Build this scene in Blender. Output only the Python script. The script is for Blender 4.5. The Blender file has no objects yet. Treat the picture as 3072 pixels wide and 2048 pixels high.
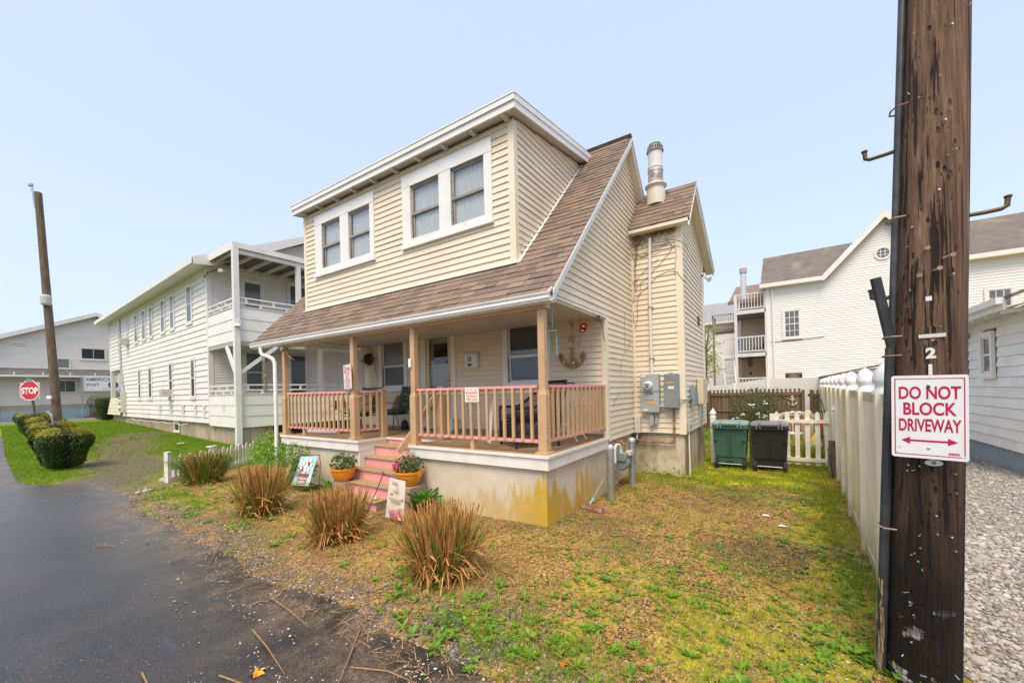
import bpy, bmesh, math, random
import numpy as np
from mathutils import Vector, Matrix, noise as mnoise
random.seed(7); rng = np.random.default_rng(7)
SC = bpy.context.scene
COL = SC.collection

# ------------------------------------------------------------------ camera
cam_d = bpy.data.cameras.new('camera'); cam = bpy.data.objects.new('camera', cam_d); COL.objects.link(cam)
def cam_rot(yaw, pit, rol):
    f = Vector((-math.sin(yaw)*math.cos(pit), math.cos(yaw)*math.cos(pit), math.sin(pit)))
    r = f.cross(Vector((0, 0, 1))).normalized(); u = r.cross(f)
    c, s = math.cos(rol), math.sin(rol)
    return c*r+s*u, c*u-s*r, f
_r, _u, _f = cam_rot(0.583466, 0.001402, -0.023598)
cam.matrix_world = Matrix(((_r.x, _u.x, -_f.x, 2.30995), (_r.y, _u.y, -_f.y, -4.24105), (_r.z, _u.z, -_f.z, 0.80015), (0, 0, 0, 1)))
cam_d.sensor_width = 36.0; cam_d.lens = 1196.394/3072*36.0; cam_d.shift_y = 145.46/3072
cam_d.clip_start = 0.05; cam_d.clip_end = 1500
SC.camera = cam

# ------------------------------------------------------------------ sky, sun, exposure
SUN_EL, SUN_AZ = math.radians(58), math.radians(163)     # azimuth clockwise from +Y
w = bpy.data.worlds.new('World'); SC.world = w; w.use_nodes = True
nt = w.node_tree; nt.nodes.clear()
sky = nt.nodes.new('ShaderNodeTexSky'); sky.sky_type = 'NISHITA'; sky.sun_disc = False
sky.sun_elevation = SUN_EL; sky.sun_rotation = SUN_AZ
sky.air_density = 1.0; sky.dust_density = 3.0; sky.ozone_density = 1.6; sky.altitude = 0
hs = nt.nodes.new('ShaderNodeHueSaturation'); hs.inputs['Saturation'].default_value = 0.70; hs.inputs['Value'].default_value = 1.0
mxs = nt.nodes.new('ShaderNodeMix'); mxs.data_type = 'RGBA'; mxs.inputs[0].default_value = 0.62
mxs.inputs[7].default_value = (3.5, 4.15, 5.7, 1)          # the even pale overcast layer
bg = nt.nodes.new('ShaderNodeBackground'); bg.inputs[1].default_value = 0.098
wo = nt.nodes.new('ShaderNodeOutputWorld')
nt.links.new(sky.outputs[0], hs.inputs['Color']); nt.links.new(hs.outputs[0], mxs.inputs[6]); nt.links.new(mxs.outputs[2], bg.inputs[0]); nt.links.new(bg.outputs[0], wo.inputs[0])
sd = bpy.data.lights.new('sun', 'SUN'); sd.energy = 1.5; sd.angle = math.radians(30); sd.color = (1.0, 0.83, 0.62)
sun = bpy.data.objects.new('sun', sd); COL.objects.link(sun)
_sv = Vector((math.sin(SUN_AZ)*math.cos(SUN_EL), math.cos(SUN_AZ)*math.cos(SUN_EL), math.sin(SUN_EL)))
sun.rotation_euler = (-_sv).to_track_quat('-Z', 'Y').to_euler(); sun.location = (0, -10, 30)
SC.view_settings.view_transform = 'Standard'; SC.view_settings.look = 'None'
SC.view_settings.exposure = 1.28; SC.view_settings.gamma = 1.0; SC.view_settings.use_curve_mapping = False
SC.render.engine = 'CYCLES'
try: SC.cycles.max_bounces = 6; SC.cycles.transparent_max_bounces = 12
except Exception: pass

# ------------------------------------------------------------------ materials
MATS = {}
def nodes_of(name):
    m = bpy.data.materials.new(name); m.use_nodes = True; t = m.node_tree
    return m, t, t.nodes['Principled BSDF']
def N(t, typ, **kw):
    n = t.nodes.new(typ)
    for k, v in kw.items(): setattr(n, k, v)
    return n
def posn(t, scale=(1, 1, 1)):
    g = N(t, 'ShaderNodeNewGeometry'); mp = N(t, 'ShaderNodeMapping'); mp.inputs['Scale'].default_value = scale
    t.links.new(g.outputs['Position'], mp.inputs['Vector']); return mp.outputs[0]
def noise(t, vec, scale, detail=4, rough=.55, lo=.35, hi=.65, dist=0):
    n = N(t, 'ShaderNodeTexNoise'); n.inputs['Scale'].default_value = scale; n.inputs['Detail'].default_value = detail
    n.inputs['Roughness'].default_value = rough; n.inputs['Distortion'].default_value = dist
    t.links.new(vec, n.inputs['Vector'])
    r = N(t, 'ShaderNodeMapRange'); r.inputs[1].default_value = lo; r.inputs[2].default_value = hi
    t.links.new(n.outputs['Fac'], r.inputs[0]); return r.outputs[0]
def mix(t, fac, a, b, mode='MIX'):
    n = N(t, 'ShaderNodeMix', data_type='RGBA', blend_type=mode)
    for s, v in ((0, fac), (6, a), (7, b)):
        if isinstance(v, (int, float)): n.inputs[s].default_value = v
        elif isinstance(v, tuple): n.inputs[s].default_value = (*v[:3], 1)
        else: t.links.new(v, n.inputs[s])
    return n.outputs[2]
def math_(t, op, a, b=0, clamp=False):
    n = N(t, 'ShaderNodeMath', operation=op, use_clamp=clamp)
    for i, v in enumerate((a, b)):
        if isinstance(v, (int, float)): n.inputs[i].default_value = v
        else: t.links.new(v, n.inputs[i])
    return n.outputs[0]
def ramp(t, fac, stops):
    n = N(t, 'ShaderNodeValToRGB'); e = n.color_ramp.elements
    while len(e) < len(stops): e.new(.5)
    for i, (p, c) in enumerate(stops): e[i].position = p; e[i].color = (*c, 1)
    t.links.new(fac, n.inputs[0]); return n.outputs[0]
def bumpn(t, b, h, strength, dist=.01):
    n = N(t, 'ShaderNodeBump'); n.inputs['Strength'].default_value = strength; n.inputs['Distance'].default_value = dist
    t.links.new(h, n.inputs['Height']); t.links.new(n.outputs[0], b.inputs['Normal'])
def rnd(t):
    o = N(t, 'ShaderNodeObjectInfo'); g = N(t, 'ShaderNodeNewGeometry')
    return math_(t, 'FRACT', math_(t, 'ADD', o.outputs['Random'], g.outputs['Random Per Island']))
def mat(name, col, rough=.6, col2=None, scale=4, lo=.4, hi=.7, bump=0, bscale=80, metal=0, rand=0, stretch=(1, 1, 1), spec=.4, sheen=0, dirt=None, dscale=1.5, dlo=.55, dhi=.75):
    if name in MATS: return MATS[name]
    m, t, b = nodes_of(name); p = posn(t, stretch)
    c = col
    if col2: c = mix(t, noise(t, p, scale, lo=lo, hi=hi), col, col2)
    if dirt: c = mix(t, noise(t, posn(t, (1, 1, .35)), dscale, 6, .65, dlo, dhi), c, dirt)
    if rand:
        h = N(t, 'ShaderNodeHueSaturation'); r = N(t, 'ShaderNodeMapRange'); r.inputs[3].default_value = 1-rand; r.inputs[4].default_value = 1+rand
        t.links.new(rnd(t), r.inputs[0]); t.links.new(r.outputs[0], h.inputs['Value'])
        if isinstance(c, tuple): h.inputs['Color'].default_value = (*c, 1)
        else: t.links.new(c, h.inputs['Color'])
        c = h.outputs[0]
    if isinstance(c, tuple): b.inputs['Base Color'].default_value = (*c, 1)
    else: t.links.new(c, b.inputs['Base Color'])
    b.inputs['Roughness'].default_value = rough; b.inputs['Metallic'].default_value = metal
    b.inputs['Specular IOR Level'].default_value = spec
    if bump: bumpn(t, b, noise(t, p, bscale, 3, .6, 0, 1), bump)
    MATS[name] = m; return m
def leafmat(name, cols, rough=.5, trans=.35):
    if name in MATS: return MATS[name]
    m, t, b = nodes_of(name)
    g = N(t, 'ShaderNodeNewGeometry')
    r = rnd(t)
    n = len(cols); c = ramp(t, r, [(i/(n-1) if n > 1 else 0, cc) for i, cc in enumerate(cols)])
    t.links.new(c, b.inputs['Base Color']); b.inputs['Roughness'].default_value = rough; b.inputs['Specular IOR Level'].default_value = .3
    tr = N(t, 'ShaderNodeBsdfTranslucent'); t.links.new(c, tr.inputs['Color'])
    ms = N(t, 'ShaderNodeMixShader'); ms.inputs[0].default_value = trans
    out = t.nodes['Material Output']; t.links.new(b.outputs[0], ms.inputs[1]); t.links.new(tr.outputs[0], ms.inputs[2]); t.links.new(ms.outputs[0], out.inputs['Surface'])
    MATS[name] = m; return m
def glassmat(name, tint=(.9, .93, .95), refl=.22, rough=.02):
    if name in MATS: return MATS[name]
    m, t, b = nodes_of(name)
    tr = N(t, 'ShaderNodeBsdfTransparent'); tr.inputs[0].default_value = (*tint, 1)
    gl = N(t, 'ShaderNodeBsdfGlossy'); gl.inputs['Roughness'].default_value = rough
    fr = N(t, 'ShaderNodeLayerWeight'); fr.inputs[0].default_value = .5
    f = math_(t, 'ADD', math_(t, 'MULTIPLY', math_(t, 'POWER', fr.outputs['Facing'], 4.0), .9), refl*.35, True)
    ms = N(t, 'ShaderNodeMixShader'); t.links.new(f, ms.inputs[0])
    t.links.new(tr.outputs[0], ms.inputs[1]); t.links.new(gl.outputs[0], ms.inputs[2]); t.links.new(ms.outputs[0], t.nodes['Material Output'].inputs['Surface'])
    MATS[name] = m; return m

# ------------------------------------------------------------------ mesh building
class MB:
    def __init__(s): s.v = []; s.f = []; s.m = []; s.sm = False
    def add(s, vs, fs, mi=0):
        o = len(s.v); s.v += [tuple(p) for p in vs]; s.f += [tuple(i+o for i in f) for f in fs]; s.m += [mi]*len(fs); return s
    def box(s, a, b, mi=0):
        x0, y0, z0 = a; x1, y1, z1 = b
        return s.add([(x0,y0,z0),(x1,y0,z0),(x1,y1,z0),(x0,y1,z0),(x0,y0,z1),(x1,y0,z1),(x1,y1,z1),(x0,y1,z1)],
                     [(0,3,2,1),(4,5,6,7),(0,1,5,4),(1,2,6,5),(2,3,7,6),(3,0,4,7)], mi)
    def bbox(s, a, b, bev=.004, mi=0):      # box with chamfered vertical/horizontal edges
        x0, y0, z0 = a; x1, y1, z1 = b; e = bev; vs = []; 
        for z, i in ((z0, e), (z0+e, 0), (z1-e, 0), (z1, e)):
            j = 0
            pts = [(x0+e+i*0, y0+i), (x1-e, y0+i), (x1-i, y0+e), (x1-i, y1-e), (x1-e, y1-i), (x0+e, y1-i), (x0+i, y1-e), (x0+i, y0+e)]
            vs += [(px, py, z) for px, py in pts]
        fs = [tuple(range(7, -1, -1)), tuple(range(24, 32))]
        for L in range(3):
            for k in range(8): fs.append((L*8+k, L*8+(k+1) % 8, L*8+8+(k+1) % 8, L*8+8+k))
        return s.add(vs, fs, mi)
    def ob(s, c, ax, ay, az, mi=0):          # oriented box: centre, half-axis vectors
        c, ax, ay, az = map(Vector, (c, ax, ay, az))
        vs = [c-ax-ay-az, c+ax-ay-az, c+ax+ay-az, c-ax+ay-az, c-ax-ay+az, c+ax-ay+az, c+ax+ay+az, c-ax+ay+az]
        return s.add(vs, [(0,3,2,1),(4,5,6,7),(0,1,5,4),(1,2,6,5),(2,3,7,6),(3,0,4,7)], mi)
    def beam(s, p, q, w, h, up=(0, 0, 1), mi=0):
        p, q = Vector(p), Vector(q); d = (q-p); L = d.length; d.normalize(); u = Vector(up); sd = d.cross(u)
        if sd.length < 1e-4: sd = d.cross(Vector((1, 0, 0)))
        sd.normalize(); u = sd.cross(d)
        return s.ob((p+q)/2, d*L/2, sd*w/2, u*h/2, mi)
    def tube(s, pts, r, seg=8, mi=0, caps=True):
        pts = [Vector(p) for p in pts]; n = len(pts); rs = r if hasattr(r, '__len__') else [r]*n; vs = []; fs = []
        prev = None
        for i, p in enumerate(pts):
            d = (pts[min(i+1, n-1)]-pts[max(i-1, 0)]).normalized()
            if prev is None:
                a = d.cross(Vector((0, 0, 1)));  a = a if a.length > .1 else d.cross(Vector((1, 0, 0)))
            else: a = prev - d*prev.dot(d)
            a.normalize(); prev = a; b = d.cross(a)
            for k in range(seg):
                t = 2*math.pi*k/seg; vs.append(p+(a*math.cos(t)+b*math.sin(t))*rs[i])
        for i in range(n-1):
            for k in range(seg): fs.append((i*seg+k, i*seg+(k+1) % seg, (i+1)*seg+(k+1) % seg, (i+1)*seg+k))
        if caps: fs += [tuple(range(seg-1, -1, -1)), tuple(range((n-1)*seg, n*seg))]
        return s.add(vs, fs, mi)
    def lathe(s, c, prof, seg=20, mi=0, ax=None):   # prof: (r, z) from c upwards
        c = Vector(c); vs = []; fs = []
        X, Y, Z = (Vector((1,0,0)), Vector((0,1,0)), Vector((0,0,1))) if ax is None else ax
        for r, z in prof:
            for k in range(seg):
                t = 2*math.pi*k/seg; vs.append(c+X*(r*math.cos(t))+Y*(r*math.sin(t))+Z*z)
        for i in range(len(prof)-1):
            for k in range(seg): fs.append((i*seg+k, i*seg+(k+1) % seg, (i+1)*seg+(k+1) % seg, (i+1)*seg+k))
        fs += [tuple(range(seg-1, -1, -1)), tuple(range((len(prof)-1)*seg, len(prof)*seg))]
        return s.add(vs, fs, mi)
    def slab(s, poly, off, mi=0):            # polygon (3D points) thickened by vector off
        off = Vector(off); a = [Vector(p) for p in poly]; n = len(a)
        return s.add(a+[p+off for p in a], [tuple(range(n-1, -1, -1)), tuple(range(n, 2*n))]+[(i, (i+1) % n, n+(i+1) % n, n+i) for i in range(n)], mi)
    def build(s, name, mats, parent=None, smooth=None, kind=None, label=None, fixn=True):
        me = bpy.data.meshes.new(name); me.from_pydata(s.v, [], s.f)
        ms = mats if isinstance(mats, (list, tuple)) else [mats]
        for m in ms: me.materials.append(m)
        if len(ms) > 1: me.polygons.foreach_set('material_index', s.m)
        if fixn:
            bm = bmesh.new(); bm.from_mesh(me); bmesh.ops.recalc_face_normals(bm, faces=bm.faces); bm.to_mesh(me); bm.free()
        if smooth or s.sm:
            me.polygons.foreach_set('use_smooth', [True]*len(me.polygons))
            if smooth and smooth is not True: me.set_sharp_from_angle(angle=math.radians(smooth))
        me.update()
        return link(name, me, parent, kind, label)
def link(name, me, parent=None, kind=None, label=None):
    o = bpy.data.objects.new(name, me); COL.objects.link(o)
    if parent is not None: attach(o, parent)
    if kind: o['kind'] = kind
    if label: o['label'] = label
    return o
WORLD = {}
def attach(o, parent):
    o.parent = parent
    if parent.name in WORLD: o.location = o.location-WORLD[parent.name]
def root(name, label, cat, loc=(0, 0, 0), group=None, world=True, rz=0):
    o = bpy.data.objects.new(name, None); COL.objects.link(o); o.location = loc; o.rotation_euler = (0, 0, rz); o.empty_display_size = .1
    o['label'] = label; o['category'] = cat
    if group: o['group'] = group
    if world: WORLD[o.name] = Vector(loc)     # parts are given in world coordinates
    return o
def tag(o, label, cat, group=None):
    o['label'] = label; o['category'] = cat
    if group: o['group'] = group
    return o
def copy_tree(o, parent=None):
    c = o.copy(); COL.objects.link(c)
    if parent is not None: c.parent = parent
    for ch in o.children: copy_tree(ch, c)
    return c
def npmesh(name, V, F, mat_, parent=None, kind=None, smooth=False, label=None):
    """V (n,3) floats, F (m,k) ints"""
    me = bpy.data.meshes.new(name); V = np.asarray(V, np.float32); F = np.asarray(F, np.int32); k = F.shape[1]
    me.vertices.add(len(V)); me.vertices.foreach_set('co', V.ravel())
    me.loops.add(F.size); me.loops.foreach_set('vertex_index', F.ravel())
    me.polygons.add(len(F)); me.polygons.foreach_set('loop_start', np.arange(0, F.size, k, dtype=np.int32)); 
    me.polygons.foreach_set('use_smooth', np.full(len(F), smooth))
    me.update(calc_edges=True); me.validate()
    me.materials.append(mat_)
    return link(name, me, parent, kind, label)
_tx = bpy.data.curves.new('lettering', 'FONT')
def text(parent, body, size, c, xd, mat_, zd=(0, 0, 1), bold=0.0, sx=1.0, out=.001, align='CENTER', name='lettering', spacing=1.0, depth=.0005):
    """flat print: centre of the baseline at c, reading along xd, up along zd"""
    cu = _tx.copy(); cu.body = body; cu.size = 1.0; cu.align_x = align; cu.offset = bold; cu.extrude = 0; cu.space_character = spacing
    o = bpy.data.objects.new('tmp', cu); COL.objects.link(o)
    dg = bpy.context.evaluated_depsgraph_get(); me = bpy.data.meshes.new_from_object(o.evaluated_get(dg))
    bpy.data.objects.remove(o)
    X = Vector(xd).normalized(); Z = Vector(zd).normalized(); n = X.cross(Z)*1.0
    c = Vector(c)+n*out
    for v in me.vertices: p = v.co; v.co = c+X*(p.x*size*sx)+Z*(p.y*size)
    me.materials.clear(); me.materials.append(mat_); me.update()
    return link(name, me, parent)

def clip(poly, a, b, c):      # keep a*u+b*v<=c
    out = []
    for i in range(len(poly)):
        p, q = poly[i], poly[(i+1) % len(poly)]
        dp, dq = a*p[0]+b*p[1]-c, a*q[0]+b*q[1]-c
        if dp <= 0: out.append(p)
        if dp*dq < 0: t = dp/(dp-dq); out.append((p[0]+(q[0]-p[0])*t, p[1]+(q[1]-p[1])*t))
    return out
def area(p): return abs(sum(p[i][0]*p[(i+1) % len(p)][1]-p[(i+1) % len(p)][0]*p[i][1] for i in range(len(p))))/2
def cut_holes(polys, holes):
    for (u0, u1, v0, v1) in holes:
        nxt = []
        for p in polys:
            us = [a[0] for a in p]; vs = [a[1] for a in p]
            if max(us) <= u0 or min(us) >= u1 or max(vs) <= v0 or min(vs) >= v1: nxt.append(p); continue
            for q in (clip(p, 1, 0, u0), clip(p, -1, 0, -u1)):
                if len(q) > 2 and area(q) > 1e-5: nxt.append(q)
            mid = clip(clip(p, -1, 0, -u0), 1, 0, u1)
            for q in (clip(mid, 0, 1, v0), clip(mid, 0, -1, -v1)):
                if len(q) > 2 and area(q) > 1e-5: nxt.append(q)
        polys = nxt
    return polys
def siding(parent, O, U, Nn, outlines, v0, e, mat_, holes=(), name='siding_plank', proud=.016, joined=False, wob=.0022, slot=.0042):
    """lapped boards on the plane O + U*u + Z*v, outward normal Nn; every course is one object unless joined"""
    O, U, Nn = Vector(O), Vector(U).normalized(), Vector(Nn).normalized()
    if not isinstance(outlines[0], list): outlines = [outlines]
    vmax = max(p[1] for o in outlines for p in o); vmin = min(p[1] for o in outlines for p in o)
    k = math.floor((vmin-v0)/e); allm = MB(); cnt = 0
    while v0+k*e < vmax-1e-4:
        a, b = v0+k*e, v0+(k+1)*e; k += 1
        mb = MB() if not joined else allm; jit = random.uniform(-wob, wob)
        hh = list(holes)
        if not joined and random.random() < .3:
            us = [p[0] for o in outlines for p in o]; sm = random.uniform(min(us)+.3, max(us)-.3); hh.append((sm, sm+.0025, a-1, b+1))
        for o in outlines:
            p = clip(clip(o, 0, -1, -a), 0, 1, b)
            if len(p) < 3 or area(p) < 1e-5: continue
            ps = cut_holes([p], hh)
            for q in ps:
                f = [O+U*u+Vector((0, 0, v+(slot if v-a < 1e-4 else 0)))+Nn*(.002+(proud+jit)*(1-(v-a)/e)) for u, v in q]
                g = [O+U*u+Vector((0, 0, v))-Nn*.012 for u, v in q]
                n = len(q)
                if not joined: mb = MB()
                mb.add(f+g, [tuple(range(n)), tuple(range(2*n-1, n-1, -1))]+[(i, (i+1) % n, n+(i+1) % n, n+i) for i in range(n)])
                if not joined: mb.build(name, mat_, parent); cnt += 1
    if joined: return allm.build(name, mat_, parent, kind='stuff')
    return cnt
def gz(x, y):
    def ss(a, b, t): t = min(1, max(0, (t-a)/(b-a))); return t*t*(3-2*t)
    z = -.935+.03*ss(-2.5, -1.2, y)
    z += .33*ss(-13, -34, x) if x < -13 else 0
    z += .07*math.exp(-(((x-.4)/.9)**2+((y-3.2)/1.0)**2))+.03*math.exp(-((x+.2)**2+(y*.8)**2))
    z += -.02*ss(2.5, 3.1, x)
    return z
# ================================================================== shared materials
M_SID = mat('cream_vinyl', (.75,.66,.505), .42, (.69,.60,.45), 1.3, dirt=(.60,.51,.36), dscale=1.1, dlo=.62, dhi=.95)
M_TRIM = mat('white_trim', (.80,.79,.77), .45, (.72,.71,.68), 2.5, dirt=(.56,.53,.46), dscale=3, dlo=.6, dhi=.9)
M_CTRIM = mat('cream_trim', (.78,.70,.54), .42, (.73,.65,.49), 2)
M_TAN = mat('tan_paint', (.55,.36,.20), .5, (.48,.305,.155), 3, bump=.15, bscale=45, dirt=(.42,.27,.14), dscale=5, dlo=.6, dhi=.85)
M_PINK = mat('pink_paint', (.77,.34,.34), .5, (.71,.29,.30), 4, dirt=(.60,.30,.25), dscale=7, dlo=.62, dhi=.85)
M_DECK = mat('deck_paint', (.42,.28,.15), .6, (.36,.24,.13), 3, bump=.2, bscale=30, stretch=(6,1,6), rand=.06, dirt=(.25,.18,.11), dscale=2.2, dlo=.55, dhi=.8)
M_WOODW = mat('worn_white_paint', (.80,.76,.70), .55, (.72,.67,.58), 3, dirt=(.36,.25,.16), dscale=9, dlo=.68, dhi=.75)
M_DARKIN = mat('dark_interior', (.03,.03,.032), .8)  # near-black colour standing for unlit rooms and hollows
M_SHEER = mat('sheer_curtain', (.76,.77,.73), .9, (.62,.64,.60), 6, stretch=(9,9,.6))
M_SASHD = mat('weathered_sash', (.34,.31,.28), .5, (.26,.24,.22), 8)
M_CURTD = mat('dim_curtain', (.17,.17,.16), .9, (.11,.11,.11), 5, stretch=(9,9,.6))
M_SCRN = mat('insect_screen', (.12,.12,.12), .7)
M_BLIND = mat('grey_blind', (.33,.34,.33), .6)
M_GLASS = glassmat('window_glass', (.88,.9,.92), .14)
M_BLACK = mat('black_metal', (.02,.02,.02), .45)
M_GALV = mat('galvanised_steel', (.50,.52,.53), .38, (.40,.42,.43), 9, metal=.75)
M_GREY = mat('grey_box_paint', (.36,.40,.41), .45, (.31,.34,.35), 3)
M_GREYD = mat('dark_grey_box_paint', (.22,.26,.27), .45, (.18,.22,.23), 3)
M_RUST = mat('rusty_pipe', (.24,.10,.05), .8, (.38,.30,.22), 9, bump=.4, bscale=50)
M_ORANGE = mat('orange_label', (.85,.33,.03), .5)
M_WHITE = mat('white_plastic', (.78,.78,.76), .4)
M_RED = mat('red_print', (.62,.03,.06), .5)
M_BLK = mat('black_print', (.02,.02,.02), .5)
# concrete foundation: stucco with yellow lichen streaks rising from the soil
def foundation_mat():
    m, t, b = nodes_of('stucco_foundation'); p = posn(t)
    c = mix(t, noise(t, p, 2.2, 6, .6, .35, .7), (.66,.58,.45), (.54,.465,.345))
    c = mix(t, math_(t, 'MULTIPLY', noise(t, p, 60, 3, .6, .45, .8), .22), c, (.33,.28,.2))
    sx = N(t, 'ShaderNodeSeparateXYZ'); t.links.new(p, sx.inputs[0])
    col = posn(t, (3.2, 3.2, .35))
    rf = N(t, 'ShaderNodeMapRange'); rf.inputs[1].default_value = -.09; rf.inputs[2].default_value = -.05; t.links.new(sx.outputs[0], rf.inputs[0])
    reach = math_(t, 'ADD', math_(t, 'MULTIPLY', noise(t, col, 2.3, 5, .65, .36, .66), .55), math_(t, 'MULTIPLY', math_(t, 'ADD', noise(t, p, 1.7, 3, .5, .35, .7), math_(t, 'MULTIPLY', rf.outputs[0], .35)), .45))
    top = math_(t, 'ADD', -.93, math_(t, 'ADD', .05, math_(t, 'MULTIPLY', reach, .70)))
    # lichen grows mostly on the right face and near the corner
    near = N(t, 'ShaderNodeMapRange'); near.inputs[1].default_value = -1.9; near.inputs[2].default_value = -.1; t.links.new(sx.outputs[0], near.inputs[0])
    back = N(t, 'ShaderNodeMapRange'); back.inputs[1].default_value = 1.9; back.inputs[2].default_value = 1.1; t.links.new(sx.outputs[1], back.inputs[0])
    h = math_(t, 'SUBTRACT', top, sx.outputs[2])
    f = N(t, 'ShaderNodeMapRange'); f.inputs[1].default_value = -.03; f.inputs[2].default_value = .10; t.links.new(h, f.inputs[0])
    ff = math_(t, 'MULTIPLY', math_(t, 'MULTIPLY', f.outputs[0], noise(t, posn(t, (9,9,1.2)), 1.6, 5, .6, .22, .44)), math_(t, 'MULTIPLY', near.outputs[0], back.outputs[0]))
    c = mix(t, math_(t, 'MULTIPLY', ff, .95), c, mix(t, noise(t, p, 7, 4), (.60,.32,.008), (.46,.33,.03)))
    # green algae on the addition's base
    al = N(t, 'ShaderNodeMapRange'); al.inputs[1].default_value = 3.2; al.inputs[2].default_value = 3.5; t.links.new(sx.outputs[1], al.inputs[0])
    af = math_(t, 'MULTIPLY', al.outputs[0], noise(t, posn(t, (1,1,.6)), 2.6, 5, .6, .38, .62))
    c = mix(t, math_(t, 'MULTIPLY', af, .8), c, (.17,.14,.06))
    t.links.new(c, b.inputs['Base Color']); b.inputs['Roughness'].default_value = .85
    bumpn(t, b, noise(t, p, 70, 4, .6, 0, 1), .35)
    return m
M_FOUND = foundation_mat()
def shingle_mat(name, cols, bsc=220):
    m, t, b = nodes_of(name); p = posn(t)
    c = ramp(t, rnd(t), [(i/(len(cols)-1), k) for i, k in enumerate(cols)])
    c = mix(t, noise(t, p, 240, 2, .7, .3, .8), c, (.07,.05,.04)) if False else mix(t, math_(t, 'MULTIPLY', noise(t, p, 160, 2, .7, .35, .7), .35), c, (.07,.05,.04))
    c = mix(t, math_(t, 'MULTIPLY', noise(t, p, 1.3, 4, .6, .45, .75), .3), c, (.16,.12,.09))
    t.links.new(c, b.inputs['Base Color']); b.inputs['Roughness'].default_value = .88; b.inputs['Specular IOR Level'].default_value = .25
    bumpn(t, b, noise(t, p, bsc, 2, .6, 0, 1), .35, .004)
    return m
M_SHIN = shingle_mat('brown_asphalt_shingle', [(.225,.165,.125),(.28,.205,.155),(.185,.138,.110),(.305,.22,.155),(.255,.197,.157),(.285,.198,.138),(.21,.163,.132),(.18,.136,.110)])

def pb(mb, O, U, Nn, u0, u1, v0, v1, n0, n1, mi=0):
    O, U, Nn = Vector(O), Vector(U), Vector(Nn)
    return mb.ob(O+U*(u0+u1)/2+Vector((0,0,(v0+v1)/2))+Nn*(n0+n1)/2, U*(u1-u0)/2, Nn*(n1-n0)/2, Vector((0,0,(v1-v0)/2)), mi)
def window(parent, O, U, Nn, outer, lights, trim=None, sash=None, proud=.035, back=None, lower=None, sill=True, grid=None, head=0.0, depth=.018, curtain=True, wname='window', pmat=None):
    """outer = (u0,u1,v0,v1) of the casing; lights = [(u0,u1,v0,v1,meeting)]"""
    trim = trim or M_TRIM; sash = sash or M_TRIM; back = back or M_SHEER
    u0, u1, v0, v1 = outer; mb = MB(); ls = sorted(lights)
    jl = [u0]+[x for l in ls for x in (l[0], l[1])]+[u1]
    lt = max(l[3] for l in ls); lb = min(l[2] for l in ls)
    for i in range(0, len(jl), 2): pb(mb, O, U, Nn, jl[i], jl[i+1], lb, lt, 0, proud)
    pb(mb, O, U, Nn, u0-.004, u1+.004, lt, v1, 0, proud+.004)
    pb(mb, O, U, Nn, u0-.004, u1+.004, v0, lb, 0, proud+.006)
    if sill: pb(mb, O, U, Nn, u0-.02, u1+.02, v0-.025, v0+.012, .001, proud+.028)
    if head: pb(mb, O, U, Nn, u0-.03, u1+.03, v1, v1+head, .001, proud+.03)
    wn = mb.build(wname, trim, parent)
    for (a, b, c, d, mt) in ls:
        s = MB(); fw = .038
        for (x0, x1, y0, y1, nn) in ((a, b, mt-.018, d, -.008), (a, b, c, mt+.018, -.03)):
            pb(s, O, U, Nn, x0, x0+fw, y0, y1, nn-.025, nn); pb(s, O, U, Nn, x1-fw, x1, y0, y1, nn-.025, nn)
            pb(s, O, U, Nn, x0+fw, x1-fw, y1-fw, y1, nn-.025, nn-.001); pb(s, O, U, Nn, x0+fw, x1-fw, y0, y0+fw*1.1, nn-.025, nn-.001)
            if grid:
                gx, gy = grid
                for k in range(1, gx): xx = x0+(x1-x0)*k/gx; pb(s, O, U, Nn, xx-.009, xx+.009, y0+fw, y1-fw, nn-.018, nn-.004)
                for k in range(1, gy): yy = y0+(y1-y0)*k/gy; pb(s, O, U, Nn, x0+fw, x1-fw, yy-.009, yy+.009, nn-.017, nn-.005)
        s.build('sash', sash, wn)
        for (y0, y1, nn, key) in ((mt, d-fw, -.02, 'u'), (c+fw, mt, -.042, 'l')):
            p = MB(); pb(p, O, U, Nn, a+fw*.6, b-fw*.6, y0, y1, nn-.002, nn); p.build('pane', pmat or M_GLASS, wn)
        if curtain:
            for (y0, y1, mm) in ((mt, d+.02, back), (c-.02, mt, lower or back)):
                cb = MB(); n = 26; vs = []
                for i in range(n+1):
                    uu = a-.03+(b-a+.06)*i/n; off = -depth-.040-.007*math.sin(i*2.1+random.random()*.8)
                    for vv in (y0, y1):
                        vs.append(Vector(O)+Vector(U)*uu+Vector((0,0,vv))+Vector(Nn)*off)
                cb.add(vs, [(2*i, 2*i+2, 2*i+3, 2*i+1) for i in range(n)]); cb.build('curtain', mm, wn, smooth=True)
    # dark sheet painting the unlit room behind the opening
    r = MB(); pb(r, O, U, Nn, u0+.02, u1-.02, v0+.02, v1-.02, -.16, -.15); r.build('dark_backing', M_DARKIN, wn)
    return wn

# ================================================================== the cream house
H = root('cream_house', 'two storey cream sided house with brown shingle roof, dormer and tan front porch', 'house', (-3, 2, -.9))
X, Y, Z = Vector((1,0,0)), Vector((0,1,0)), Vector((0,0,1))
RS = 1.0415                                       # roof slope dz/dy
def rz_(y): return 1.949+RS*(y+.0753)             # upper surface of the front slope
PK_Y, PK_Z = 3.344, 5.51
def rzb(y): return PK_Z-RS*(y-PK_Y)
EXP = .0985
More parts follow.
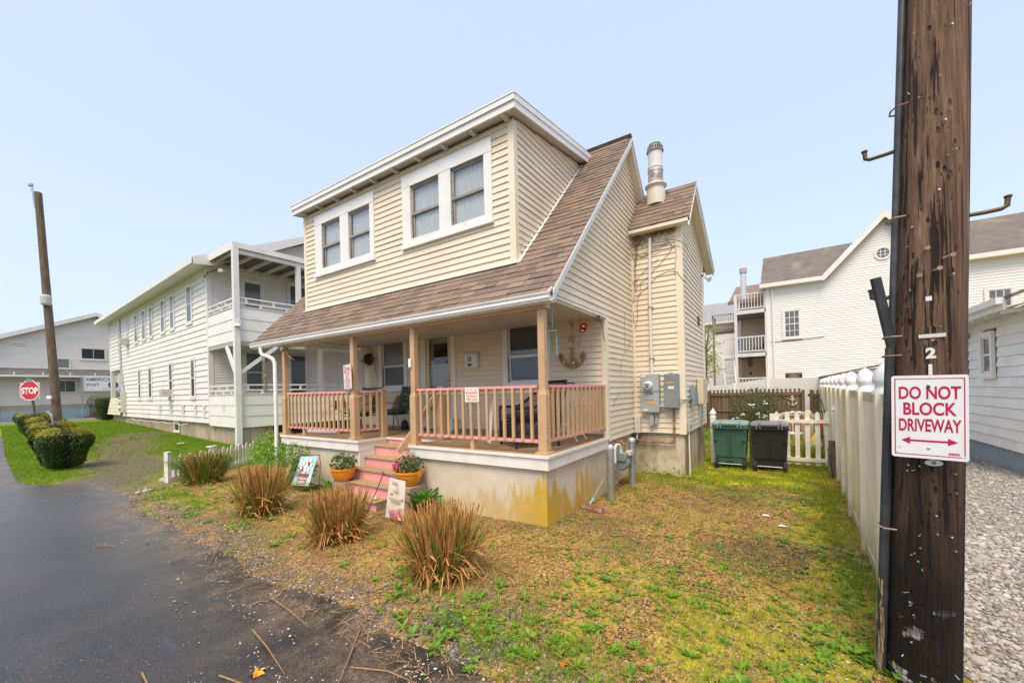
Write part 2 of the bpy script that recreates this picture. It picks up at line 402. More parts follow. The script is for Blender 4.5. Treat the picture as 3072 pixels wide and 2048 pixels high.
# ---- walls: bodies behind the boards
sw = [[(0.0,1.985),(PK_Y,PK_Z-.05),(6.2,rzb(6.2)-.05),(6.2,1.985)], [(2.09,-.069),(6.2,-.069),(6.2,1.985),(2.09,1.985)]]
siding(H, (0,0,0), Y, X, sw, -.069, EXP, M_SID)
dz = lambda y: 4.672+.171*(y-.556)
ds = [[(.556,rz_(.556)-.02),(.556,dz(.556)),(2.93,dz(2.93)),(2.95,rz_(2.95)-.02)]]
siding(H, (-.735,0,0), Y, X, ds, 2.618, EXP, M_SID)
siding(H, (-6.154,0,0), Y, -X, ds, 2.618, EXP*2, M_SID, joined=True)
w2o, w2l = (-3.03,-1.11,3.30,4.535), [(-2.83,-2.165,3.42,4.33,3.86),(-1.915,-1.25,3.42,4.33,3.86)]
w1o, w1l = (-5.72,-3.80,3.29,4.54), [(-5.48,-4.84,3.42,4.345,3.875),(-4.57,-3.92,3.42,4.345,3.875)]
hol = [(l[0],l[1],l[2],l[3]) for l in w2l+w1l]
siding(H, (0,.556,0), X, -Y, [(-6.154,2.618),(-.735,2.618),(-.735,4.672),(-6.154,4.672)], 2.618, EXP, M_SID, hol)
window(H, (0,.556,0), X, -Y, w1o, w1l, sash=M_SASHD); window(H, (0,.556,0), X, -Y, w2o, w2l, sash=M_SASHD)
# back wall of the porch
DOOR = (-4.12,-3.37,.06,2.08)
pwl = [(-5.60,-4.83,.95,2.03,1.44)]; pwr = [(-1.94,-1.13,.95,2.03,1.435)]
siding(H, (0,2.09,0), X, -Y, [(-6.40,0),(0,0),(0,2.05),(-6.40,2.05)], -.069, EXP, M_SID, [DOOR, pwl[0][:4], pwr[0][:4]])
window(H, (0,2.09,0), X, -Y, (-5.71,-4.72,.86,2.13), pwl, back=M_BLIND, lower=M_CURTD)
window(H, (0,2.09,0), X, -Y, (-2.05,-1.03,.86,2.13), pwr, back=M_CURTD, lower=M_DARKIN)  # near-black lower curtain stands for the unlit room behind
siding(H, (-6.4,0,0), Y, -X, [[(2.09,-.069),(6.2,-.069),(6.2,1.985),(2.09,1.985)], [(0,1.985),(PK_Y,PK_Z-.05),(6.2,rzb(6.2)-.05),(6.2,1.985)]], -.069, EXP*2, M_SID, joined=True)
siding(H, (0,6.2,0), X, Y, [(-6.4,-.069),(0,-.069),(0,2.6),(-6.4,2.6)], -.069, EXP*2, M_SID, joined=True)
# addition
AX, AY0, AY1 = .9215, 3.604, 6.176
siding(H, (0,AY0,0), X, -Y, [(0,-.069),(AX,-.069),(AX,3.87),(0,3.87)], -.069, EXP, M_SID)
ar = lambda y: 3.834+1.15*(y-3.419) if y < 4.21 else 4.744-(y-4.21)*.425
siding(H, (AX,0,0), Y, X, [(AY0,-.069),(AY1,-.069),(AY1,ar(AY1)-.05),(4.21,ar(4.21)-.05),(AY0,ar(AY0)-.05)], -.069, EXP, M_SID)
siding(H, (0,AY1,0), X, Y, [(0,-.069),(AX,-.069),(AX,3.8),(0,3.8)], -.069, EXP*2, M_SID, joined=True)
# ---- corner boards and trim
t = MB()
def tb_(a, b): q = MB(); q.box(a, b); q.build('corner_board', M_CTRIM, H)
def corner(xy, z0, z1, wx, wy, th=.018): # L shaped board outside an outer corner at xy; wx towards -x, wy towards +y
    x, y = xy; tb_((x-wx, y-th, z0), (x+th, y+.002, z1)); tb_((x-.002, y+.0025, z0+.001), (x+th-.001, y+wy, z1-.001))
corner((-.735,.556), 2.60, 4.66, .085, .075); corner((AX,AY0), -.08, 3.86, .10, .09); corner((0,2.09), -.075, 1.985, .075, .085)
tb_((-6.172,.538,2.55), (-6.09,.556,4.66)); tb_((AX-.001,AY1-.05,-.075), (AX+.018,AY1+.015,3.75))
tb_((-.014,AY0-.055,-.07), (.02,AY0+.001,3.86)); tb_((.021,AY0-.018,-.07), (.05,AY0-.001,3.86))
tb_((-6.418,2.072,0), (-6.35,2.09,2.05))
# ---- foundation
f = MB()
f.box((-6.14,.04,-1.15), (-3.70,2.09,-.16)); f.box((-2.36,.04,-1.15), (-.04,2.09,-.16)); f.box((-3.70,.74,-1.15), (-2.36,2.09,-.16))
f.box((-6.36,2.1,-1.15), (-.06,6.15,-.075)); f.box((-.058,AY0+.04,-1.15), (AX-.03,AY1-.03,-.075))
f.build('foundation', M_FOUND, H)
# ---- porch deck: one board each
GAPX0, GAPX1, GAPY = -3.66, -2.38, .62
xb = -6.2; bw = .088; proto = {}
while xb < -.002:
    x1 = min(xb+bw, 0); ys = -.028 if not (xb > GAPX0-.05 and x1 < GAPX1+.05) else GAPY-.028
    key = (round(x1-xb, 4), ys)
    if key not in proto:
        m = MB(); m.box((0, ys, -.028), (x1-xb-.004, 2.075, 0)); o = m.build('deck_board', M_DECK, H); proto[key] = o; o.location.x += xb
    else:
        c = proto[key].copy(); COL.objects.link(c); c.location.x = xb-WORLD[H.name].x
    xb = x1
# fascia boards and the chipped white lip under the deck edge
def fas(a, b, nm='fascia_board'):
    m = MB(); m.box(a, b); return m.build(nm, M_WOODW, H)
FH = -.178
fas((GAPX1, -.012, FH), (.012, .01, -.030)); fas((-6.2, -.012, FH), (GAPX0, .01, -.030))
fas((-.01, .0105, FH), (.0125, 2.06, -.0305)); fas((GAPX0-.02, .0105, FH), (GAPX0+.0, GAPY, -.0305)); fas((GAPX1, .0105, FH), (GAPX1+.02, GAPY, -.0305)); 
fas((-6.22,.0,FH), (-6.2,2.07,-.03))
lip = MB()
for a, b in (((GAPX1-.02,-.034,-.032),(.034,-.010,.004)), ((-6.22,-.034,-.032),(GAPX0+.02,-.010,.004)), ((.010,-.0095,-.0325),(.0345,2.06,.0035)), ((GAPX0-.002,-.0095,-.0325),(GAPX0+.021,GAPY,.0035)), ((GAPX0-.0,GAPY-.036,-.0315),(GAPX1+.3,GAPY-.014,.0038))):
    lip.box(a, b)
# chipped rim: split the lip's edge into uneven flakes
for (p, q, ax) in (((-2.4,-.036),(.03,-.036),0),((.036,-.03),(.036,2.05),1),((-6.2,-.036),(-3.65,-.036),0)):
    n = 26
    for i in range(n):
        if random.random() < .45: continue
        s = (i+random.random()*.6)/n; L = random.uniform(.02,.09)
        if ax == 0: x = p[0]+(q[0]-p[0])*s; lip.box((x,-.037,-.034+random.uniform(0,.006)), (x+L,-.0335,.004-random.uniform(0,.006)))
        else: y = p[1]+(q[1]-p[1])*s; lip.box((.0346,y,-.034+random.uniform(0,.006)), (.0372,y+L,.003-random.uniform(0,.006)))
lip.build('deck_edge_lip', M_WOODW, H)
sk = MB(); sk.box((GAPX0-.03,.012,-.99), (GAPX0-.002,.74,FH-.002)); sk.build('stair_side_board', M_WOODW, H); sk = MB(); sk.box((GAPX1-.002,-.006,-.95), (GAPX1+.05,.036,FH-.002)); sk.build('stair_corner_board', M_WOODW, H); sk = MB(); sk.box((GAPX1+.004,.037,-.95), (GAPX1+.03,.74,FH-.002)); sk.build('stair_side_board', M_WOODW, H)
# ---- stairs
SX0, SX1 = -3.66, -2.40
nos = [(.34,-.10),(.13,-.27),(-.09,-.435),(-.31,-.60),(-.52,-.765)]
st = MB(); st.box((SX0+.02, GAPY-.012, -.20), (SX1+.3, GAPY+.005, -.033)); ST = st.build('porch_steps', M_PINK, H)
prev = GAPY
for i, (y, z) in enumerate(nos):
    x1 = SX1-.02 if i > 1 else SX1
    x0 = SX0+.02 if i < 2 else SX0-.10-.10*(i-2)
    if i == 4: x0, x1 = -3.45, -2.54
    if i == 3: x1 = -2.50
    m = MB(); m.bbox((x0-.03, y-.03, z-.034), (x1, prev+.01, z), .006); m.build('tread', M_DECK, ST)
    nz = nos[i+1][1] if i < 4 else -1.0
    m = MB(); m.box((x0, y-.005, nz-.03), (x1-.015, y+.013, z-.035)); m.build('riser', M_PINK, ST)
    m = MB(); m.box((x0+.02, y+.014, nz-.1), (x1-.04, prev+.2, z-.036)); m.build('step_core', M_FOUND, ST)
    prev = y
# handrail on the steps (only the low end shows beside the post)
m = MB(); m.beam((-2.50, -.13, -.10), (-2.42, .10, .20), .045, .085); m.beam((-2.42,.10,.20),(-2.40,.62,.80),.045,.085); m.build('handrail', M_TAN, H)
m = MB(); m.bbox((-2.45,.66,.0), (-2.33,.78,.90), .006); m.build('newel_post', M_TAN, H)
m = MB(); m.bbox((-3.90,.60,.0), (-3.78,.72,.885), .006); m.build('newel_post', M_TAN, H)
# ---- porch posts
def post(x, y, top=1.90):
    m = MB(); a, b = .061, .047
    m.box((x-a-.03, y-a-.03, .0), (x+a+.03, y+a+.03, .035))
    vs = []; fs = []
    for r, z in ((a,.036),(a,.74),(b,.80),(b,1.30),(b,top)):
        e = .008
        vs += [(x-r+e,y-r,z),(x+r-e,y-r,z),(x+r,y-r+e,z),(x+r,y+r-e,z),(x+r-e,y+r,z),(x-r+e,y+r,z),(x-r,y+r-e,z),(x-r,y-r+e,z)]
    for i in range(4):
        for k in range(8): fs.append((i*8+k, i*8+(k+1)%8, i*8+8+(k+1)%8, i*8+8+k))
    fs.append(tuple(range(32,40))); m.add(vs, fs); return m.build('porch_post', M_TAN, H)
PX = [-6.19,-3.88,-2.36,-.085]
for x in PX: post(x, .095)
# ---- railings
def railing(p, q, n, legs=()):
    p, q = Vector(p), Vector(q); d = (q-p).normalized(); s = d.cross(Z)
    m = MB(); m.beam(p+Z*.845, q+Z*.845, .085, .035); R = m.build('porch_railing', M_PINK, H)
    m = MB(); m.beam(p+Z*.158, q+Z*.158, .06, .038); m.build('bottom_rail', M_PINK, R)
    m = MB(); m.beam(p+Z*.80+s*.0, q+Z*.80, .035, .05); m.build('upper_rail', M_TAN, R)
    for k in range(n):
        c = p+(q-p)*((k+.6)/(n+.2)); L = MB(); L.ob(c+Z*.49+s*.034, d*.018, s*.0165, Z*.338); L.build('baluster', M_TAN, R)
    for u in legs:
        c = p+(q-p)*u; m = MB(); m.ob(c+Z*.068, d*.03, s*.03, Z*.068); m.build('rail_foot', M_TAN, R)
railing((-2.28,.10,0), (-.16,.10,0), 15, (.5,))
railing((-.085,.175,0), (-.055,2.07,0), 13)
railing((-6.11,.10,0), (-3.96,.10,0), 15, (.28,))
railing((-3.88,.175,0), (-3.84,.60,0), 3)
# ---- porch beam, ceiling, gutter, downspout
M_CEIL = mat('porch_ceiling_paint', (.58,.55,.50), .6, (.5,.47,.42), 2)
m = MB(); m.box((-6.3,.03,1.80), (.0,.155,1.955)); m.build('porch_beam', M_TAN, H)
m = MB(); m.box((-7.2,.16,1.972), (-.02,2.08,1.985)); m.box((-7.2,-.05,1.955), (.12,.158,1.962)); m.build('porch_ceiling', M_CEIL, H)
m = MB(); m.box((-.05,.16,1.955),(.016,2.09,1.983)); m.box((-.06,.16,1.93),(-.02,2.09,1.955)); m.build('opening_trim', M_TRIM, H)
GX0, GX1 = -7.29, .125
def gutter_prof(y, z): return [(y,z-.098),(y-.062,z-.098),(y-.085,z-.060),(y-.080,z-.035),(y-.098,z-.006),(y-.098,z+.006),(y-.090,z+.006),(y-.072,z-.03),(y-.06,z-.085),(y,z-.085)]
m = MB(); pr = gutter_prof(-.02,1.945); vs = [(GX0,a,b) for a,b in pr]+[(GX1,a,b) for a,b in pr]; n = len(pr)
m.add(vs, [(i,(i+1)%n,n+(i+1)%n,n+i) for i in range(n)]+[tuple(range(n-1,-1,-1)),tuple(range(n,2*n))])
m.box((GX0,-.0195,1.835),(GX1+.005,.02,1.955)); m.build('gutter', M_TRIM, H)
m = MB(); m.tube([(-6.86,-.075,1.86),(-6.85,-.075,1.74),(-6.78,-.07,1.68),(-6.55,-.06,1.63),(-6.38,-.055,1.57),(-6.325,-.05,1.48),(-6.32,-.05,.3),(-6.33,-.05,-.62),(-6.38,-.10,-.72)], .037, 10); m.build('downspout', M_TRIM, H, smooth=50)
# ---- roofs
def slab_roof(name, poly, off, m_, parent=H): b = MB(); b.slab(poly, off); return b.build(name, m_, parent)
M_DECKR = mat('roof_sheathing', (.10,.08,.065), .9)
RX0, RX1 = -7.29, .1445
nrm = Vector((0,-RS,1)).normalized(); upv = Vector((0,1,RS)).normalized()
slab_roof('roof_deck', [(RX0,-.06,rz_(-.06)-.02),(RX1,-.06,rz_(-.06)-.02),(RX1,PK_Y,PK_Z-.02),(RX0,PK_Y,PK_Z-.02)], (0,0,-.04), M_DECKR)
bn = Vector((0,RS,1)).normalized()
slab_roof('roof_deck', [(RX0,PK_Y+.001,PK_Z-.021),(RX1,PK_Y+.001,PK_Z-.021),(RX1,6.5,rzb(6.5)-.02),(RX0,6.5,rzb(6.5)-.02)], (0,0,-.04), M_DECKR)
_SH = {}
def shingles(parent, O, U, V, Nn, regions, e=.135, limit=10**6, mt=None, wid=(.14,.19,.25,.32), name='shingle'):
    """courses of tabs; regions: function(course v) -> list of (u0,u1); returns the number placed as parts; what is past the limit is one stuff part"""
    mt = mt or M_SHIN; rest = MB(); n = 0; O, U, V, Nn = map(Vector, (O, U, V, Nn)); k = 0
    B = Matrix((U, V, Nn)).transposed().to_4x4()
    for v, spans in regions:
        for (a, b) in spans:
            u = a-random.uniform(0, .2)
            while u < b-.004:
                wd = random.choice(wid); u0 = max(u, a); u1 = min(u+wd, b); u += wd
                if u1-u0 < .02: continue
                thick = random.choice((.007,.007,.013)); L = e+.05; W = round(u1-u0, 3)
                dv = random.uniform(-.004,.004)
                if n < limit:
                    key = (W, thick, e, mt.name)
                    if key not in _SH:
                        q = MB(); h = W-.005
                        q.add([(0,0,thick*.2),(h,0,thick*.2),(h,L,-.004),(0,L,-.004),(0,0,thick+.006),(h,0,thick+.006),(h,L,.001),(0,L,.001)], [(4,5,6,7),(0,1,5,4),(1,2,6,5),(3,0,4,7)])
                        o = q.build(name, mt, parent, fixn=False); _SH[key] = o.data
                    else: o = link(name, _SH[key], parent)
                    p = O+U*u0+V*(v+dv)
                    if parent.name in WORLD: p = p-WORLD[parent.name]
                    elif parent.parent is not None and parent.parent.name in WORLD: pass
                    mm = B.copy(); mm.translation = p; o.matrix_basis = mm; n += 1
                else:
                    c = [O+U*x+V*y+Nn*z for x, y, z in ((u0,v+dv,0),(u1-.003,v+dv,0),(u1-.003,v+L,-.004),(u0,v+L,-.004),(u0,v+dv,thick+.006),(u1-.003,v+dv,thick+.006),(u1-.003,v+L,.001),(u0,v+L,.001))]
                    rest.add(c, [(4,5,6,7),(0,1,5,4),(1,2,6,5),(3,0,4,7)])
    if rest.v: rest.build(name+'_field', mt, parent, kind='stuff', fixn=False)
    return n
EX = .135
O_ = Vector((0,-.0753-.025,1.949-.025*RS))
slen = math.hypot(PK_Y+.0753, PK_Z-1.949)+.03
vd = math.hypot(.556+.0753, (rz_(.556)-1.949))+.03     # slope distance to the dormer wall
vdt = math.hypot(3.0+.0753, rz_(3.0)-1.949)
reg = []; left = []
k = 0
while k*EX < slen-.05:
    v = k*EX; k += 1
    if v+.01 < vd: reg.append((v, [(RX0-.015, RX1+.012)]))
    else: reg.append((v, [(-.735, RX1+.012)])); left.append((v, [(RX0-.015, -6.154)]))
ns = shingles(H, O_, X, upv, nrm, reg, EX, 262)
shingles(H, O_, X, upv, nrm, left, EX, 0)
bl = [(i*EX, [(RX0-.015, RX1+.012)]) for i in range(int((6.5-PK_Y)*1.44/EX)+1)]
shingles(H, (0,6.5,rzb(6.5)), X, Vector((0,-1,RS)).normalized(), bn, bl, EX, 0)
m = MB(); 
for i in range(int((RX1-RX0)/.16)):
    x = RX0+i*.16; m.ob((x+.08,PK_Y-.055,PK_Z-.055*RS+.022), X*.079, upv*.075, nrm*.005); m.ob((x+.08,PK_Y+.055,PK_Z-.055*RS+.022), X*.079, Vector((0,-1,RS)).normalized()*.075, bn*.005)
m.build('ridge_cap', M_SHIN, H)
# rakes (white boards along the gable)
m = MB()
def rake(x, ya, za, yb, zb, h=.15, th=.028, drop=.0):
    m.slab([(x,ya,za),(x,yb,zb),(x,yb,zb-h),(x,ya,za-h)], (th,0,0))
rake(RX1-.03, -.04, rz_(-.04)-.012, PK_Y, PK_Z-.012, .13); rake(RX1-.03, PK_Y+.001, PK_Z-.012, 6.45, rzb(6.45)-.012, .13)
rake(RX1-.005, -.04, rz_(-.04)+.0, PK_Y, PK_Z, .05, .02); rake(RX1-.005, PK_Y+.001, PK_Z, 6.45, rzb(6.45), .05, .02)
m.slab([(.112,-.12,1.953),(.112,.02,2.05),(.112,.10,1.95),(.112,.03,1.845),(.112,-.085,1.845)], (.018,0,0))
m.build('rake_board', M_TRIM, H)
m = MB(); m.slab([(.0,.0,1.98),(RX1-.031,.0,1.98),(RX1-.031,PK_Y,PK_Z-.11),(.0,PK_Y,PK_Z-.11)], (0,0,-.012)); m.slab([(.0,6.45,rzb(6.45)-.10),(RX1-.031,6.45,rzb(6.45)-.10),(RX1-.031,PK_Y,PK_Z-.112),(.0,PK_Y,PK_Z-.112)], (0,0,-.012)); m.build('soffit', M_CTRIM, H)
# flashing where the dormer meets the roof
m = MB(); m.box((-6.2,.505,2.60), (-.70,.555,2.615)); m.slab([(-.715,.55,rz_(.55)+.012),(-.665,.55,rz_(.55)+.012),(-.665,2.93,rz_(2.93)+.012),(-.715,2.93,rz_(2.93)+.012)], (0,0,.012)); m.build('flashing', M_TRIM, H)
# dormer roof
DX0, DX1 = -6.31, -.585; ds_ = .171
def dzr(y): return 4.856+ds_*(y-.383)
m = MB(); m.slab([(DX0,.37,dzr(.37)),(DX1,.37,dzr(.37)),(DX1,3.35,dzr(3.35)),(DX0,3.35,dzr(3.35))], (0,0,.03)); m.build('dormer_roof', M_SHIN, H)
m = MB(); m.slab([(DX0+.03,.40,dzr(.40)-.175),(DX1-.03,.40,dzr(.40)-.175),(DX1-.03,3.05,dzr(3.05)-.175),(DX0+.03,3.05,dzr(3.05)-.175)], (0,0,.02)); m.build('dormer_soffit', M_CEIL, H)
m = MB(); m.box((DX0,.368,4.675), (DX1,.393,4.772)); m.box((DX0-.006,.345,4.774), (DX1+.006,.3925,4.852)); m.box((DX0-.012,.335,4.853),(DX1+.012,.38,4.872))
m.slab([(DX1-.02,.3935,4.675),(DX1-.02,3.08,4.675+ds_*2.69),(DX1-.02,3.08,4.772+ds_*2.69),(DX1-.02,.3935,4.772)], (.022,0,0))
m.slab([(DX1-.018,.394,4.774),(DX1-.018,3.12,4.774+ds_*2.73),(DX1-.018,3.12,4.856+ds_*2.73),(DX1-.018,.394,4.853)], (.032,0,0)); m.slab([(DX0,.3935,4.675),(DX0,3.0,4.675+ds_*2.6),(DX0,3.0,4.84+ds_*2.6),(DX0,.3935,4.84)], (.022,0,0))
m.build('dormer_fascia', M_TRIM, H)
for i in range(10):
    x = -6.05+i*(5.22/9); m = MB(); m.slab([(x,.394,4.69),(x,.553,4.72),(x,.553,4.665),(x,.50,4.63),(x,.394,4.645)], (.045,0,0)); m.build('rafter_tail', M_CEIL, H)
# addition roof
AX1 = 1.1097; va = Vector((0,1,1.15)).normalized(); na = Vector((0,-1.15,1)).normalized()
m = MB(); m.slab([(-.02,3.41,3.81),(AX1,3.41,3.81),(AX1,4.21,4.73),(-.02,4.21,4.73)], (0,0,-.03)); m.slab([(-.02,4.211,4.73),(AX1,4.211,4.73),(AX1,6.75,ar(6.75)-.012),(-.02,6.75,ar(6.75)-.012)], (0,0,-.03)); m.build('roof_deck', M_DECKR, H)
shingles(H, (0,3.40,3.812), X, va, na, [(i*EX, [(.005, AX1+.01)]) for i in range(9)], EX, 38)
m = MB(); m.slab([(.0,4.205,4.752),(AX1+.012,4.205,4.752),(AX1+.012,6.78,ar(6.78)+.008),(.0,6.78,ar(6.78)+.008)], (0,0,-.012)); m.build('rear_shingles', M_SHIN, H)
m = MB(); m.box((.016,3.40,3.74), (AX1-.002,3.425,3.80)); m.box((.016,3.426,3.735), (AX1-.03,3.60,3.75)); m.build('addition_eave', M_CTRIM, H)
m = MB()
for h, th, xx in ((.14,.022,AX1-.03),(.06,.02,AX1-.008)):
    m.slab([(xx,3.40,3.80),(xx,4.21,4.735),(xx,4.21,4.735-h*1.25),(xx,3.40,3.80-h)], (th,0,0)); m.slab([(xx,4.2105,4.735),(xx,6.77,ar(6.77)-.005),(xx,6.77,ar(6.77)-.005-h),(xx,4.2105,4.735-h*1.25)], (th,0,0))
m.build('rake_board', M_TRIM, H)
m = MB(); m.slab([(AX+.001,3.43,3.72),(AX1-.031,3.43,3.72),(AX1-.031,4.21,4.60),(AX+.001,4.21,4.60)], (0,0,.012)); m.slab([(AX+.001,4.211,4.60),(AX1-.031,4.211,4.60),(AX1-.031,6.74,ar(6.74)-.12),(AX+.001,6.74,ar(6.74)-.12)], (0,0,.012)); m.build('soffit', M_CTRIM, H)
# flue
M_FLUE = mat('flue_enamel', (.68,.68,.68), .35, (.60,.60,.59), 3, dirt=(.38,.30,.22), dscale=5, dlo=.62, dhi=.8)
M_FLUD = mat('flue_worn', (.55,.50,.44), .45, (.22,.17,.13), 7, metal=.4)
m = MB(); c = (.41,4.0,0)
m.lathe(c, [(.136,4.78),(.136,5.12),(.147,5.13),(.147,5.16),(.135,5.17),(.135,5.47)], 24); FL = m.build('flue', M_FLUE, H, smooth=40)
m = MB(); m.lathe(c, [(.139,4.80),(.141,4.98),(.141,5.05),(.150,5.055),(.150,5.085),(.139,5.09)], 24); m.build('flue_band', M_FLUD, FL, smooth=40)
m = MB(); m.lathe(c, [(.180,4.40),(.178,4.62),(.165,4.74),(.205,4.765),(.21,4.78),(.137,4.845)], 24); m.build('flashing_cone', mat('flue_base', (.62,.58,.50), .4), FL, smooth=40)
m = MB()
for j in range(5):
    for i in range(22):
        a = 2*math.pi*i/22; r = .148 if j < 3 else .148-.022*(j-2)
        m.ob((c[0]+r*math.cos(a), c[1]+r*math.sin(a), 5.475+j*.028), Vector((-math.sin(a),math.cos(a),0))*.006, Vector((math.cos(a),math.sin(a),0))*.004, Z*.014)
    m.lathe(c, [(.150-(.022*(j-2) if j > 2 else 0),5.486+j*.028),(.150-(.022*(j-2) if j > 2 else 0),5.492+j*.028)], 24)
m.lathe(c, [(.12,5.605),(.10,5.625),(.02,5.63)], 24); m.lathe(c, [(.128,5.47),(.10,5.60)], 16, 1)
m.lathe(c, [(.162,5.462),(.165,5.48),(.15,5.49)], 24)
m.build('flue_cap', [M_FLUD, M_BLACK], FL)
# ---- front door: storm door, glazing, lever, blind and notices
m = MB(); O = (0,2.09,0)
for a in ((-4.25,-4.12,0,2.17),(-3.37,-3.25,0,2.17),(-4.25,-3.25,2.08,2.21)): pb(m, O, X, -Y, a[0], a[1], a[2], a[3], .001, .045)
D = m.build('front_door', M_TRIM, H)
M_DOOR = mat('door_cream', (.62,.52,.33), .45, (.56,.46,.29), 2)
m = MB()
for a in ((-4.12,-4.02,.06,2.08),(-3.47,-3.37,.06,2.08),(-4.02,-3.47,1.97,2.08),(-4.02,-3.47,.06,.42)): pb(m, O, X, -Y, *a, -.012, .018)
m.build('storm_door_frame', M_DOOR, D)
m = MB(); pb(m, O, X, -Y, -4.02, -3.47, .42, 1.97, -.004, .0); m.build('pane', M_GLASS, D)
m = MB(); 
for a in ((-4.12,-3.96,0,2.08),(-3.50,-3.37,0,2.08),(-3.96,-3.50,1.86,2.08),(-3.96,-3.50,0,.95)): pb(m, O, X, -Y, *a, -.075, -.055)
pb(m, O, X, -Y, -3.96,-3.50,.95,1.42, -.062, -.058)
m.build('inner_door', mat('inner_door', (.50,.47,.40), .5), D)
m = MB(); pb(m, O, X, -Y, -3.97,-3.49,1.40,1.88, -.09, -.08); m.build('dark_pane', M_DARKIN, D)
m = MB()
for i in range(26): pb(m, O, X, -Y, -4.02, -3.48, .46+i*.037, .475+i*.037, -.050, -.044)
m.build('venetian_blind', mat('blind_slats', (.55,.53,.46), .6), D)
m = MB(); m.bbox((-3.455,2.065,.92),(-3.415,2.078,1.16),.004); m.tube([(-3.435,2.064,1.05),(-3.435,2.03,1.05),(-3.53,2.025,1.035)], .009, 8); m.build('door_handle', mat('brass', (.35,.26,.12), .35, metal=.9), D)
m = MB(); pb(m, O, X, -Y, -3.72,-3.60,.70,.86, .003, .005); nt_ = m.build('notice', M_WHITE, D)
m = MB(); pb(m, O, X, -Y, -3.715,-3.605,.825,.855, .0055, .0065); pb(m, O, X, -Y, -3.69,-3.63,.73,.79,.0055,.0065); m.build('print', M_RED, nt_)
m = MB(); pb(m, O, X, -Y, -3.97,-3.82,.80,.86, .003, .005); m.build('notice', M_WHITE, D)
m = MB(); pb(m, O, X, -Y, -4.25,-3.25,-.0,.06, .001, .09); m.build('threshold', M_CEIL, D)
# base boards under the siding (white pieces at the door)
m = MB(); m.box((-6.4,2.05,.002),(-4.26,2.072,.05)); m.box((-3.24,2.05,.002),(-.06,2.072,.05)); m.build('base_board', M_DECK, H)
# vent louvre on the addition, wires and dead vines
m = MB()
for i in range(2):
    for j in range(4): m.box((AX+.012,5.22+j*.055,2.12+i*.11), (AX+.026,5.255+j*.055,2.21+i*.11))
m.build('wall_vent', M_BLACK, H)
vine = MB()
def vine_path(p, steps, dr, jit, plane, r=.004):
    pts = [Vector(p)]; d = Vector(dr)
    for _ in range(steps):
        d = (d+Vector((random.uniform(-1,1)*(plane != 'x'), random.uniform(-1,1)*(plane != 'y'), random.uniform(-1,1)))*jit).normalized()
        pts.append(pts[-1]+d*.09)
    if len(pts) > 1: vine.tube(pts, r, 5)
for i in range(11): vine_path((.03+random.random()*.09, AY0-.022, random.uniform(1.9,3.2)), random.randint(6,14), (.15,0,1), .5, 'y', .0045)
for i in range(12): vine_path((.03+random.random()*.85, AY0-.022, 3.3+random.random()*.38), random.randint(3,8), (random.uniform(-1,1),0,-.3), .6, 'y', .004)
vine_path((.022,2.75,1.0),11,(0,.15,1),.25,'x',.003); vine_path((.022,3.0,1.5),8,(0,.1,1),.2,'x',.0025); vine_path((.022,2.3,.5),5,(0,.3,1),.5,'x',.003)
vine.build('dead_vine', mat('dry_vine', (.22,.13,.07), .9, (.32,.22,.13), 5), H)
m = MB()
for i in range(420):
    x = .04+random.random()*.8; z = 3.72-abs(random.gauss(0,.10))*(1 if x < .45 else .55); a = random.uniform(0,3.1); L = random.uniform(.02,.07)
    m.beam((x,AY0-.02-random.random()*.03,z),(x+math.cos(a)*L,AY0-.02-random.random()*.04,z+math.sin(a)*L),.004,.004)
m.build('old_vine_mat', mat('vine_mat', (.20,.13,.07), .95), H, kind='stuff')
# ================================================================== terrain, road
_EDGE = np.array([(-90,-1.0),(-45,-1.2),(-32,-1.57),(-18.15,-2.58),(-12.9,-2.9),(-11.0,-3.0),(-10.5,-2.75),(-9.6,-2.2),(-8.3,-2.07),(-7.8,-1.98),(-6.2,-2.36),(-4.5,-2.30),(-2.9,-2.38),(-1.7,-2.50),(-.6,-2.32),(.4,-2.37),(1.,-2.42),(3,-2.5),(8,-2.6),(90,-2.6)])
def edge(x): return np.interp(x, _EDGE[:,0], _EDGE[:,1])
def ssn(a, b, t): t = np.clip((t-a)/(b-a), 0, 1); return t*t*(3-2*t)
def gzn(x, y):
    z = -.935+.03*ssn(-2.5,-1.2,y)+.33*(1-ssn(-34,-13,x))
    z = z+.07*np.exp(-(((x-.4)/.9)**2+((y-3.2)/1.0)**2))+.03*np.exp(-((x+.2)**2+(y*.8)**2))-.02*ssn(2.5,3.1,x)
    return z
def vnoise(x, y, s, seed=0):
    """cheap smooth value noise"""
    r = np.random.default_rng(seed+11); T = r.random((256,256))
    X_, Y_ = x*s+1000, y*s+1000; i = np.floor(X_).astype(int); j = np.floor(Y_).astype(int); fx = X_-i; fy = Y_-j
    fx = fx*fx*(3-2*fx); fy = fy*fy*(3-2*fy); g = lambda a, b: T[a & 255, b & 255]
    return (g(i,j)*(1-fx)+g(i+1,j)*fx)*(1-fy)+(g(i,j+1)*(1-fx)+g(i+1,j+1)*fx)*fy
def fbm(x, y, s, o=4, seed=0): return sum(vnoise(x, y, s*2**k, seed+k)*.5**k for k in range(o))/sum(.5**k for k in range(o))
def road_z(x, y): return -.935+.33*(1-ssn(-34,-13,x))+.006
def ground_z(x, y):
    x = np.asarray(x, float); y = np.asarray(y, float)
    d = y-edge(x)                                           # beyond the asphalt's edge
    b = .028*(fbm(x,y,1.3,3,3)-.5)+.016*(fbm(x,y,7,2,5)-.5)
    over = np.clip(d*.12, -.06, .02)
    return gzn(x,y)+b*ssn(-.6,.3,d)+over*(1-ssn(.3,1.5,d))+(-.03*(d < -.5))
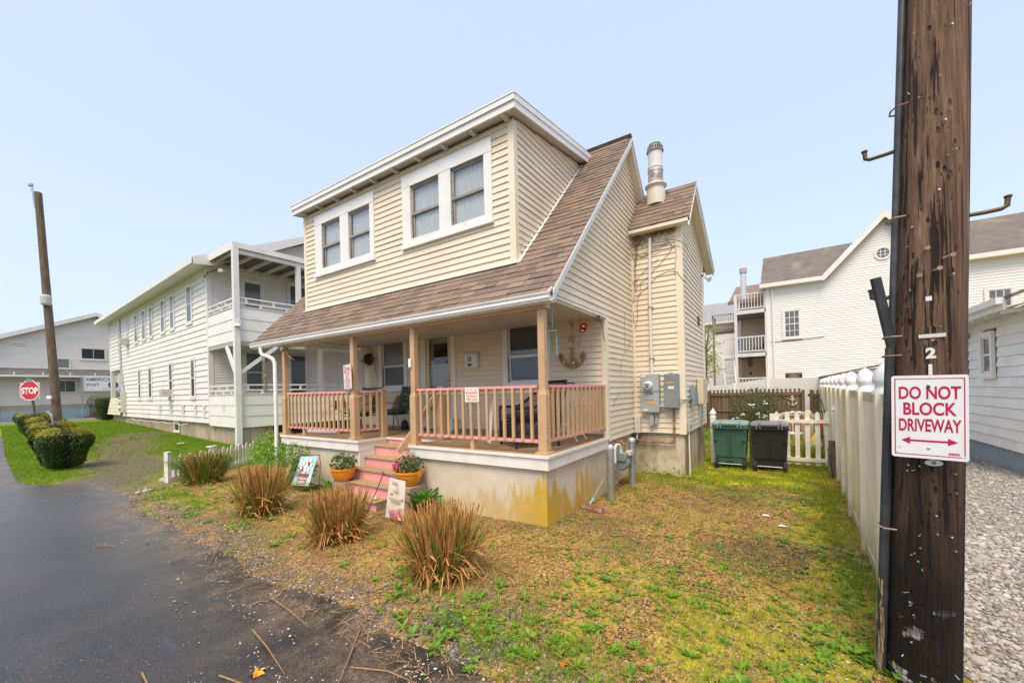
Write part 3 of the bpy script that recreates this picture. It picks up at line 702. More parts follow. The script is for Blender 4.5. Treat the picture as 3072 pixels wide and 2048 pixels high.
def axis(segs):
    a = []
    for lo, hi, st in segs: a += list(np.arange(lo, hi-1e-6, st))
    a.append(segs[-1][1]); return np.array(a)
gx = axis([(-700,-90,60),(-90,-40,4),(-40,-12,.5),(-12,-8,.16),(-8,3.6,.08),(3.6,9,.25),(9,60,4),(60,700,64)])
gy = axis([(-700,-40,60),(-40,-6,3),(-6,-3.2,.3),(-3.2,1.2,.08),(1.2,6.4,.14),(6.4,14,.4),(14,60,3),(60,700,64)])
GXX, GYY = np.meshgrid(gx, gy, indexing='ij'); GZZ = ground_z(GXX, GYY)
nX, nY = GXX.shape; idx = np.arange(nX*nY).reshape(nX, nY)
GF = np.stack([idx[:-1,:-1], idx[1:,:-1], idx[1:,1:], idx[:-1,1:]], -1).reshape(-1,4)
def moss_mask(x, y):
    m = ssn(2.6,4.0,y)*ssn(-.1,.6,x)*.9                                  # green strip towards the bins
    m = np.maximum(m, .75*np.exp(-((x-2.75)/.35)**2)*ssn(-1.5,1,y))      # along the vinyl fence
    m = np.maximum(m, .35*ssn(.2,1.2,x)*(1-ssn(-1.3,.3,y)))              # front of the drive
    m = np.maximum(m, .55*np.exp(-(((x+6.2)/1.6)**2+((y+1.5)/.7)**2)))
    m = np.maximum(m, .40*np.exp(-(((x+3.0)/1.6)**2+((y+1.2)/.5)**2)))
    m = np.maximum(m, .8*np.exp(-(((x-.75)/.7)**2+((y+1.95)/.35)**2)))
    m = np.maximum(m, .9*ssn(6.2,7.2,y)*(x > .5)*(x < 3.4))
    return np.clip(m, 0, 1)
def lawn_mask(x, y):
    lw = ssn(-7.6,-8.2,-(-x)) if False else 1-ssn(-8.6,-8.0,x+.25*(y+1.35))
    # worn drive between the hedge row and the white building
    c = np.stack([x,y],-1); path = [(-9.0,-2.2),(-11,-1.2),(-13.8,-.9),(-17.5,.2),(-22,1.6)]
    dm = np.full(np.shape(x), 99.)
    for (ax,ay),(bx,by) in zip(path[:-1], path[1:]):
        vx, vy = bx-ax, by-ay; tt = np.clip(((x-ax)*vx+(y-ay)*vy)/(vx*vx+vy*vy), 0, 1)
        dm = np.minimum(dm, np.hypot(x-ax-tt*vx, y-ay-tt*vy))
    drv = (1-ssn(.5,1.25,dm+.9*(fbm(x,y,.9,3,21)-.5)))
    return lw*(1-.92*drv), drv*lw
LW, DRV = lawn_mask(GXX, GYY); MS = moss_mask(GXX, GYY)
GRV = ssn(3.28,3.42,GXX)*ssn(-2.45,-2.2,GYY)*(GXX < 6.6)
def ground_mat():
    m, t, b = nodes_of('yard_soil'); p = posn(t)
    def attr(n): a = N(t, 'ShaderNodeAttribute'); a.attribute_name = n; return a.outputs['Fac']
    soil = mix(t, noise(t, p, 2.4, 6, .65, .35, .65), (.37,.165,.038), (.52,.29,.075))
    soil = mix(t, noise(t, p, .9, 6, .65, .46, .60), soil, (.12,.065,.028))
    soil = mix(t, noise(t, p, 34, 3, .7, .44, .58), soil, (.06,.034,.016))
    soil = mix(t, noise(t, p, 75, 2, .6, .60, .66), soil, (.62,.52,.38))
    moss = mix(t, noise(t, p, 9, 4, .6, .35, .65), (.58,.48,.012), (.29,.37,.010))
    msk = math_(t, 'MULTIPLY', math_(t, 'ADD', attr('moss'), .20), noise(t, p, 1.9, 7, .7, .43, .55), True)
    msk = math_(t, 'MULTIPLY', msk, noise(t, p, 15, 5, .7, .38, .50))
    c = mix(t, msk, soil, moss)
    drv = mix(t, noise(t, p, 12, 4, .7), (.085,.062,.042), (.19,.15,.105))
    c = mix(t, attr('drive'), c, drv)
    lawn = mix(t, noise(t, p, 5, 4, .6), (.12,.20,.008), (.20,.27,.014))
    c = mix(t, attr('lawn'), c, lawn)
    grv = mix(t, noise(t, p, 30, 3, .7), (.20,.18,.15), (.38,.35,.31))
    c = mix(t, attr('gravel'), c, grv)
    # broken asphalt shoulder: dark damp grit beside the road
    sh = math_(t, 'MULTIPLY', attr('shoulder'), noise(t, p, 4, 5, .65, .38, .55))
    c = mix(t, sh, c, mix(t, noise(t, p, 45, 3, .7, .45, .62), (.055,.048,.04), (.26,.23,.19)))
    t.links.new(c, b.inputs['Base Color']); b.inputs['Roughness'].default_value = .9; b.inputs['Specular IOR Level'].default_value = .25
    h = math_(t, 'ADD', noise(t, p, 30, 4, .7, 0, 1), math_(t, 'MULTIPLY', noise(t, p, 110, 2, .6, 0, 1), .5))
    bumpn(t, b, h, .8, .012); return m
M_SOIL = ground_mat()
GR = npmesh('ground', np.stack([GXX,GYY,GZZ],-1).reshape(-1,3), GF, M_SOIL, kind='structure', smooth=True)
DE = GYY-edge(GXX); SHO = (1-ssn(.12,.75,DE))*(GXX > -10)
DAMP = np.exp(-(((GXX-.55)/.45)**2+((GYY+1.75)/.28)**2))
for nm, arr in (('moss',MS),('lawn',LW),('drive',np.clip(DRV,0,1)),('gravel',GRV),('shoulder',np.clip(SHO+DAMP*1.2,0,1))):
    a = GR.data.attributes.new(nm, 'FLOAT', 'POINT'); a.data.foreach_set('value', arr.astype(np.float32).ravel())
# road sheet
def road_mat():
    m, t, b = nodes_of('wet_asphalt'); p = posn(t)
    c = mix(t, noise(t, p, 1.1, 5, .6, .35, .7), (.017,.0145,.012), (.030,.026,.021))
    c = mix(t, noise(t, p, 150, 2, .7, .56, .70), c, (.09,.08,.07))
    c = mix(t, noise(t, p, 70, 2, .6, .67, .70), c, (.32,.29,.25))
    sx = N(t, 'ShaderNodeSeparateXYZ'); t.links.new(p, sx.inputs[0])
    far = N(t, 'ShaderNodeMapRange'); far.inputs[1].default_value = -2.0; far.inputs[2].default_value = -9; t.links.new(sx.outputs[0], far.inputs[0])
    c = mix(t, math_(t, 'MULTIPLY', far.outputs[0], .6), c, (.11,.105,.10))           # sky sheen up the road, painted as a paler colour
    dirt = math_(t, 'MULTIPLY', noise(t, p, 1.7, 5, .6, .5, .66), .22)
    c = mix(t, dirt, c, (.10,.075,.05))
    ea = N(t, 'ShaderNodeAttribute'); ea.attribute_name = 'verge'
    vg = math_(t, 'MULTIPLY', ea.outputs['Fac'], noise(t, p, 2.6, 6, .65, .40, .60), True)
    c = mix(t, vg, c, mix(t, noise(t, p, 60, 3, .7, .4, .62), (.075,.052,.032), (.24,.18,.12)))
    t.links.new(c, b.inputs['Base Color'])
    pud = noise(t, posn(t, (.5,1.6,1)), 1.25, 4, .5, .715, .74)
    wet = noise(t, posn(t, (.7,1,1)), .8, 4, .6, .35, .68)
    r = N(t, 'ShaderNodeMapRange'); r.inputs[3].default_value = .36; r.inputs[4].default_value = .16; t.links.new(wet, r.inputs[0])
    rr = math_(t, 'MULTIPLY', r.outputs[0], math_(t, 'SUBTRACT', 1.0, math_(t, 'MULTIPLY', pud, .8)))
    t.links.new(rr, b.inputs['Roughness']); b.inputs['Specular IOR Level'].default_value = .48
    h = math_(t, 'MULTIPLY', noise(t, p, 190, 2, .7, 0, 1), math_(t, 'SUBTRACT', 1.0, pud))
    bumpn(t, b, h, .38, .005); return m
xs = np.concatenate([np.arange(-90,-12,.6), np.arange(-12,6,.12), np.arange(6,60.1,2)])
V = []; rows = 40
for k in range(rows):
    f = k/(rows-1); ye = edge(xs)+.35; yy = -9.5+(ye+9.5)*f
    V.append(np.stack([xs, yy, road_z(xs, yy)+.004*(fbm(xs,yy,.7,2,8)-.5)], -1))
V = np.array(V); nk = len(xs); ii = np.arange(rows*nk).reshape(rows, nk)
RD = npmesh('road', V.reshape(-1,3), np.stack([ii[:-1,:-1], ii[:-1,1:], ii[1:,1:], ii[1:,:-1]], -1).reshape(-1,4), road_mat(), kind='structure', smooth=True)
_va = RD.data.attributes.new('verge', 'FLOAT', 'POINT'); _ve = edge(V[...,0])-V[...,1]; _va.data.foreach_set('value', ((1-ssn(.05,.75,_ve))*.9+.22*(1-ssn(.5,1.6,_ve))*(V[...,0] > -1)).astype(np.float32).ravel())
# cross street beyond the lawn (in front of the far hall)
cs = MB(); cs.slab([(-42.8,-9.4,-.583),(-38.2,-9.4,-.583),(-38.2,30,-.583),(-42.8,30,-.583)], (0,0,.03)); cs.build('cross_street', mat('grey_asphalt', (.20,.19,.18), .6), kind='structure')

# ================================================================== scattered ground cover
def pick(n, x0, x1, y0, y1, dens=None):
    P = np.empty((0,2))
    while len(P) < n:
        q = np.stack([rng.uniform(x0,x1,n*2), rng.uniform(y0,y1,n*2)], -1)
        if dens is not None: q = q[rng.random(len(q)) < dens(q[:,0], q[:,1])]
        P = np.vstack([P, q])
    return P[:n]
def free(x, y):     # not under the house, steps, fences
    inside = (x > -6.2)&(x < .0)&(y > .03)&(y < 6.3) | (x > -.1)&(x < .93)&(y > 3.58)&(y < 6.2) | (x > -3.9)&(x < -2.4)&(y > -.55)&(y < .7)
    return ~inside
def blades(name, P, h, wd, lean, mt, parent=None, kind='stuff', z=None, az=None):
    n = len(P); P = np.asarray(P); h = np.broadcast_to(h, n); wd = np.broadcast_to(wd, n); lean = np.broadcast_to(lean, n)
    z = ground_z(P[:,0],P[:,1])-.004 if z is None else z
    a = rng.uniform(0,2*np.pi,n) if az is None else az; b = a+np.pi/2+rng.normal(0,.5,n)
    B = np.stack([P[:,0],P[:,1],z],-1); L = np.stack([np.cos(a),np.sin(a),np.zeros(n)],-1); Wv = np.stack([np.cos(b),np.sin(b),np.zeros(n)],-1)*(wd/2)[:,None]
    up = np.array([0,0,1.]); mid = B+up*(h*.55)[:,None]+L*(h*lean*.3)[:,None]; tip = B+up*(h*(1-.25*lean))[:,None]+L*(h*lean)[:,None]
    V = np.stack([B-Wv,B+Wv,mid-Wv*.75,mid+Wv*.75,tip],1).reshape(-1,3); o = (np.arange(n)*5)[:,None]
    F = np.stack([o+np.array([0,1,3]),o+np.array([0,3,2]),o+np.array([2,3,4])],1).reshape(-1,3)
    return npmesh(name, V, F, mt, parent, kind)
def leafcloud(name, C_, size, mt, parent=None, kind='stuff', up=.35, aspect=.55, nrm=None):
    n = len(C_); size = np.broadcast_to(size, n)
    d = rng.normal(0,1,(n,3)); d[:,2] += up
    if nrm is not None: d = nrm+d*.55
    d /= np.linalg.norm(d,axis=1)[:,None]
    a = rng.normal(0,1,(n,3)); a -= d*(a*d).sum(1)[:,None]; a /= np.linalg.norm(a,axis=1)[:,None]; b = np.cross(d,a)
    s = size[:,None]; k = aspect
    V = np.stack([C_-a*s*.5, C_+b*s*k*.5+d*s*.06, C_+a*s*.5-d*s*.05, C_-b*s*k*.5+d*s*.06],1).reshape(-1,3); o = (np.arange(n)*4)[:,None]
    F = np.stack([o+np.array([0,1,2]),o+np.array([0,2,3])],1).reshape(-1,3)
    return npmesh(name, V, F, mt, parent, kind)
_ico = None
def stones(name, P, size, mt, flat=.55, kind='stuff', parent=None, sub=1):
    bm = bmesh.new(); bmesh.ops.create_icosphere(bm, subdivisions=sub, radius=1); bm.verts.ensure_lookup_table()
    v0 = np.array([v.co[:] for v in bm.verts]); f0 = np.array([[v.index for v in f.verts] for f in bm.faces]); bm.free()
    n = len(P); m = len(v0); s = np.broadcast_to(size, n)
    sc = np.stack([s*rng.uniform(.7,1.3,n), s*rng.uniform(.6,1.0,n), s*flat*rng.uniform(.7,1.2,n)],-1)
    v = v0[None]*(1+rng.normal(0,.13,(n,m,1)))*sc[:,None]; a = rng.uniform(0,6.28,n); c, q = np.cos(a)[:,None], np.sin(a)[:,None]
    x = v[...,0]*c-v[...,1]*q; y = v[...,0]*q+v[...,1]*c; v = np.stack([x,y,v[...,2]],-1)+P[:,None]
    F = (f0[None]+(np.arange(n)*m)[:,None,None]).reshape(-1,3)
    return npmesh(name, v.reshape(-1,3), F, mt, parent, kind, smooth=True)
def onground(P, dz=0): return np.stack([P[:,0],P[:,1],ground_z(P[:,0],P[:,1])+dz],-1)
M_PEB = leafmat('pebble', [(.48,.41,.32),(.30,.22,.14),(.58,.52,.44),(.19,.14,.09),(.42,.30,.18),(.11,.085,.06),(.36,.25,.14)], .8, 0)
M_GRV = leafmat('gravel_stone', [(.42,.39,.34),(.32,.29,.25),(.52,.50,.46),(.24,.215,.19),(.38,.33,.27),(.16,.14,.12),(.46,.43,.39)], .75, 0)
M_STRAW = leafmat('straw', [(.46,.24,.08),(.56,.34,.13),(.34,.16,.05),(.62,.42,.20),(.24,.12,.05)], .7, .1)
M_WEED = leafmat('weed_leaf', [(.14,.30,.02),(.22,.40,.03),(.10,.23,.03),(.30,.44,.05)], .5, .35)
M_GRASS = leafmat('grass_blade', [(.24,.36,.012),(.33,.43,.02),(.17,.29,.012),(.42,.44,.05),(.26,.39,.015)], .55, .4)
M_LAWN = leafmat('lawn_blade', [(.13,.25,.012),(.20,.33,.018),(.10,.20,.012),(.27,.36,.03),(.16,.28,.015)], .55, .4)
# pebbles in the yard and along the road's edge
P = pick(17000, -8, 3.0, -2.5, 3.4, lambda x,y: free(x,y)*(.16+.84*np.exp(-((y-edge(x)-.25)/.32)**2))*(y > edge(x)-.12)*(x < 3.05))
stones('yard_pebbles', onground(P, .001), rng.gamma(2.0,.0022,len(P))+.0025, M_PEB, sub=1)
P = pick(700, -6, 2.6, -4.1, -2.2, lambda x,y: np.exp(-((y-edge(x))/.5)**2)*(y < edge(x)+.1))
stones('road_grit', np.stack([P[:,0],P[:,1],road_z(P[:,0],P[:,1])+.003],-1), rng.gamma(2,.0018,len(P))+.002, M_PEB)
# gravel bed on the right of the fence
P = pick(40000, 3.2, 6.1, -1.9, 10.5, lambda x,y: np.where(y < 2.5, 1, .30))
stones('gravel_bed', onground(P, .006), rng.gamma(2.5,.0042,len(P))+.006, M_GRV, .6)
# straw litter: thin dry pieces lying about, thick round the cut grasses
CL = [(-3.85,-1.45),(-1.95,-1.55),(-.18,-1.62),(-7.35,-1.05)]
def strawd(x, y):
    d = .07+sum(1.3*np.exp(-((x-cx)**2+(y-cy)**2)/.55) for cx, cy in CL[:3])+.25*np.exp(-((x+.3)/1.6)**2-((y+.5)/.8)**2)
    return np.clip(d,0,1)*free(x,y)*(y > edge(x)-.25)*(x < 3)
P = pick(6800, -7.5, 3.0, -2.8, 3.2, strawd); n = len(P); a = rng.uniform(0,6.28,n); L = rng.gamma(2.4,.026,n)+.025
Zp = np.maximum(ground_z(P[:,0],P[:,1]), road_z(P[:,0],P[:,1]))+.004+rng.random(n)*.012
D = np.stack([np.cos(a),np.sin(a),rng.normal(0,.10,n)],-1)*(L/2)[:,None]; Wv = np.stack([-np.sin(a),np.cos(a),np.zeros(n)],-1)*rng.uniform(.0012,.0035,n)[:,None]
C3 = np.stack([P[:,0],P[:,1],Zp],-1); Hh = np.array([0,0,.002])
V = np.stack([C3-D-Wv,C3-D+Wv,C3+Wv*.9+Hh,C3-Wv*.9+Hh,C3+D+Wv*.4,C3+D-Wv*.4],1).reshape(-1,3); o = (np.arange(n)*6)[:,None]
npmesh('straw_litter', V, np.stack([o+np.array([0,1,2,3]),o+np.array([3,2,4,5])],1).reshape(-1,4), M_STRAW, kind='stuff')
# weeds: little rosettes of pointed leaves
def weedd(x, y):
    m = .35*ssn(.1,1.0,x)*(1-ssn(-.6,.8,y))+.12*(x > -.4)+.9*np.exp(-(((x-.75)/.75)**2+((y+2.0)/.38)**2))+.8*np.exp(-((x-2.75)/.25)**2)*(y > -1.2)
    m = m+.30*ssn(.0,1.0,x)*(1-ssn(-1.2,.9,y))+.3*np.exp(-(((x+5.8)/1.8)**2+((y+1.7)/.5)**2))+.14*(y > -2)
    return np.clip(m*(.35+1.3*(fbm(x,y,1.6,3,40) > .5)),0,1)*free(x,y)*(y > edge(x)+.05)*(x < 2.98)
P = pick(1250, -7.6, 3.0, -2.4, 3.6, weedd); C_, S_ = [], []
Vv, Ff = [], []; o = 0
for (x, y) in P:
    z = float(ground_z(x,y)); k = random.randint(5,9); s = random.uniform(.022,.055)*(1.6 if y < -.8 else 1); a0 = random.random()*6
    for i in range(k):
        a = a0+i*6.283/k+random.uniform(-.3,.3); L = s*random.uniform(.7,1.25); el = random.uniform(.15,.9); w_ = L*random.uniform(.14,.22)
        dx, dy = math.cos(a)*math.cos(el), math.sin(a)*math.cos(el); px, py = -math.sin(a)*w_, math.cos(a)*w_; dz_ = math.sin(el)
        Vv += [(x,y,z),(x+dx*L*.55+px,y+dy*L*.55+py,z+dz_*L*.5),(x+dx*L,y+dy*L,z+dz_*L*.75),(x+dx*L*.55-px,y+dy*L*.55-py,z+dz_*L*.5)]
        Ff += [(o,o+1,o+2),(o,o+2,o+3)]; o += 4
npmesh('yard_weeds', Vv, Ff, M_WEED, kind='stuff')
# grass in tufts: thick by the bins and the base of the walls, thin in the drive
def tuftd(x, y):
    m = .9*ssn(2.9,4.2,y)*(x > .0)+.85*np.exp(-(((x-.7)/1.0)**2+((y-3.1)/.45)**2))+.5*np.exp(-((x-2.85)/.22)**2)*(y > -1)+.9*np.exp(-(((x-.8)/.6)**2+((y+1.95)/.3)**2))
    m = m+.22*ssn(.1,1.1,x)*(1-ssn(-1.2,1.0,y))+.05*(fbm(x,y,2.2,3,50) > .52)+.55*np.exp(-(((x+6.6)/1.2)**2+((y+1.75)/.25)**2))+.35*np.exp(-(((x-.35)/.5)**2+((y-2.2)/.5)**2))
    return np.clip(m*(.25+1.1*(fbm(x,y,3.1,3,44) > .47)),0,1)*free(x,y)*(y > edge(x)+.04)*(x < 3.1+.045*(y-.36))
P = pick(34000, -7.6, 3.3, -2.4, 6.2, tuftd)
blades('yard_grass', P, rng.gamma(4,.011,len(P))+.012, rng.uniform(.003,.006,len(P)), rng.uniform(.1,.9,len(P)), M_GRASS)
P = pick(9000, .6, 3.5, 6.2, 11, lambda x,y: .3+.7*(fbm(x,y,1.1,3,61) > .45))
blades('garden_grass', P, rng.gamma(4,.022,len(P))+.03, rng.uniform(.006,.012,len(P)), rng.uniform(.1,.8,len(P)), M_GRASS)
# litter flakes: broken leaves and bark crumbs over the bare soil
P = pick(13000, -7.6, 3.0, -2.5, 3.6, lambda x,y: free(x,y)*(y > edge(x)-.1)*(x < 3.05)*(.25+.75*(fbm(x,y,1.4,4,77) > .47)))
leafcloud('leaf_litter', onground(P, .006), rng.gamma(2.5,.0055,len(P))+.005, leafmat('litter_flake', [(.20,.10,.035),(.33,.18,.06),(.08,.045,.02),(.42,.27,.11),(.14,.065,.025),(.05,.03,.018)], .85, .05), None, 'stuff', 2.5, .6)
# taller leafy weeds beside the nearest clump and the verge
C_ = []
for (cx, cy, sx_, sy_, h_, k) in ((-.55,-1.72,.09,.10,.13,90),(.25,-2.10,.12,.09,.11,110),(.75,-2.02,.22,.14,.08,110),(-.35,-2.02,.12,.08,.07,50),(1.15,-1.85,.25,.2,.05,60),(-6.55,-1.75,.22,.12,.09,120),(-3.6,-1.85,.15,.08,.06,60),(2.8,.2,.10,.5,.14,160),(.62,3.35,.35,.12,.14,260),(2.85,-.9,.1,.25,.12,70)):
    q = np.stack([rng.normal(cx,sx_,k),rng.normal(cy,sy_,k)],-1); C_.append(np.concatenate([q,(ground_z(q[:,0],q[:,1])+np.abs(rng.normal(h_*.5,h_*.45,k)))[:,None]],1))
C_ = np.concatenate(C_); leafcloud('tall_weeds', C_, rng.uniform(.025,.06,len(C_)), M_WEED, None, 'stuff', 1.0, .6)
# lawn on the left
def lawnd(x, y):
    l, d = lawn_mask(x, y); s = np.clip(12/np.abs(x), .2, 1)
    return np.clip(l*s+.07*(d > .4)*(fbm(x,y,2,3,70) > .5),0,1)*(y > edge(x)+.02)*((y < 2.2+.052*(-15.9-x)) | (x > -13.4))
P = pick(85000, -34, -7.9, -3.1, 3.2, lawnd)
sc = np.clip(-P[:,0]/11, .85, 2.2)
blades('lawn_grass', P, (rng.gamma(5,.0075,len(P))+.018)*sc**.5, rng.uniform(.005,.009,len(P))*sc, rng.uniform(.1,.9,len(P)), M_LAWN)
# ================================================================== helpers for the other buildings
M_WSID = mat('white_lap_siding', (.80,.765,.71), .55, (.73,.695,.63), 1.5, dirt=(.50,.47,.36), dscale=1.3, dlo=.58, dhi=.85)
M_WTRIM = mat('white_paint', (.76,.74,.70), .5, (.68,.66,.61), 2)
M_WFOUND = mat('stained_concrete', (.46,.38,.27), .85, (.33,.26,.17), 1.4, bump=.3, bscale=25, dirt=(.20,.16,.11), dscale=2.2, dlo=.5, dhi=.75)
M_DGLASS = mat('dark_glazing', (.045,.05,.052), .12, spec=.6)
M_GGLASS = mat('grey_glazing', (.13,.14,.145), .15, (.09,.10,.105), 2, spec=.6)
M_ROOFG = mat('grey_brown_roof', (.17,.145,.125), .9, (.13,.11,.095), 2.5, bump=.3, bscale=30, dirt=(.27,.25,.17), dscale=.9, dlo=.55, dhi=.8)
def course_lines(base, e, dark=.72):
    pass
def fwin(parent, O, U, Nn, u0, u1, v0, v1, trim=None, glass=None, cw=.08, mid=True, grid=None, proud=.04, name='window', lower=None, sillw=.03):
    """small far window: casing mesh with sash and pane children"""
    O = Vector(O)+Vector(Nn)*.024
    m = MB(); trim = trim or M_WTRIM
    pb(m, O, U, Nn, u0-cw, u0, v0-cw, v1+cw, .0, proud); pb(m, O, U, Nn, u1, u1+cw, v0-cw, v1+cw, .0, proud)
    pb(m, O, U, Nn, u0, u1, v1, v1+cw, .0, proud-.001); pb(m, O, U, Nn, u0-cw-sillw*.5, u1+cw+sillw*.5, v0-cw-.02, v0-.0, .001, proud+.02)
    wn = m.build(name, trim, parent)
    g = MB(); mt = (v0+v1)/2 if mid else None
    if mid: pb(g, O, U, Nn, u0, u1, mt, v1, .004, .012)
    else: pb(g, O, U, Nn, u0, u1, v0, v1, .004, .012)
    g.build('pane', glass or M_DGLASS, wn)
    if mid: g = MB(); pb(g, O, U, Nn, u0, u1, v0, mt, .003, .009); g.build('pane', lower or glass or M_DGLASS, wn)
    s = MB(); f = min(.035, (u1-u0)*.12)
    pb(s, O, U, Nn, u0, u0+f, v0, v1, .006, .022); pb(s, O, U, Nn, u1-f, u1, v0, v1, .006, .022); pb(s, O, U, Nn, u0+f, u1-f, v1-f, v1, .006, .0215); pb(s, O, U, Nn, u0+f, u1-f, v0, v0+f, .006, .0215)
    if mid: pb(s, O, U, Nn, u0+f, u1-f, mt-f*.6, mt+f*.6, .006, .024)
    if grid:
        for k in range(1, grid[0]): x = u0+(u1-u0)*k/grid[0]; pb(s, O, U, Nn, x-.012, x+.012, v0+f, v1-f, .0125, .02)
        for k in range(1, grid[1]): y = v0+(v1-v0)*k/grid[1]; pb(s, O, U, Nn, u0+f, u1-f, y-.012, y+.012, .0125, .0195)
    s.build('sash', trim, wn); return wn

# ================================================================== white two storey apartment house on the left
WBO = Vector((-15.92, 2.2, 0)); wd = Vector((-.99863, .05234, 0)); wn_ = Vector((.05234, .99863, 0))
def WP(u, s, z): return WBO+wd*u+wn_*s+Vector((0,0,z))
W = root('white_apartment_house', 'long white two storey clapboard house with double porch and narrow windows', 'house', tuple(WP(9,4,-.8)))
UF = wd; NF = -wn_
upper = [(2.62,1.72),(4.98,4.16),(6.46,5.62),(8.56,7.75),(10.05,9.1),(11.7,10.8),(13.6,13.0),(15.9,15.45)]
wl = []; 
for a, b in upper: wl.append((b+.17, a-.16, 3.98, 5.46))
lo_ = [(2.26,1.52),(5.36,4.6),(8.96,8.15),(11.1,10.4)]
ll = [(b+.14, a-.16, .86, 2.40) for a, b in lo_]
siding(W, WBO, UF, NF, [[(0,-.20),(15.25,-.20),(15.25,5.95),(0,5.95)], [(15.25,2.8),(18.4,2.8),(18.4,5.95),(15.25,5.95)]], -.20, .232, M_WSID, [(x0-.02,x1+.02,v0-.02,v1+.02) for x0,x1,v0,v1 in wl+ll], proud=.03, wob=.004, slot=.012)
for x0, x1, v0, v1 in wl+ll: fwin(W, WBO, UF, NF, x0, x1, v0, v1, cw=.10, glass=M_GGLASS, lower=M_DGLASS, proud=.022)
m = MB(); m.slab([WP(-.0,.002,-.2),WP(-.0,.002,5.9),WP(-.0,.12,5.9),WP(-.0,.12,-.2)], -wd*.03)
pb(m, WBO, UF, NF, -.03, .11, -.22, 5.9, .0, .045); pb(m, WBO, UF, NF, 18.3, 18.42, 2.78, 5.9, .0, .045); m.build('corner_board', M_WTRIM, W)
# far end: recessed lower porch, flared half wall and square post
m = MB(); m.slab([WP(15.25,-.04,2.66),WP(18.4,-.04,2.66),WP(18.4,-.04,2.8),WP(15.25,-.04,2.8)], wn_*.2); m.slab([WP(17.9,-.06,.9),WP(18.15,-.06,.9),WP(18.15,-.06,2.66),WP(17.9,-.06,2.66)], wn_*.2); m.build('porch_frame', M_WTRIM, W)
for i in range(5):
    z0, z1 = -.12+i*.21, .09+i*.21; o0, o1 = -.16+.028*i, -.16+.028*(i+1)
    m = MB(); m.slab([WP(14.95,o0-.02,z0),WP(18.62-.03*i,o0-.02,z0),WP(18.6-.03*i,o1,z1),WP(14.95,o1,z1)], wn_*.03); m.build('siding_plank', mat('mossy_siding', (.68,.65,.50), .6, (.60,.58,.36), 2), W)
m = MB(); m.slab([WP(15.25,1.6,-.2),WP(18.4,1.6,-.2),WP(18.4,1.6,2.8),WP(15.25,1.6,2.8)], wn_*.05); m.slab([WP(15.2,.02,-.2),WP(15.25,.02,-.2),WP(15.25,.02,2.8),WP(15.2,.02,2.8)], wn_*1.6); m.build('porch_wall', M_WSID, W)
# foundation
m = MB(); m.slab([WP(-2.7,.10,-1.3),WP(18.5,.10,-1.3),WP(18.5,.10,-.22),WP(-2.7,.10,-.22)], wn_*.25); m.slab([WP(-.3,.36,-1.3),WP(-2.7,.36,-1.3),WP(-2.7,.36,-.26),WP(-.3,.36,-.26)], wn_*.6); m.slab([WP(-.0,.4,-1.3),WP(-.2,.4,-1.3),WP(-.2,.4,-.22),WP(-.0,.4,-.22)], wn_*8); m.build('foundation', M_WFOUND, W)
fwin(W, WP(0,.10,0), UF, NF, 4.25, 4.95, -.68, -.24, cw=.05, mid=False, name='cellar_window')
# side wall (u = 0) behind the double porch
siding(W, WBO, wn_, -wd, [[(0,-.2),(9,-.2),(9,5.95),(0,5.95)], [(0,5.95),(9,5.95),(4.5,8.1)]], -.2, .105, M_WSID, joined=True, proud=.018, slot=.006, name='end_wall_siding')
SU, SN = wn_, -wd
M_GREENG = mat('dim_green_glazing', (.10,.12,.11), .15, (.15,.17,.15), 1.2, spec=.6)
fwin(W, WBO, SU, SN, 1.22, 1.86, 3.9, 5.55, cw=.12, glass=M_GREENG); fwin(W, WBO, SU, SN, 1.22, 1.86, 1.0, 2.62, cw=.12, glass=M_GREENG)
fwin(W, WBO, SU, SN, 3.02, 3.75, 2.9, 5.75, cw=.12, glass=M_GGLASS, grid=(2,4), name='porch_door', mid=False)
fwin(W, WBO, SU, SN, 2.98, 3.85, .05, 2.62, cw=.10, glass=M_DGLASS, name='porch_door', mid=False)
# porch: floors, panels, rails, posts, braces, roof with open rafters
PU = -2.75
for i, (z0, z1) in enumerate(((-.27,.12),(.125,.51),(.515,.88),(2.75,3.13),(3.135,3.52),(3.525,3.92))):
    m = MB(); a = WP(-.02,-.02,z0); b = WP(PU,-.02,z0)
    m.slab([a-wn_*.022, b-wn_*.022, b+Vector((0,0,z1-z0))-wn_*.004, a+Vector((0,0,z1-z0))-wn_*.004], wn_*.03); m.build('siding_plank', M_WSID, W)
    m = MB(); a = WP(PU-.02,.02,z0); b = WP(PU-.02,7,z0)
    m.slab([a-wd*.0+(-wd)*-.0+Vector((.022,0,0)), b+Vector((.022,0,0)), b+Vector((.004,0,z1-z0)), a+Vector((.004,0,z1-z0))], wd*.03); m.build('siding_plank', M_WSID, W)
m = MB()
m.slab([WP(0,0,-.05),WP(PU,0,-.05),WP(PU,7,-.05),WP(0,7,-.05)], (0,0,.05)); m.slab([WP(0,-.03,2.60),WP(PU-.03,-.03,2.60),WP(PU-.03,7,2.60),WP(0,7,2.60)], (0,0,.14)); m.build('porch_floor', mat('porch_boards', (.40,.39,.37), .7), W)
m = MB()
for zt in (.89, 3.93): m.slab([WP(0,-.05,zt),WP(PU-.05,-.05,zt),WP(PU-.05,.06,zt),WP(0,.06,zt)], (0,0,.03)); m.slab([WP(PU+.06,.061,zt),WP(PU-.05,.061,zt),WP(PU-.05,7,zt),WP(PU+.06,7,zt)], (0,0,.03))
m.build('panel_cap', M_WTRIM, W)
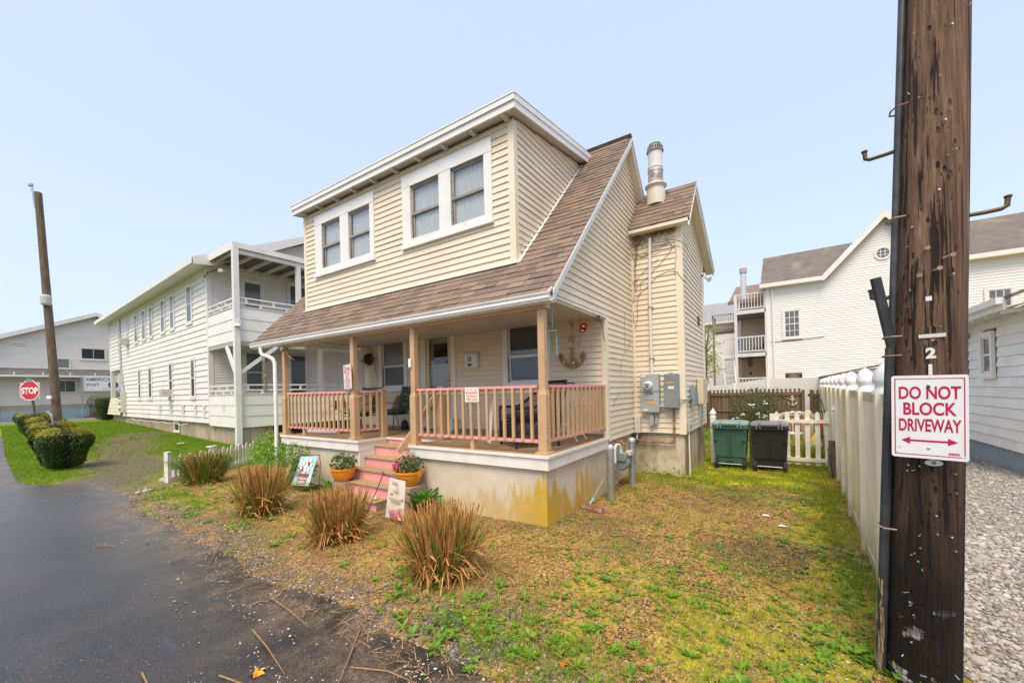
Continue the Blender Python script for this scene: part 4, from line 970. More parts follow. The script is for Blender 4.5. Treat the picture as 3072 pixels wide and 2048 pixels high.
for zt in (.92, 3.96):
    m = MB()
    for z in (.12, .30):
        m.beam(WP(0,.0,zt+z), WP(PU,.0,zt+z), .05, .05); m.beam(WP(PU,.026,zt+z), WP(PU,7,zt+z), .05, .05)
    R = m.build('porch_railing', M_WTRIM, W)
    for k in range(7):
        m = MB(); u = -.25-k*.38; z0 = zt if k % 2 else zt+.145; m.ob(WP(u,0,z0+.06), wd*.03, wn_*.022, Z*.06); m.build('rail_block', M_WTRIM, R)
    for k in range(12):
        m = MB(); s = .3+k*.45; z0 = zt if k % 2 else zt+.145; m.ob(WP(PU,s,z0+.06), wn_*.03, wd*.022, Z*.06); m.build('rail_block', M_WTRIM, R)
def wpost(u, s, z0, z1, r=.075): m = MB(); m.ob(WP(u,s,(z0+z1)/2), wd*r, wn_*r, Z*(z1-z0)/2); return m.build('porch_post', M_WTRIM, W)
wpost(PU-.06,-.04,-1.05,5.96,.085); wpost(PU,2.1,3.9,5.95); wpost(PU,4.2,3.9,5.95); wpost(PU,2.9,.9,2.6); wpost(PU, 6.2, -1.0, 5.95)
m = MB(); m.beam(WP(PU+.02,-.04,1.55), WP(PU+.85,-.04,2.60), .09, .11); m.build('brace', M_WTRIM, W)
m = MB(); m.beam(WP(PU-.03,.02,1.60), WP(PU-.03,1.25,2.60), .09, .11); m.build('brace', M_WTRIM, W)
m = MB(); m.slab([WP(.3,-.1,6.10),WP(PU-.12,-.1,6.02),WP(PU-.12,7,6.02),WP(.3,7,6.10)], (0,0,.05)); m.build('porch_roof', M_ROOFG, W)
m = MB(); m.slab([WP(.25,-.13,5.95),WP(PU-.14,-.13,5.87),WP(PU-.14,-.10,6.12),WP(.25,-.10,6.2)][:2]+[WP(PU-.14,-.13,6.12),WP(.25,-.13,6.2)], wn_*.03); m.slab([WP(PU-.15,-.10,5.93),WP(PU-.15,7,5.93),WP(PU-.15,7,6.12),WP(PU-.15,-.10,6.12)], wd*.03); m.beam(WP(PU+.0,0,5.86), WP(PU,7,5.86), .12,.16); m.build('porch_fascia', M_WTRIM, W)
for k in range(9):
    m = MB(); s = .1+k*.62; m.beam(WP(-.02,s,5.99), WP(PU+.07,s,5.95), .05, .13); m.build('rafter', M_WTRIM, W)
# main roof: gable along the long side
def wroof(s): return 5.92+.475*(s+.62)
m = MB(); m.slab([WP(-.55,-.62,wroof(-.62)),WP(18.9,-.62,wroof(-.62)),WP(18.9,4.5,wroof(4.5)),WP(-.55,4.5,wroof(4.5))], (0,0,.06)); m.slab([WP(-.55,9.6,wroof(-.62)),WP(18.9,9.6,wroof(-.62)),WP(18.9,4.5,wroof(4.5)),WP(-.55,4.5,wroof(4.5))], (0,0,.061)); m.build('roof', M_ROOFG, W)
m = MB(); m.slab([WP(-.57,-.63,5.74),WP(18.92,-.63,5.74),WP(18.92,-.63,5.95),WP(-.57,-.63,5.95)], -wn_*.03); m.slab([WP(-.55,-.6,5.76),WP(18.9,-.6,5.76),WP(18.9,.0,5.86),WP(-.55,.0,5.86)], (0,0,.012))
m.slab([WP(-.57,-.60,5.72),WP(-.57,-.62,wroof(-.62)+.05),WP(-.57,4.5,wroof(4.5)+.05),WP(-.57,4.5,wroof(4.5)-.18),WP(-.57,.1,5.80)], -wd*.03)
m.slab([WP(-.57,9.6,5.95),WP(-.57,4.5,wroof(4.5)+.05),WP(-.57,4.5,wroof(4.5)-.18),WP(-.57,9.6,5.74)], -wd*.03); m.build('eave', M_WTRIM, W)
# services: pipe, meters, floodlight, air conditioners, wires
m = MB(); m.tube([WP(15.2,-.06,5.7),WP(15.1,-.08,4.4),WP(14.9,-.07,2.3)], .05, 8); m.tube([WP(14.75,-.07,2.2),WP(14.4,-.06,1.6),WP(14.3,-.06,.2)], .035, 6); m.build('conduit', M_GALV, W)
m = MB(); m.ob(WP(14.75,-.12,2.05), wd*.22, wn_*.10, Z*.28); m.ob(WP(14.15,-.12,.68), wd*.20, wn_*.1, Z*.62); M1 = m.build('meter_cabinet', mat('pale_cabinet', (.55,.54,.48), .5), W)
for i in range(4):
    m = MB(); m.lathe(WP(14.65,-.14,1.25-i*.34), [(.085,0),(.085,.10),(.05,.13)], 12, ax=(wd, Z, -wn_)); m.build('electric_meter', M_GALV, M1)
m = MB(); m.tube([WP(.35,-.02,5.55),WP(.1,-.08,5.45),WP(-.1,-.02,5.62),WP(-.5,.15,5.66),WP(-.85,.2,5.6)], .016, 6); m.build('cable', M_BLACK, W)
m = MB(); 
for s, dz in ((-.95,.0),(-1.15,-.05)): m.lathe(WP(s,.1,5.55+dz), [(.03,-.10),(.075,0),(.06,.04)], 10, ax=(wd, Z, -wn_))
m.build('flood_lamp', M_WTRIM, W)
m = MB(); m.ob(WP(PU-.12,.0,3.35), wd*.05, wn_*.05, Z*.11); m.lathe(WP(PU-.20,-.05,3.22), [(.10,0),(.10,.02),(.05,.09)], 10); m.tube([WP(PU-.12,.02,3.25),WP(PU-.13,.03,2.9),WP(PU-.10,.04,2.5)], .014, 6); m.build('yard_lamp', M_WTRIM, W)
for u, z in ((13.2,4.15),(5.0,1.06)):
    m = MB(); m.ob(WP(u,-.22,z), wd*.22, wn_*.18, Z*.17); m.build('air_conditioner', mat('ac_case', (.50,.49,.44), .5), W)
m = MB(); pts = [WP(2.6+i*.9, -.05-.02*(i%2), -.27-.09*abs(math.sin(i*1.7))) for i in range(13)]; m.tube(pts, .016, 5); m.build('sagging_cable', M_WTRIM, W)
m = MB(); m.slab([WP(PU+.0,.9,-1.0),WP(PU+.0,1.08,-1.0),WP(PU+.0,1.08,-.27),WP(PU+.0,.9,-.27)], wd*.1); m.build('timber_prop', mat('bare_timber', (.30,.18,.09), .8), W)
m = MB(); m.slab([WP(PU+.35,1.0,-1.05),WP(PU+.35,7,-1.05),WP(PU+.35,7,-.2),WP(PU+.35,1.0,-.2)], wd*.05); m.build('crawl_space_shade', M_DARKIN, W)  # near-black sheet paints the shade under the porch
# paper notices along the base of the long wall
places = ['farthest of the notices, left along the white wall', 'second notice from the far end of the white wall', 'middle notice of the row on the white wall', 'fourth notice, just before the wall corner gap', 'notice beside the corner board of the white wall']
M_FADER = mat('faded_red_print', (.62,.22,.22), .6); M_PAPER = mat('white_sign_face', (.76,.76,.74), .4, (.70,.70,.68), 6)
def noparking(o, c, U, Nn, w, h):
    c, U, Nn = Vector(c), Vector(U), Vector(Nn); f = c+Nn*.0045
    m = MB(); R = w*.30; cc = f+Vector((0,0,h*.22)); k = 18
    for i in range(k):
        a, b = 2*math.pi*i/k, 2*math.pi*(i+1)/k
        m.add([cc+(U*math.cos(a)+Z*math.sin(a))*R, cc+(U*math.cos(b)+Z*math.sin(b))*R, cc+(U*math.cos(b)+Z*math.sin(b))*R*.78, cc+(U*math.cos(a)+Z*math.sin(a))*R*.78], [(0,1,2,3)])
    m.add([cc+(U*-.7+Z*.7)*R-Z*.008, cc+(U*-.7+Z*.7)*R+Z*.008, cc+(U*.7-Z*.7)*R+Z*.008, cc+(U*.7-Z*.7)*R-Z*.008], [(0,1,2,3)])
    m.build('prohibition_ring', M_FADER, o)
    text(o, 'P', h*.18, cc-Z*h*.065, U, M_BLK, out=.0006); text(o, 'NO', h*.09, f-Z*h*.10, U, M_FADER, out=.0006, bold=.02); text(o, 'PARKING', h*.085, f-Z*h*.21, U, M_FADER, out=.0006, bold=.02)
for i, (u, z) in enumerate(((6.82,.30),(4.96,.29),(3.26,.28),(1.67,.28),(.60,.27))):
    m = MB(); pb(m, WBO, UF, NF, u-.16, u+.16, z-.25, z+.25, .036, .040); o = m.build('parking_notice', M_PAPER)
    tag(o, 'small white no parking notice, '+places[i], 'sign', 'no parking notices on the white house'); noparking(o, WP(u,-.036,z), -wd, NF, .32, .5)
m = MB(); pb(m, WBO, UF, NF, -1.62, -1.28, .12, .66, .03, .034); o = m.build('parking_notice', M_PAPER); tag(o, 'white no parking notice on the lower porch panel of white house', 'sign', 'no parking notices on the white house'); noparking(o, WP(-1.45,-.03,.39), -wd, NF, .34, .54)
# loose white board in the grass
m = MB(); m.ob((-16.1,1.3,-.86), (.42,-.12,.03), (.03,.10,0), (0,0,.012)); o = m.build('fallen_board', M_WTRIM); tag(o, 'short white board lying in the grass by the white house', 'board')

# ================================================================== far hall with the post sign
LX = -44.0
Lh = root('legion_hall', 'pale grey sided hall with dark pent roof and blue painted base across the street', 'building', (LX-6, 4, -.55))
M_LSID = mat('pale_grey_siding', (.80,.73,.67), .6, (.75,.68,.63), 1.2)
siding(Lh, (LX,0,0), Y, X, [[(-7.5,.55),(14,.55),(14,3.1),(4.25,7.62),(-7.5,2.2)]], .55, .16, M_LSID, joined=True, proud=.02, slot=.006, name='siding')
m = MB(); m.box((LX-9,-18,-.9),(LX-.02,14,.55)); m.build('base_wall', mat('tan_block', (.50,.40,.30), .8, (.42,.33,.25), 2), Lh)
m = MB(); m.box((LX-.018,-18,-.75),(LX+.05,14,.20)); m.build('painted_base', mat('pale_blue_block', (.40,.50,.54), .7, (.33,.43,.48), 2, dirt=(.30,.34,.35), dscale=2), Lh)
m = MB(); pk = (4.25,7.8)
m.slab([(LX+.5,pk[0],pk[1]),(LX+.5,-8,2.04),(LX-9,-8,2.04),(LX-9,pk[0],pk[1])], (0,0,.10)); m.slab([(LX+.5,pk[0],pk[1]+.001),(LX+.5,14.5,3.0),(LX-9,14.5,3.0),(LX-9,pk[0],pk[1]+.001)], (0,0,.10)); m.build('roof', M_ROOFG, Lh)
m = MB(); m.slab([(LX+.51,pk[0],pk[1]+.08),(LX+.51,-8,2.12),(LX+.51,-8,1.84),(LX+.51,pk[0],pk[1]-.20)], (.03,0,0)); m.slab([(LX+.51,pk[0],pk[1]+.08),(LX+.51,14.5,3.08),(LX+.51,14.5,2.8),(LX+.51,pk[0],pk[1]-.20)], (.03,0,0)); m.build('rake_board', M_WTRIM, Lh)
M_PENT = mat('charcoal_pent_shingles', (.10,.10,.095), .9, (.15,.145,.14), 3)
m = MB(); m.slab([(LX,-18,3.28),(LX,14,3.28),(LX+1.3,14,2.72),(LX+1.3,-18,2.72)], (0,0,.05)); m.build('pent_roof', M_PENT, Lh)
m = MB(); m.box((LX+1.28,-18,2.62),(LX+1.36,14,2.76)); m.box((LX,-18,3.27),(LX+.06,14,3.36)); m.build('pent_trim', M_WTRIM, Lh)
for k in range(11): m = MB(); m.box((LX+1.24,-8.2+k*1.35,2.76),(LX+1.30,-8.14+k*1.35,2.98)); m.build('snow_guard', M_WTRIM, Lh)
LO = (LX,0,0)
fwin(Lh, LO, Y, X, 3.44, 4.80, 4.15, 5.00, cw=.09, mid=False, glass=M_DGLASS, grid=(2,1)); fwin(Lh, LO, Y, X, 2.15, 2.80, 3.36, 4.1, cw=.05, mid=False, glass=mat('louvre_grey', (.20,.20,.20), .6), name='louvre')
fwin(Lh, LO, Y, X, 2.0, 3.1, 1.50, 2.40, cw=.09, mid=False, glass=M_GGLASS, grid=(2,1)); fwin(Lh, LO, Y, X, -.0, .55, 5.0, 5.1, cw=.02, mid=False, name='wall_slot')
m = MB(); m.box((LX-.02,-3.2,-.4),(LX+.06,-.75,2.5)); m.build('entrance_shade', mat('shaded_entrance', (.16,.17,.17), .7), Lh)  # dark slab on the wall paints the shade of the entrance
m = MB(); m.box((LX+.06,-.95,-.5),(LX+.16,-.72,2.5)); m.box((LX+.06,-1.5,-.5),(LX+.14,-1.4,2.5)); m.build('door_frame', M_WTRIM, Lh)
M_BR = mat('red_brick', (.35,.13,.09), .8, rand=.25)
for r in range(6):
    for c_ in range(9-r):
        y0 = 3.5+.18*r+c_*.30+(.15 if r % 2 else 0); m = MB(); m.box((LX+.06,y0,-.55+r*.125),(LX+.30,y0+.285,-.44+r*.125)); m.build('brick', M_BR, Lh)
m = MB()
for i in range(9): m.tube([(LX+.07,.9+i*.02,-.5+i*.05),(LX+.075,1.2+.15*math.sin(i),-.3+.03*i),(LX+.07,1.5+.1*math.cos(i*2),-.1)], .05, 5)
m.build('painted_scrawl', mat('green_paint', (.10,.32,.20), .7), Lh)
LS = root('post_sign', 'white hanging sign with blue lettering and round emblem on the far hall', 'sign', (LX+1.45,4.9,1.7))
m = MB(); m.box((LX+1.40,3.22,1.55),(LX+1.46,6.6,2.58)); m.build('sign_board', M_PAPER, LS)
M_NAVY = mat('navy_print', (.05,.07,.28), .5)
text(LS,'AMERICAN  LEGION',.30,(LX+1.46,4.95,2.34),Y,M_NAVY,bold=.02,sx=1.12); text(LS,'POST',.30,(LX+1.46,3.80,1.93),Y,M_NAVY,bold=.02); text(LS,'196',.30,(LX+1.46,6.05,1.93),Y,M_NAVY,bold=.02); text(LS,'MILFORD, CT',.2,(LX+1.46,4.95,1.60),Y,mat('pale_navy_print',(.35,.37,.48),.5))
m = MB(); m.lathe((LX+1.462,4.95,2.02),[(.30,0),(.30,.004)],24,ax=(Y,Z,X)); m.lathe((LX+1.468,4.95,2.02),[(.17,0),(.17,.004)],20,1,ax=(Y,Z,X)); 
for k in range(5):
    a = math.pi/2+k*2*math.pi/5; m.add([Vector((LX+1.4735,4.95,2.02))+(Y*math.cos(a)+Z*math.sin(a))*.15, Vector((LX+1.4735,4.95,2.02))+(Y*math.cos(a+.63)+Z*math.sin(a+.63))*.06, Vector((LX+1.4735,4.95,2.02)), Vector((LX+1.4735,4.95,2.02))+(Y*math.cos(a-.63)+Z*math.sin(a-.63))*.06], [(0,1,2,3)], 0)
m.build('emblem', [M_NAVY, mat('gold_print', (.55,.42,.12), .5)], LS)
m = MB(); m.tube([(LX+1.5,3.2,-.6),(LX+1.5,3.2,2.7)], .04, 6); m.build('sign_pole', M_GALV, LS)
# stop sign with street name blade
SS = root('stop_sign', 'red octagonal stop sign on dark post behind the hedge row', 'sign', (-29.62,-.8,-.75))
U1 = Vector((.85,.56,0)).normalized(); N1 = Vector((.56,-.85,0)).normalized(); sc_ = Vector((-29.655,-.79,1.39))
def octo(m, r, off, mi=0, th=.006): m.slab([sc_+N1*off+(U1*math.cos(math.pi/8+k*math.pi/4)+Z*math.sin(math.pi/8+k*math.pi/4))*r for k in range(8)], N1*th, mi)
m = MB(); octo(m,.545,0); octo(m,.50,.0065,1,.002); m.build('sign_face', [M_PAPER, mat('stop_red', (.50,.03,.035), .45)], SS)
m = MB(); m.ob(sc_-N1*.02, U1*.52, Z*.42, N1*.006); m.build('backing_plate', mat('dull_plate', (.42,.41,.39), .5), SS)
text(SS,'STOP',.44,sc_+N1*.009-Z*.16,U1,M_WHITE,bold=.035,sx=.80,out=.002)
m = MB(); m.tube([sc_+U1*.26-Z*2.25-N1*.10,sc_+U1*.04-Z*.35-N1*.07,sc_-N1*.07+Z*.3], .05, 6); m.build('post', mat('brown_post', (.10,.07,.055), .7), SS)
m = MB(); m.ob(sc_+Z*.55+U1*-.02, U1*.17, Z*.075, N1*.008); BL = m.build('street_blade', mat('street_green', (.05,.28,.15), .5), SS)
# hedges
def hedge(name, c, rx, ry, h, label, grp, trunk=True, n=3800, lit_top=True, yaw=0):
    o = root(name, label, 'hedge', c, grp, world=False); rs = np.random.default_rng(int(abs(c[0]*100)))
    th = rs.uniform(0,2*np.pi,n*2); z = rs.uniform(-1,1,n*2); e = .36
    cs_, sn_ = np.cos(th), np.sin(th); r = (1-np.abs(z)**10)**.34
    px = np.sign(cs_)*np.abs(cs_)**e*r*rx; py = np.sign(sn_)*np.abs(sn_)**e*r*ry
    q = (z+1)/2; taper = .50+.50*np.clip(q/.7,0,1)**.7
    Pz = .05*h+q*h*.95; lump = 1+.07*np.sin(px*9+c[0])*np.cos(py*8)+.05*np.sin(Pz*11)
    Pp = np.stack([px*taper*lump,py*taper*lump,Pz+.02*np.sin(px*14)*np.cos(py*12)],-1)
    nr = np.stack([px/rx,py/ry,(q-.5)*1.8],-1); top = q > .80
    top |= np.abs(z) > .93*1
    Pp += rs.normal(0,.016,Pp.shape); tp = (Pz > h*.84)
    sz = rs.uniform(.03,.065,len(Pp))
    leafcloud('foliage', Pp[~tp], sz[~tp], M_HEDGE, o, 'stuff', .2, .5, nr[~tp]); leafcloud('clipped_top', Pp[tp], sz[tp]*.9, M_HEDLIT if lit_top else M_HEDGE, o, 'stuff', .6, .5, nr[tp])
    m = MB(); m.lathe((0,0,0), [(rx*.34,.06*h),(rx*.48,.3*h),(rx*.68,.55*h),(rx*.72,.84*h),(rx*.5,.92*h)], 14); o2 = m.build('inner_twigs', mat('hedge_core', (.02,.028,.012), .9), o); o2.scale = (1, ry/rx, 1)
    m = MB()
    for k in range(5): a = k*1.26; m.tube([(.05*math.cos(a),.05*math.sin(a),-.08),(.12*rx*math.cos(a)*2,.12*ry*math.sin(a)*2,.3*h)], .02, 5)
    m.build('trunk', mat('hedge_bark', (.10,.07,.045), .9), o); return o
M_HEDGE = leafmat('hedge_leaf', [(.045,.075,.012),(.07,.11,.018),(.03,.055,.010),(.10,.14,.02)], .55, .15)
M_HEDLIT = leafmat('lit_hedge_top_leaf', [(.28,.25,.02),(.36,.32,.03),(.20,.22,.02),(.40,.34,.05)], .55, .25)  # yellower leaf colour paints the light on the hedge tops
hl = ['nearest and largest of the four clipped hedges beside the road', 'second clipped hedge from the road bend, behind the largest', 'third clipped hedge in the row beside the road', 'farthest clipped hedge of the row, nearest the stop sign']
for i, (x, y, rx, h) in enumerate(((-12.75,-2.10,.50,1.02),(-17.0,-1.72,.50,1.03),(-21.0,-1.36,.52,1.02),(-25.6,-1.14,.55,1.0))):
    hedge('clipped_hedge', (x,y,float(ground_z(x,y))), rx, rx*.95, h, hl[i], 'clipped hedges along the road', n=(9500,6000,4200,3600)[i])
hedge('round_shrub', (-35.4,3.15,-.62), .85, .8, 1.75, 'large rounded green shrub at the far end of the white house', None, lit_top=False, n=2600)
# leaning utility pole on the left
up_ = root('utility_pole', 'brown leaning utility pole standing behind the clipped hedges', 'pole', (-18.72,-1.33,-.85))
m = MB(); m.tube([(-18.70,-1.33,-.95),(-18.8,-1.40,1.5),(-18.98,-1.53,5),(-19.14,-1.64,8.13)], [.122,.118,.108,.098], 12)
M_POLEF = mat('weathered_pole', (.16,.115,.08), .9, (.085,.06,.042), 5, stretch=(5,5,.5), bump=.5, bscale=14); m.build('shaft', M_POLEF, up_, smooth=50)
m = MB(); m.tube([(-19.24,-1.70,7.6),(-19.30,-1.76,8.35)], .03, 6); m.ob((-19.34,-1.78,8.40),(.10,.02,0),(0,.04,0),(0,0,.035)); m.build('top_bracket', M_GALV, up_)
m = MB(); m.lathe((-18.82,-1.55,4.15), [(.10,0),(.14,.05),(.14,.30),(.11,.36)], 12); m.build('grey_box', mat('cabinet_grey', (.45,.46,.47), .5), up_)
m = MB(); m.ob((-18.62,-1.55,.95),(.06,.04,0),(-.01,.02,0),(0,0,.05)); m.build('tag_plate', M_WHITE, up_)
m = MB(); m.tube([(-18.56,-1.45,-.9),(-18.6,-1.50,.3),(-18.72,-1.58,.45),(-18.8,-1.60,.4)], .03, 6); m.build('guard_pipe', M_GALV, up_)

# ================================================================== big white building beyond the yard
BY = 22.0
Bh = root('white_condominium', 'large white sided building with grey roof and cross gable beyond the garden', 'building', (8, 28, -.9))
M_BSID = mat('white_vinyl', (.73,.72,.69), .55, (.69,.68,.65), .8)
gl = [[(1.98,-.9),(20,-.9),(20,6.28),(1.98,6.28)], [(4.45,6.28),(9.3,6.28),(6.86,8.80)]]
siding(Bh, (0,BY,0), X, -Y, gl, -.9, .125, M_BSID, joined=True, proud=.016, slot=.006, name='siding')
siding(Bh, (1.98,0,0), Y, -X, [[(BY,-.9),(BY+7,-.9),(BY+7,6.28),(BY,6.28)]], -.9, .125, mat('peach_vinyl', (.58,.46,.33), .55), joined=True, name='side_siding')
m = MB(); m.slab([(1.75,BY-.35,6.24),(4.35,BY-.35,6.24),(6.9,BY+2.6,8.45),(6.9,BY+2.6,8.45),(1.85,BY+2.6,8.40)][:3]+[(1.85,BY+2.6,8.40)], (0,0,.08)); m.slab([(9.3,BY-.35,6.24),(20,BY-.35,6.24),(20,BY+2.6,8.5),(7.0,BY+2.6,8.5)], (0,0,.08))
m.slab([(1.85,BY+2.6,8.40),(20,BY+2.6,8.5),(20,BY+7.3,6.3),(1.75,BY+7.3,6.3)], (0,0,.07)); m.slab([(4.4,BY-.35,6.26),(6.86,BY-.35,9.02),(6.86,BY+3,9.02),(4.4,BY+3,6.26)], (0,0,.05)); m.slab([(9.32,BY-.35,6.26),(6.86,BY-.35,9.021),(6.86,BY+3,9.021),(9.32,BY+3,6.26)], (0,0,.05)); m.build('roof', M_ROOFG, Bh)
m = MB(); m.box((1.7,BY-.40,6.10),(4.42,BY-.34,6.30)); m.box((9.25,BY-.40,6.10),(20,BY-.34,6.30)); m.box((1.75,BY-.339,6.10),(4.40,BY,6.12)); m.box((9.3,BY-.339,6.10),(20,BY,6.12))
m.slab([(4.25,BY-.38,6.12),(6.86,BY-.38,9.06),(6.86,BY-.38,8.70),(4.5,BY-.38,6.06)], (0,.08,0)); m.slab([(9.47,BY-.38,6.12),(6.86,BY-.38,9.06),(6.86,BY-.38,8.70),(9.22,BY-.38,6.06)], (0,.08,0)); m.box((1.98,BY-.03,-.9),(2.12,BY-.018,6.1)); m.tube([(2.28,BY-.08,6.05),(2.30,BY-.06,1.0)], .05, 6); m.build('trim', M_WTRIM, Bh)
BO = (0,BY,0)
fwin(Bh, BO, X, -Y, 2.80, 3.46, 3.32, 4.73, cw=.10, glass=M_GGLASS, grid=(3,4)); fwin(Bh, BO, X, -Y, 10.2, 10.88, 3.2, 4.70, cw=.12, glass=M_GGLASS, grid=(3,4))
m = MB(); octc = Vector((6.81,BY,7.06))
ring = lambda r, k: octc+Vector((math.cos(math.pi/8+k*math.pi/4)*r,0,math.sin(math.pi/8+k*math.pi/4)*r))
for k in range(8): m.slab([ring(.34,k),ring(.34,k+1),ring(.25,k+1),ring(.25,k)], (0,-.06,0))
ow = m.build('octagon_window', M_WTRIM, Bh); m = MB(); m.slab([ring(.25,k)+Vector((0,-.02,0)) for k in range(8)], (0,-.005,0)); m.build('pane', M_GGLASS, ow)
m = MB(); 
for a in (-.08,.08): m.box((6.81+a-.012,BY-.04,6.82),(6.81+a+.012,BY-.026,7.30)); m.box((6.57,BY-.041,7.06+a-.012),(7.05,BY-.027,7.06+a+.012))
m.build('muntins', M_WTRIM, ow)
m = MB(); m.box((2.72,BY-.03,1.0),(3.58,BY-.017,1.45)); lt = m.build('lattice_vent', M_WTRIM, Bh)
m = MB(); m.box((2.78,BY-.034,1.05),(3.52,BY-.031,1.40)); m.build('vent_back', M_DARKIN, lt)
m = MB()
for i in range(12):
    for sgn in (1,-1):
        x = 2.72+i*.075; a, b = Vector((x,BY-.04-.006*(sgn > 0),1.05)), Vector((x+.35*sgn+(0 if sgn > 0 else 0),BY-.04-.006*(sgn > 0),1.40))
        if 2.77 < b.x < 3.53 and 2.77 < a.x < 3.53: m.beam(a,b,.012,.03,up=(0,1,0))
m.build('lattice', mat('tan_lattice', (.45,.36,.26), .7), lt)
m = MB(); m.tube([(2.15,BY-.03,3.12),(3.2,BY-.05,3.14),(4.4,BY-.04,3.20),(4.5,BY-.03,3.24)], .012, 5); m.build('wall_cable', M_BLACK, Bh)
# stacked decks on its left end
Dk = root('stacked_decks', 'white three level wooden decks with railings beside the condominium', 'deck', (1.2, 23, -.9))
M_DKW = mat('deck_white', (.60,.61,.62), .6, (.54,.55,.57), 3); M_DKU = mat('deck_underside', (.17,.16,.15), .8)
def deckrail(z, x0, x1, y, h=.95, sides=True, mt=None):
    mt = mt or M_DKW; m = MB(); m.box((x0,y-.03,z+h-.07),(x1,y+.03,z+h)); m.box((x0,y-.025,z+.08),(x1,y+.025,z+.14))
    if sides: m.box((x0-.03,y+.031,z+h-.07),(x0+.03,y+2.4,z+h)); m.box((x0-.025,y+.031,z+.08),(x0+.025,y+2.4,z+.14))
    R = m.build('railing', mt, Dk); n = int((x1-x0)/.145)
    for k in range(n): m = MB(); x = x0+(k+.7)*(x1-x0)/n; m.box((x-.018,y-.017,z+.14),(x+.018,y+.017,z+h-.07)); m.build('baluster', mt, R)
    if sides:
        for k in range(12): m = MB(); yy = y+.2+k*.18; m.box((x0-.017,yy-.018,z+.14),(x0+.017,yy+.018,z+h-.07)); m.build('baluster', mt, R)
for z in (5.03, 2.60): 
    m = MB(); m.box((.42,BY,z-.18),(1.95,BY+2.6,z-.12),1); m.box((.40,BY-.02,z-.20),(1.95,BY+.03,z)); m.box((.38,BY+.031,z-.20),(.42,BY+2.6,z)); m.box((.43,BY+.031,z-.03),(1.95,BY+2.6,z)); m.build('deck_floor', [M_DKW, M_DKU], Dk); deckrail(z, .45, 1.92, BY+.02)
deckrail(.62, .5, 1.92, BY+.02, .6)
m = MB(); m.box((.42,BY-.03,-.9),(.56,BY+.10,5.98)); m.box((.42,BY+2.4,-.9),(.54,BY+2.5,5.98)); m.box((1.90,BY-.02,-.9),(1.975,BY+.08,5.98)); m.build('deck_posts', M_DKW, Dk)
m = MB(); m.box((.56,BY+2.65,-.9),(1.97,BY+2.75,5.2)); m.build('deck_back_wall', MATS['peach_vinyl'], Dk)
m = MB(); m.box((-.28,BY+.5,2.4),(.38,BY+2.4,2.6)); m.build('deck_floor', M_DKW, Dk); deckrail(2.6, -.28, .36, BY+.55, .95, False)
m = MB()
for sgn in (0,.55): m.beam((-.25+sgn,BY+.4,2.5),(.05+sgn,BY-1.2,-.4),.05,.14)
for k in range(9): f = (k+.5)/9; m.box((-.25+.30*f,BY+.4-1.6*f-.1,2.5-2.9*f),(.30+.30*f,BY+.4-1.6*f+.1,2.53-2.9*f))
m.build('ladder_stair', M_DKW, Dk)
m = MB(); m.tube([(.85,BY+1.2,5.9),(.85,BY+1.2,7.55)], .16, 10); m.tube([(.85,BY+1.2,7.45),(.85,BY+1.2,7.72)], .20, 10, 1); o = m.build('vent_flue', [mat('pale_flue', (.55,.58,.62), .5), mat('flue_hat', (.42,.37,.33), .5)]); tag(o, 'pale vent pipe with brown cap above the top deck', 'vent pipe')
ch = root('deck_chair', 'dark folding chair on the middle deck of the white decks', 'chair', (1.6,BY+1.0,2.6))
m = MB(); m.beam((1.75,BY+.8,2.95),(1.9,BY+1.3,3.65),.5,.05,up=(1,0,0)); m.box((1.25,BY+.7,2.92),(1.75,BY+1.2,2.97)); m.build('seat', M_BLACK, ch)
m = MB(); 
for x in (1.28,1.72):
    for y in (.72,1.18): m.tube([(x,BY+y,2.6),(x,BY+y,2.95)], .02, 5)
m.build('legs', M_BLACK, ch)
wc = root('wind_chime', 'black tubular wind chime hanging under the middle white deck', 'wind chime', (1.15,BY+.4,2.3))
m = MB(); 
for k in range(5): m.tube([(1.05+k*.05,BY+.4,2.38),(1.05+k*.05,BY+.4,1.75+.06*abs(k-2))], .02, 6)
m.build('tubes', M_BLACK, wc); m = MB(); m.lathe((1.15,BY+.4,1.48), [(.02,-.09),(.09,-.02),(.09,.02),(.02,.09)], 10); m.tube([(1.15,BY+.4,1.5),(1.15,BY+.4,2.42)], .006, 4); m.build('clapper', M_BLACK, wc)
# two further buildings showing left of the decks
fb = root('brown_roofed_house', 'peach house with brown hipped roof behind the stacked decks', 'building', (.8,27,-.9))
m = MB(); m.box((.2,26,-.9),(1.9,32,6.3)); m.build('wall', MATS['peach_vinyl'], fb); m = MB(); m.slab([(-.15,25.7,6.2),(1.9,25.7,6.3),(1.9,28,7.6),(.15,28,7.6)], (0,0,.1)); m.box((-.2,25.65,6.1),(1.9,25.72,6.3)); m.build('roof', mat('tan_brown_roof', (.24,.17,.13), .9, (.20,.14,.11), 3), fb)
fc = root('grey_roofed_house', 'distant white house with pale grey roof behind the small tree', 'building', (-2,34,-.9))
siding(fc, (0,32,0), X, -Y, [[(-7,-.9),(.4,-.9),(.4,6.0),(-7,6.0)]], -.9, .14, M_BSID, joined=True, name='siding'); m = MB(); m.slab([(-7,31.6,5.9),(.6,31.6,5.9),(.6,35,7.9),(-7,35,7.9)], (0,0,.1)); m.build('roof', mat('pale_grey_roof', (.30,.30,.31), .9, (.26,.26,.27), 3), fc); m = MB(); m.box((-7,31.55,5.75),(.6,31.62,5.95)); m.build('trim', M_WTRIM, fc)
bd = root('brown_deck', 'small grey brown upper deck left of the white decks', 'deck', (-.5,27,4)); Dk0 = Dk; Dk = bd
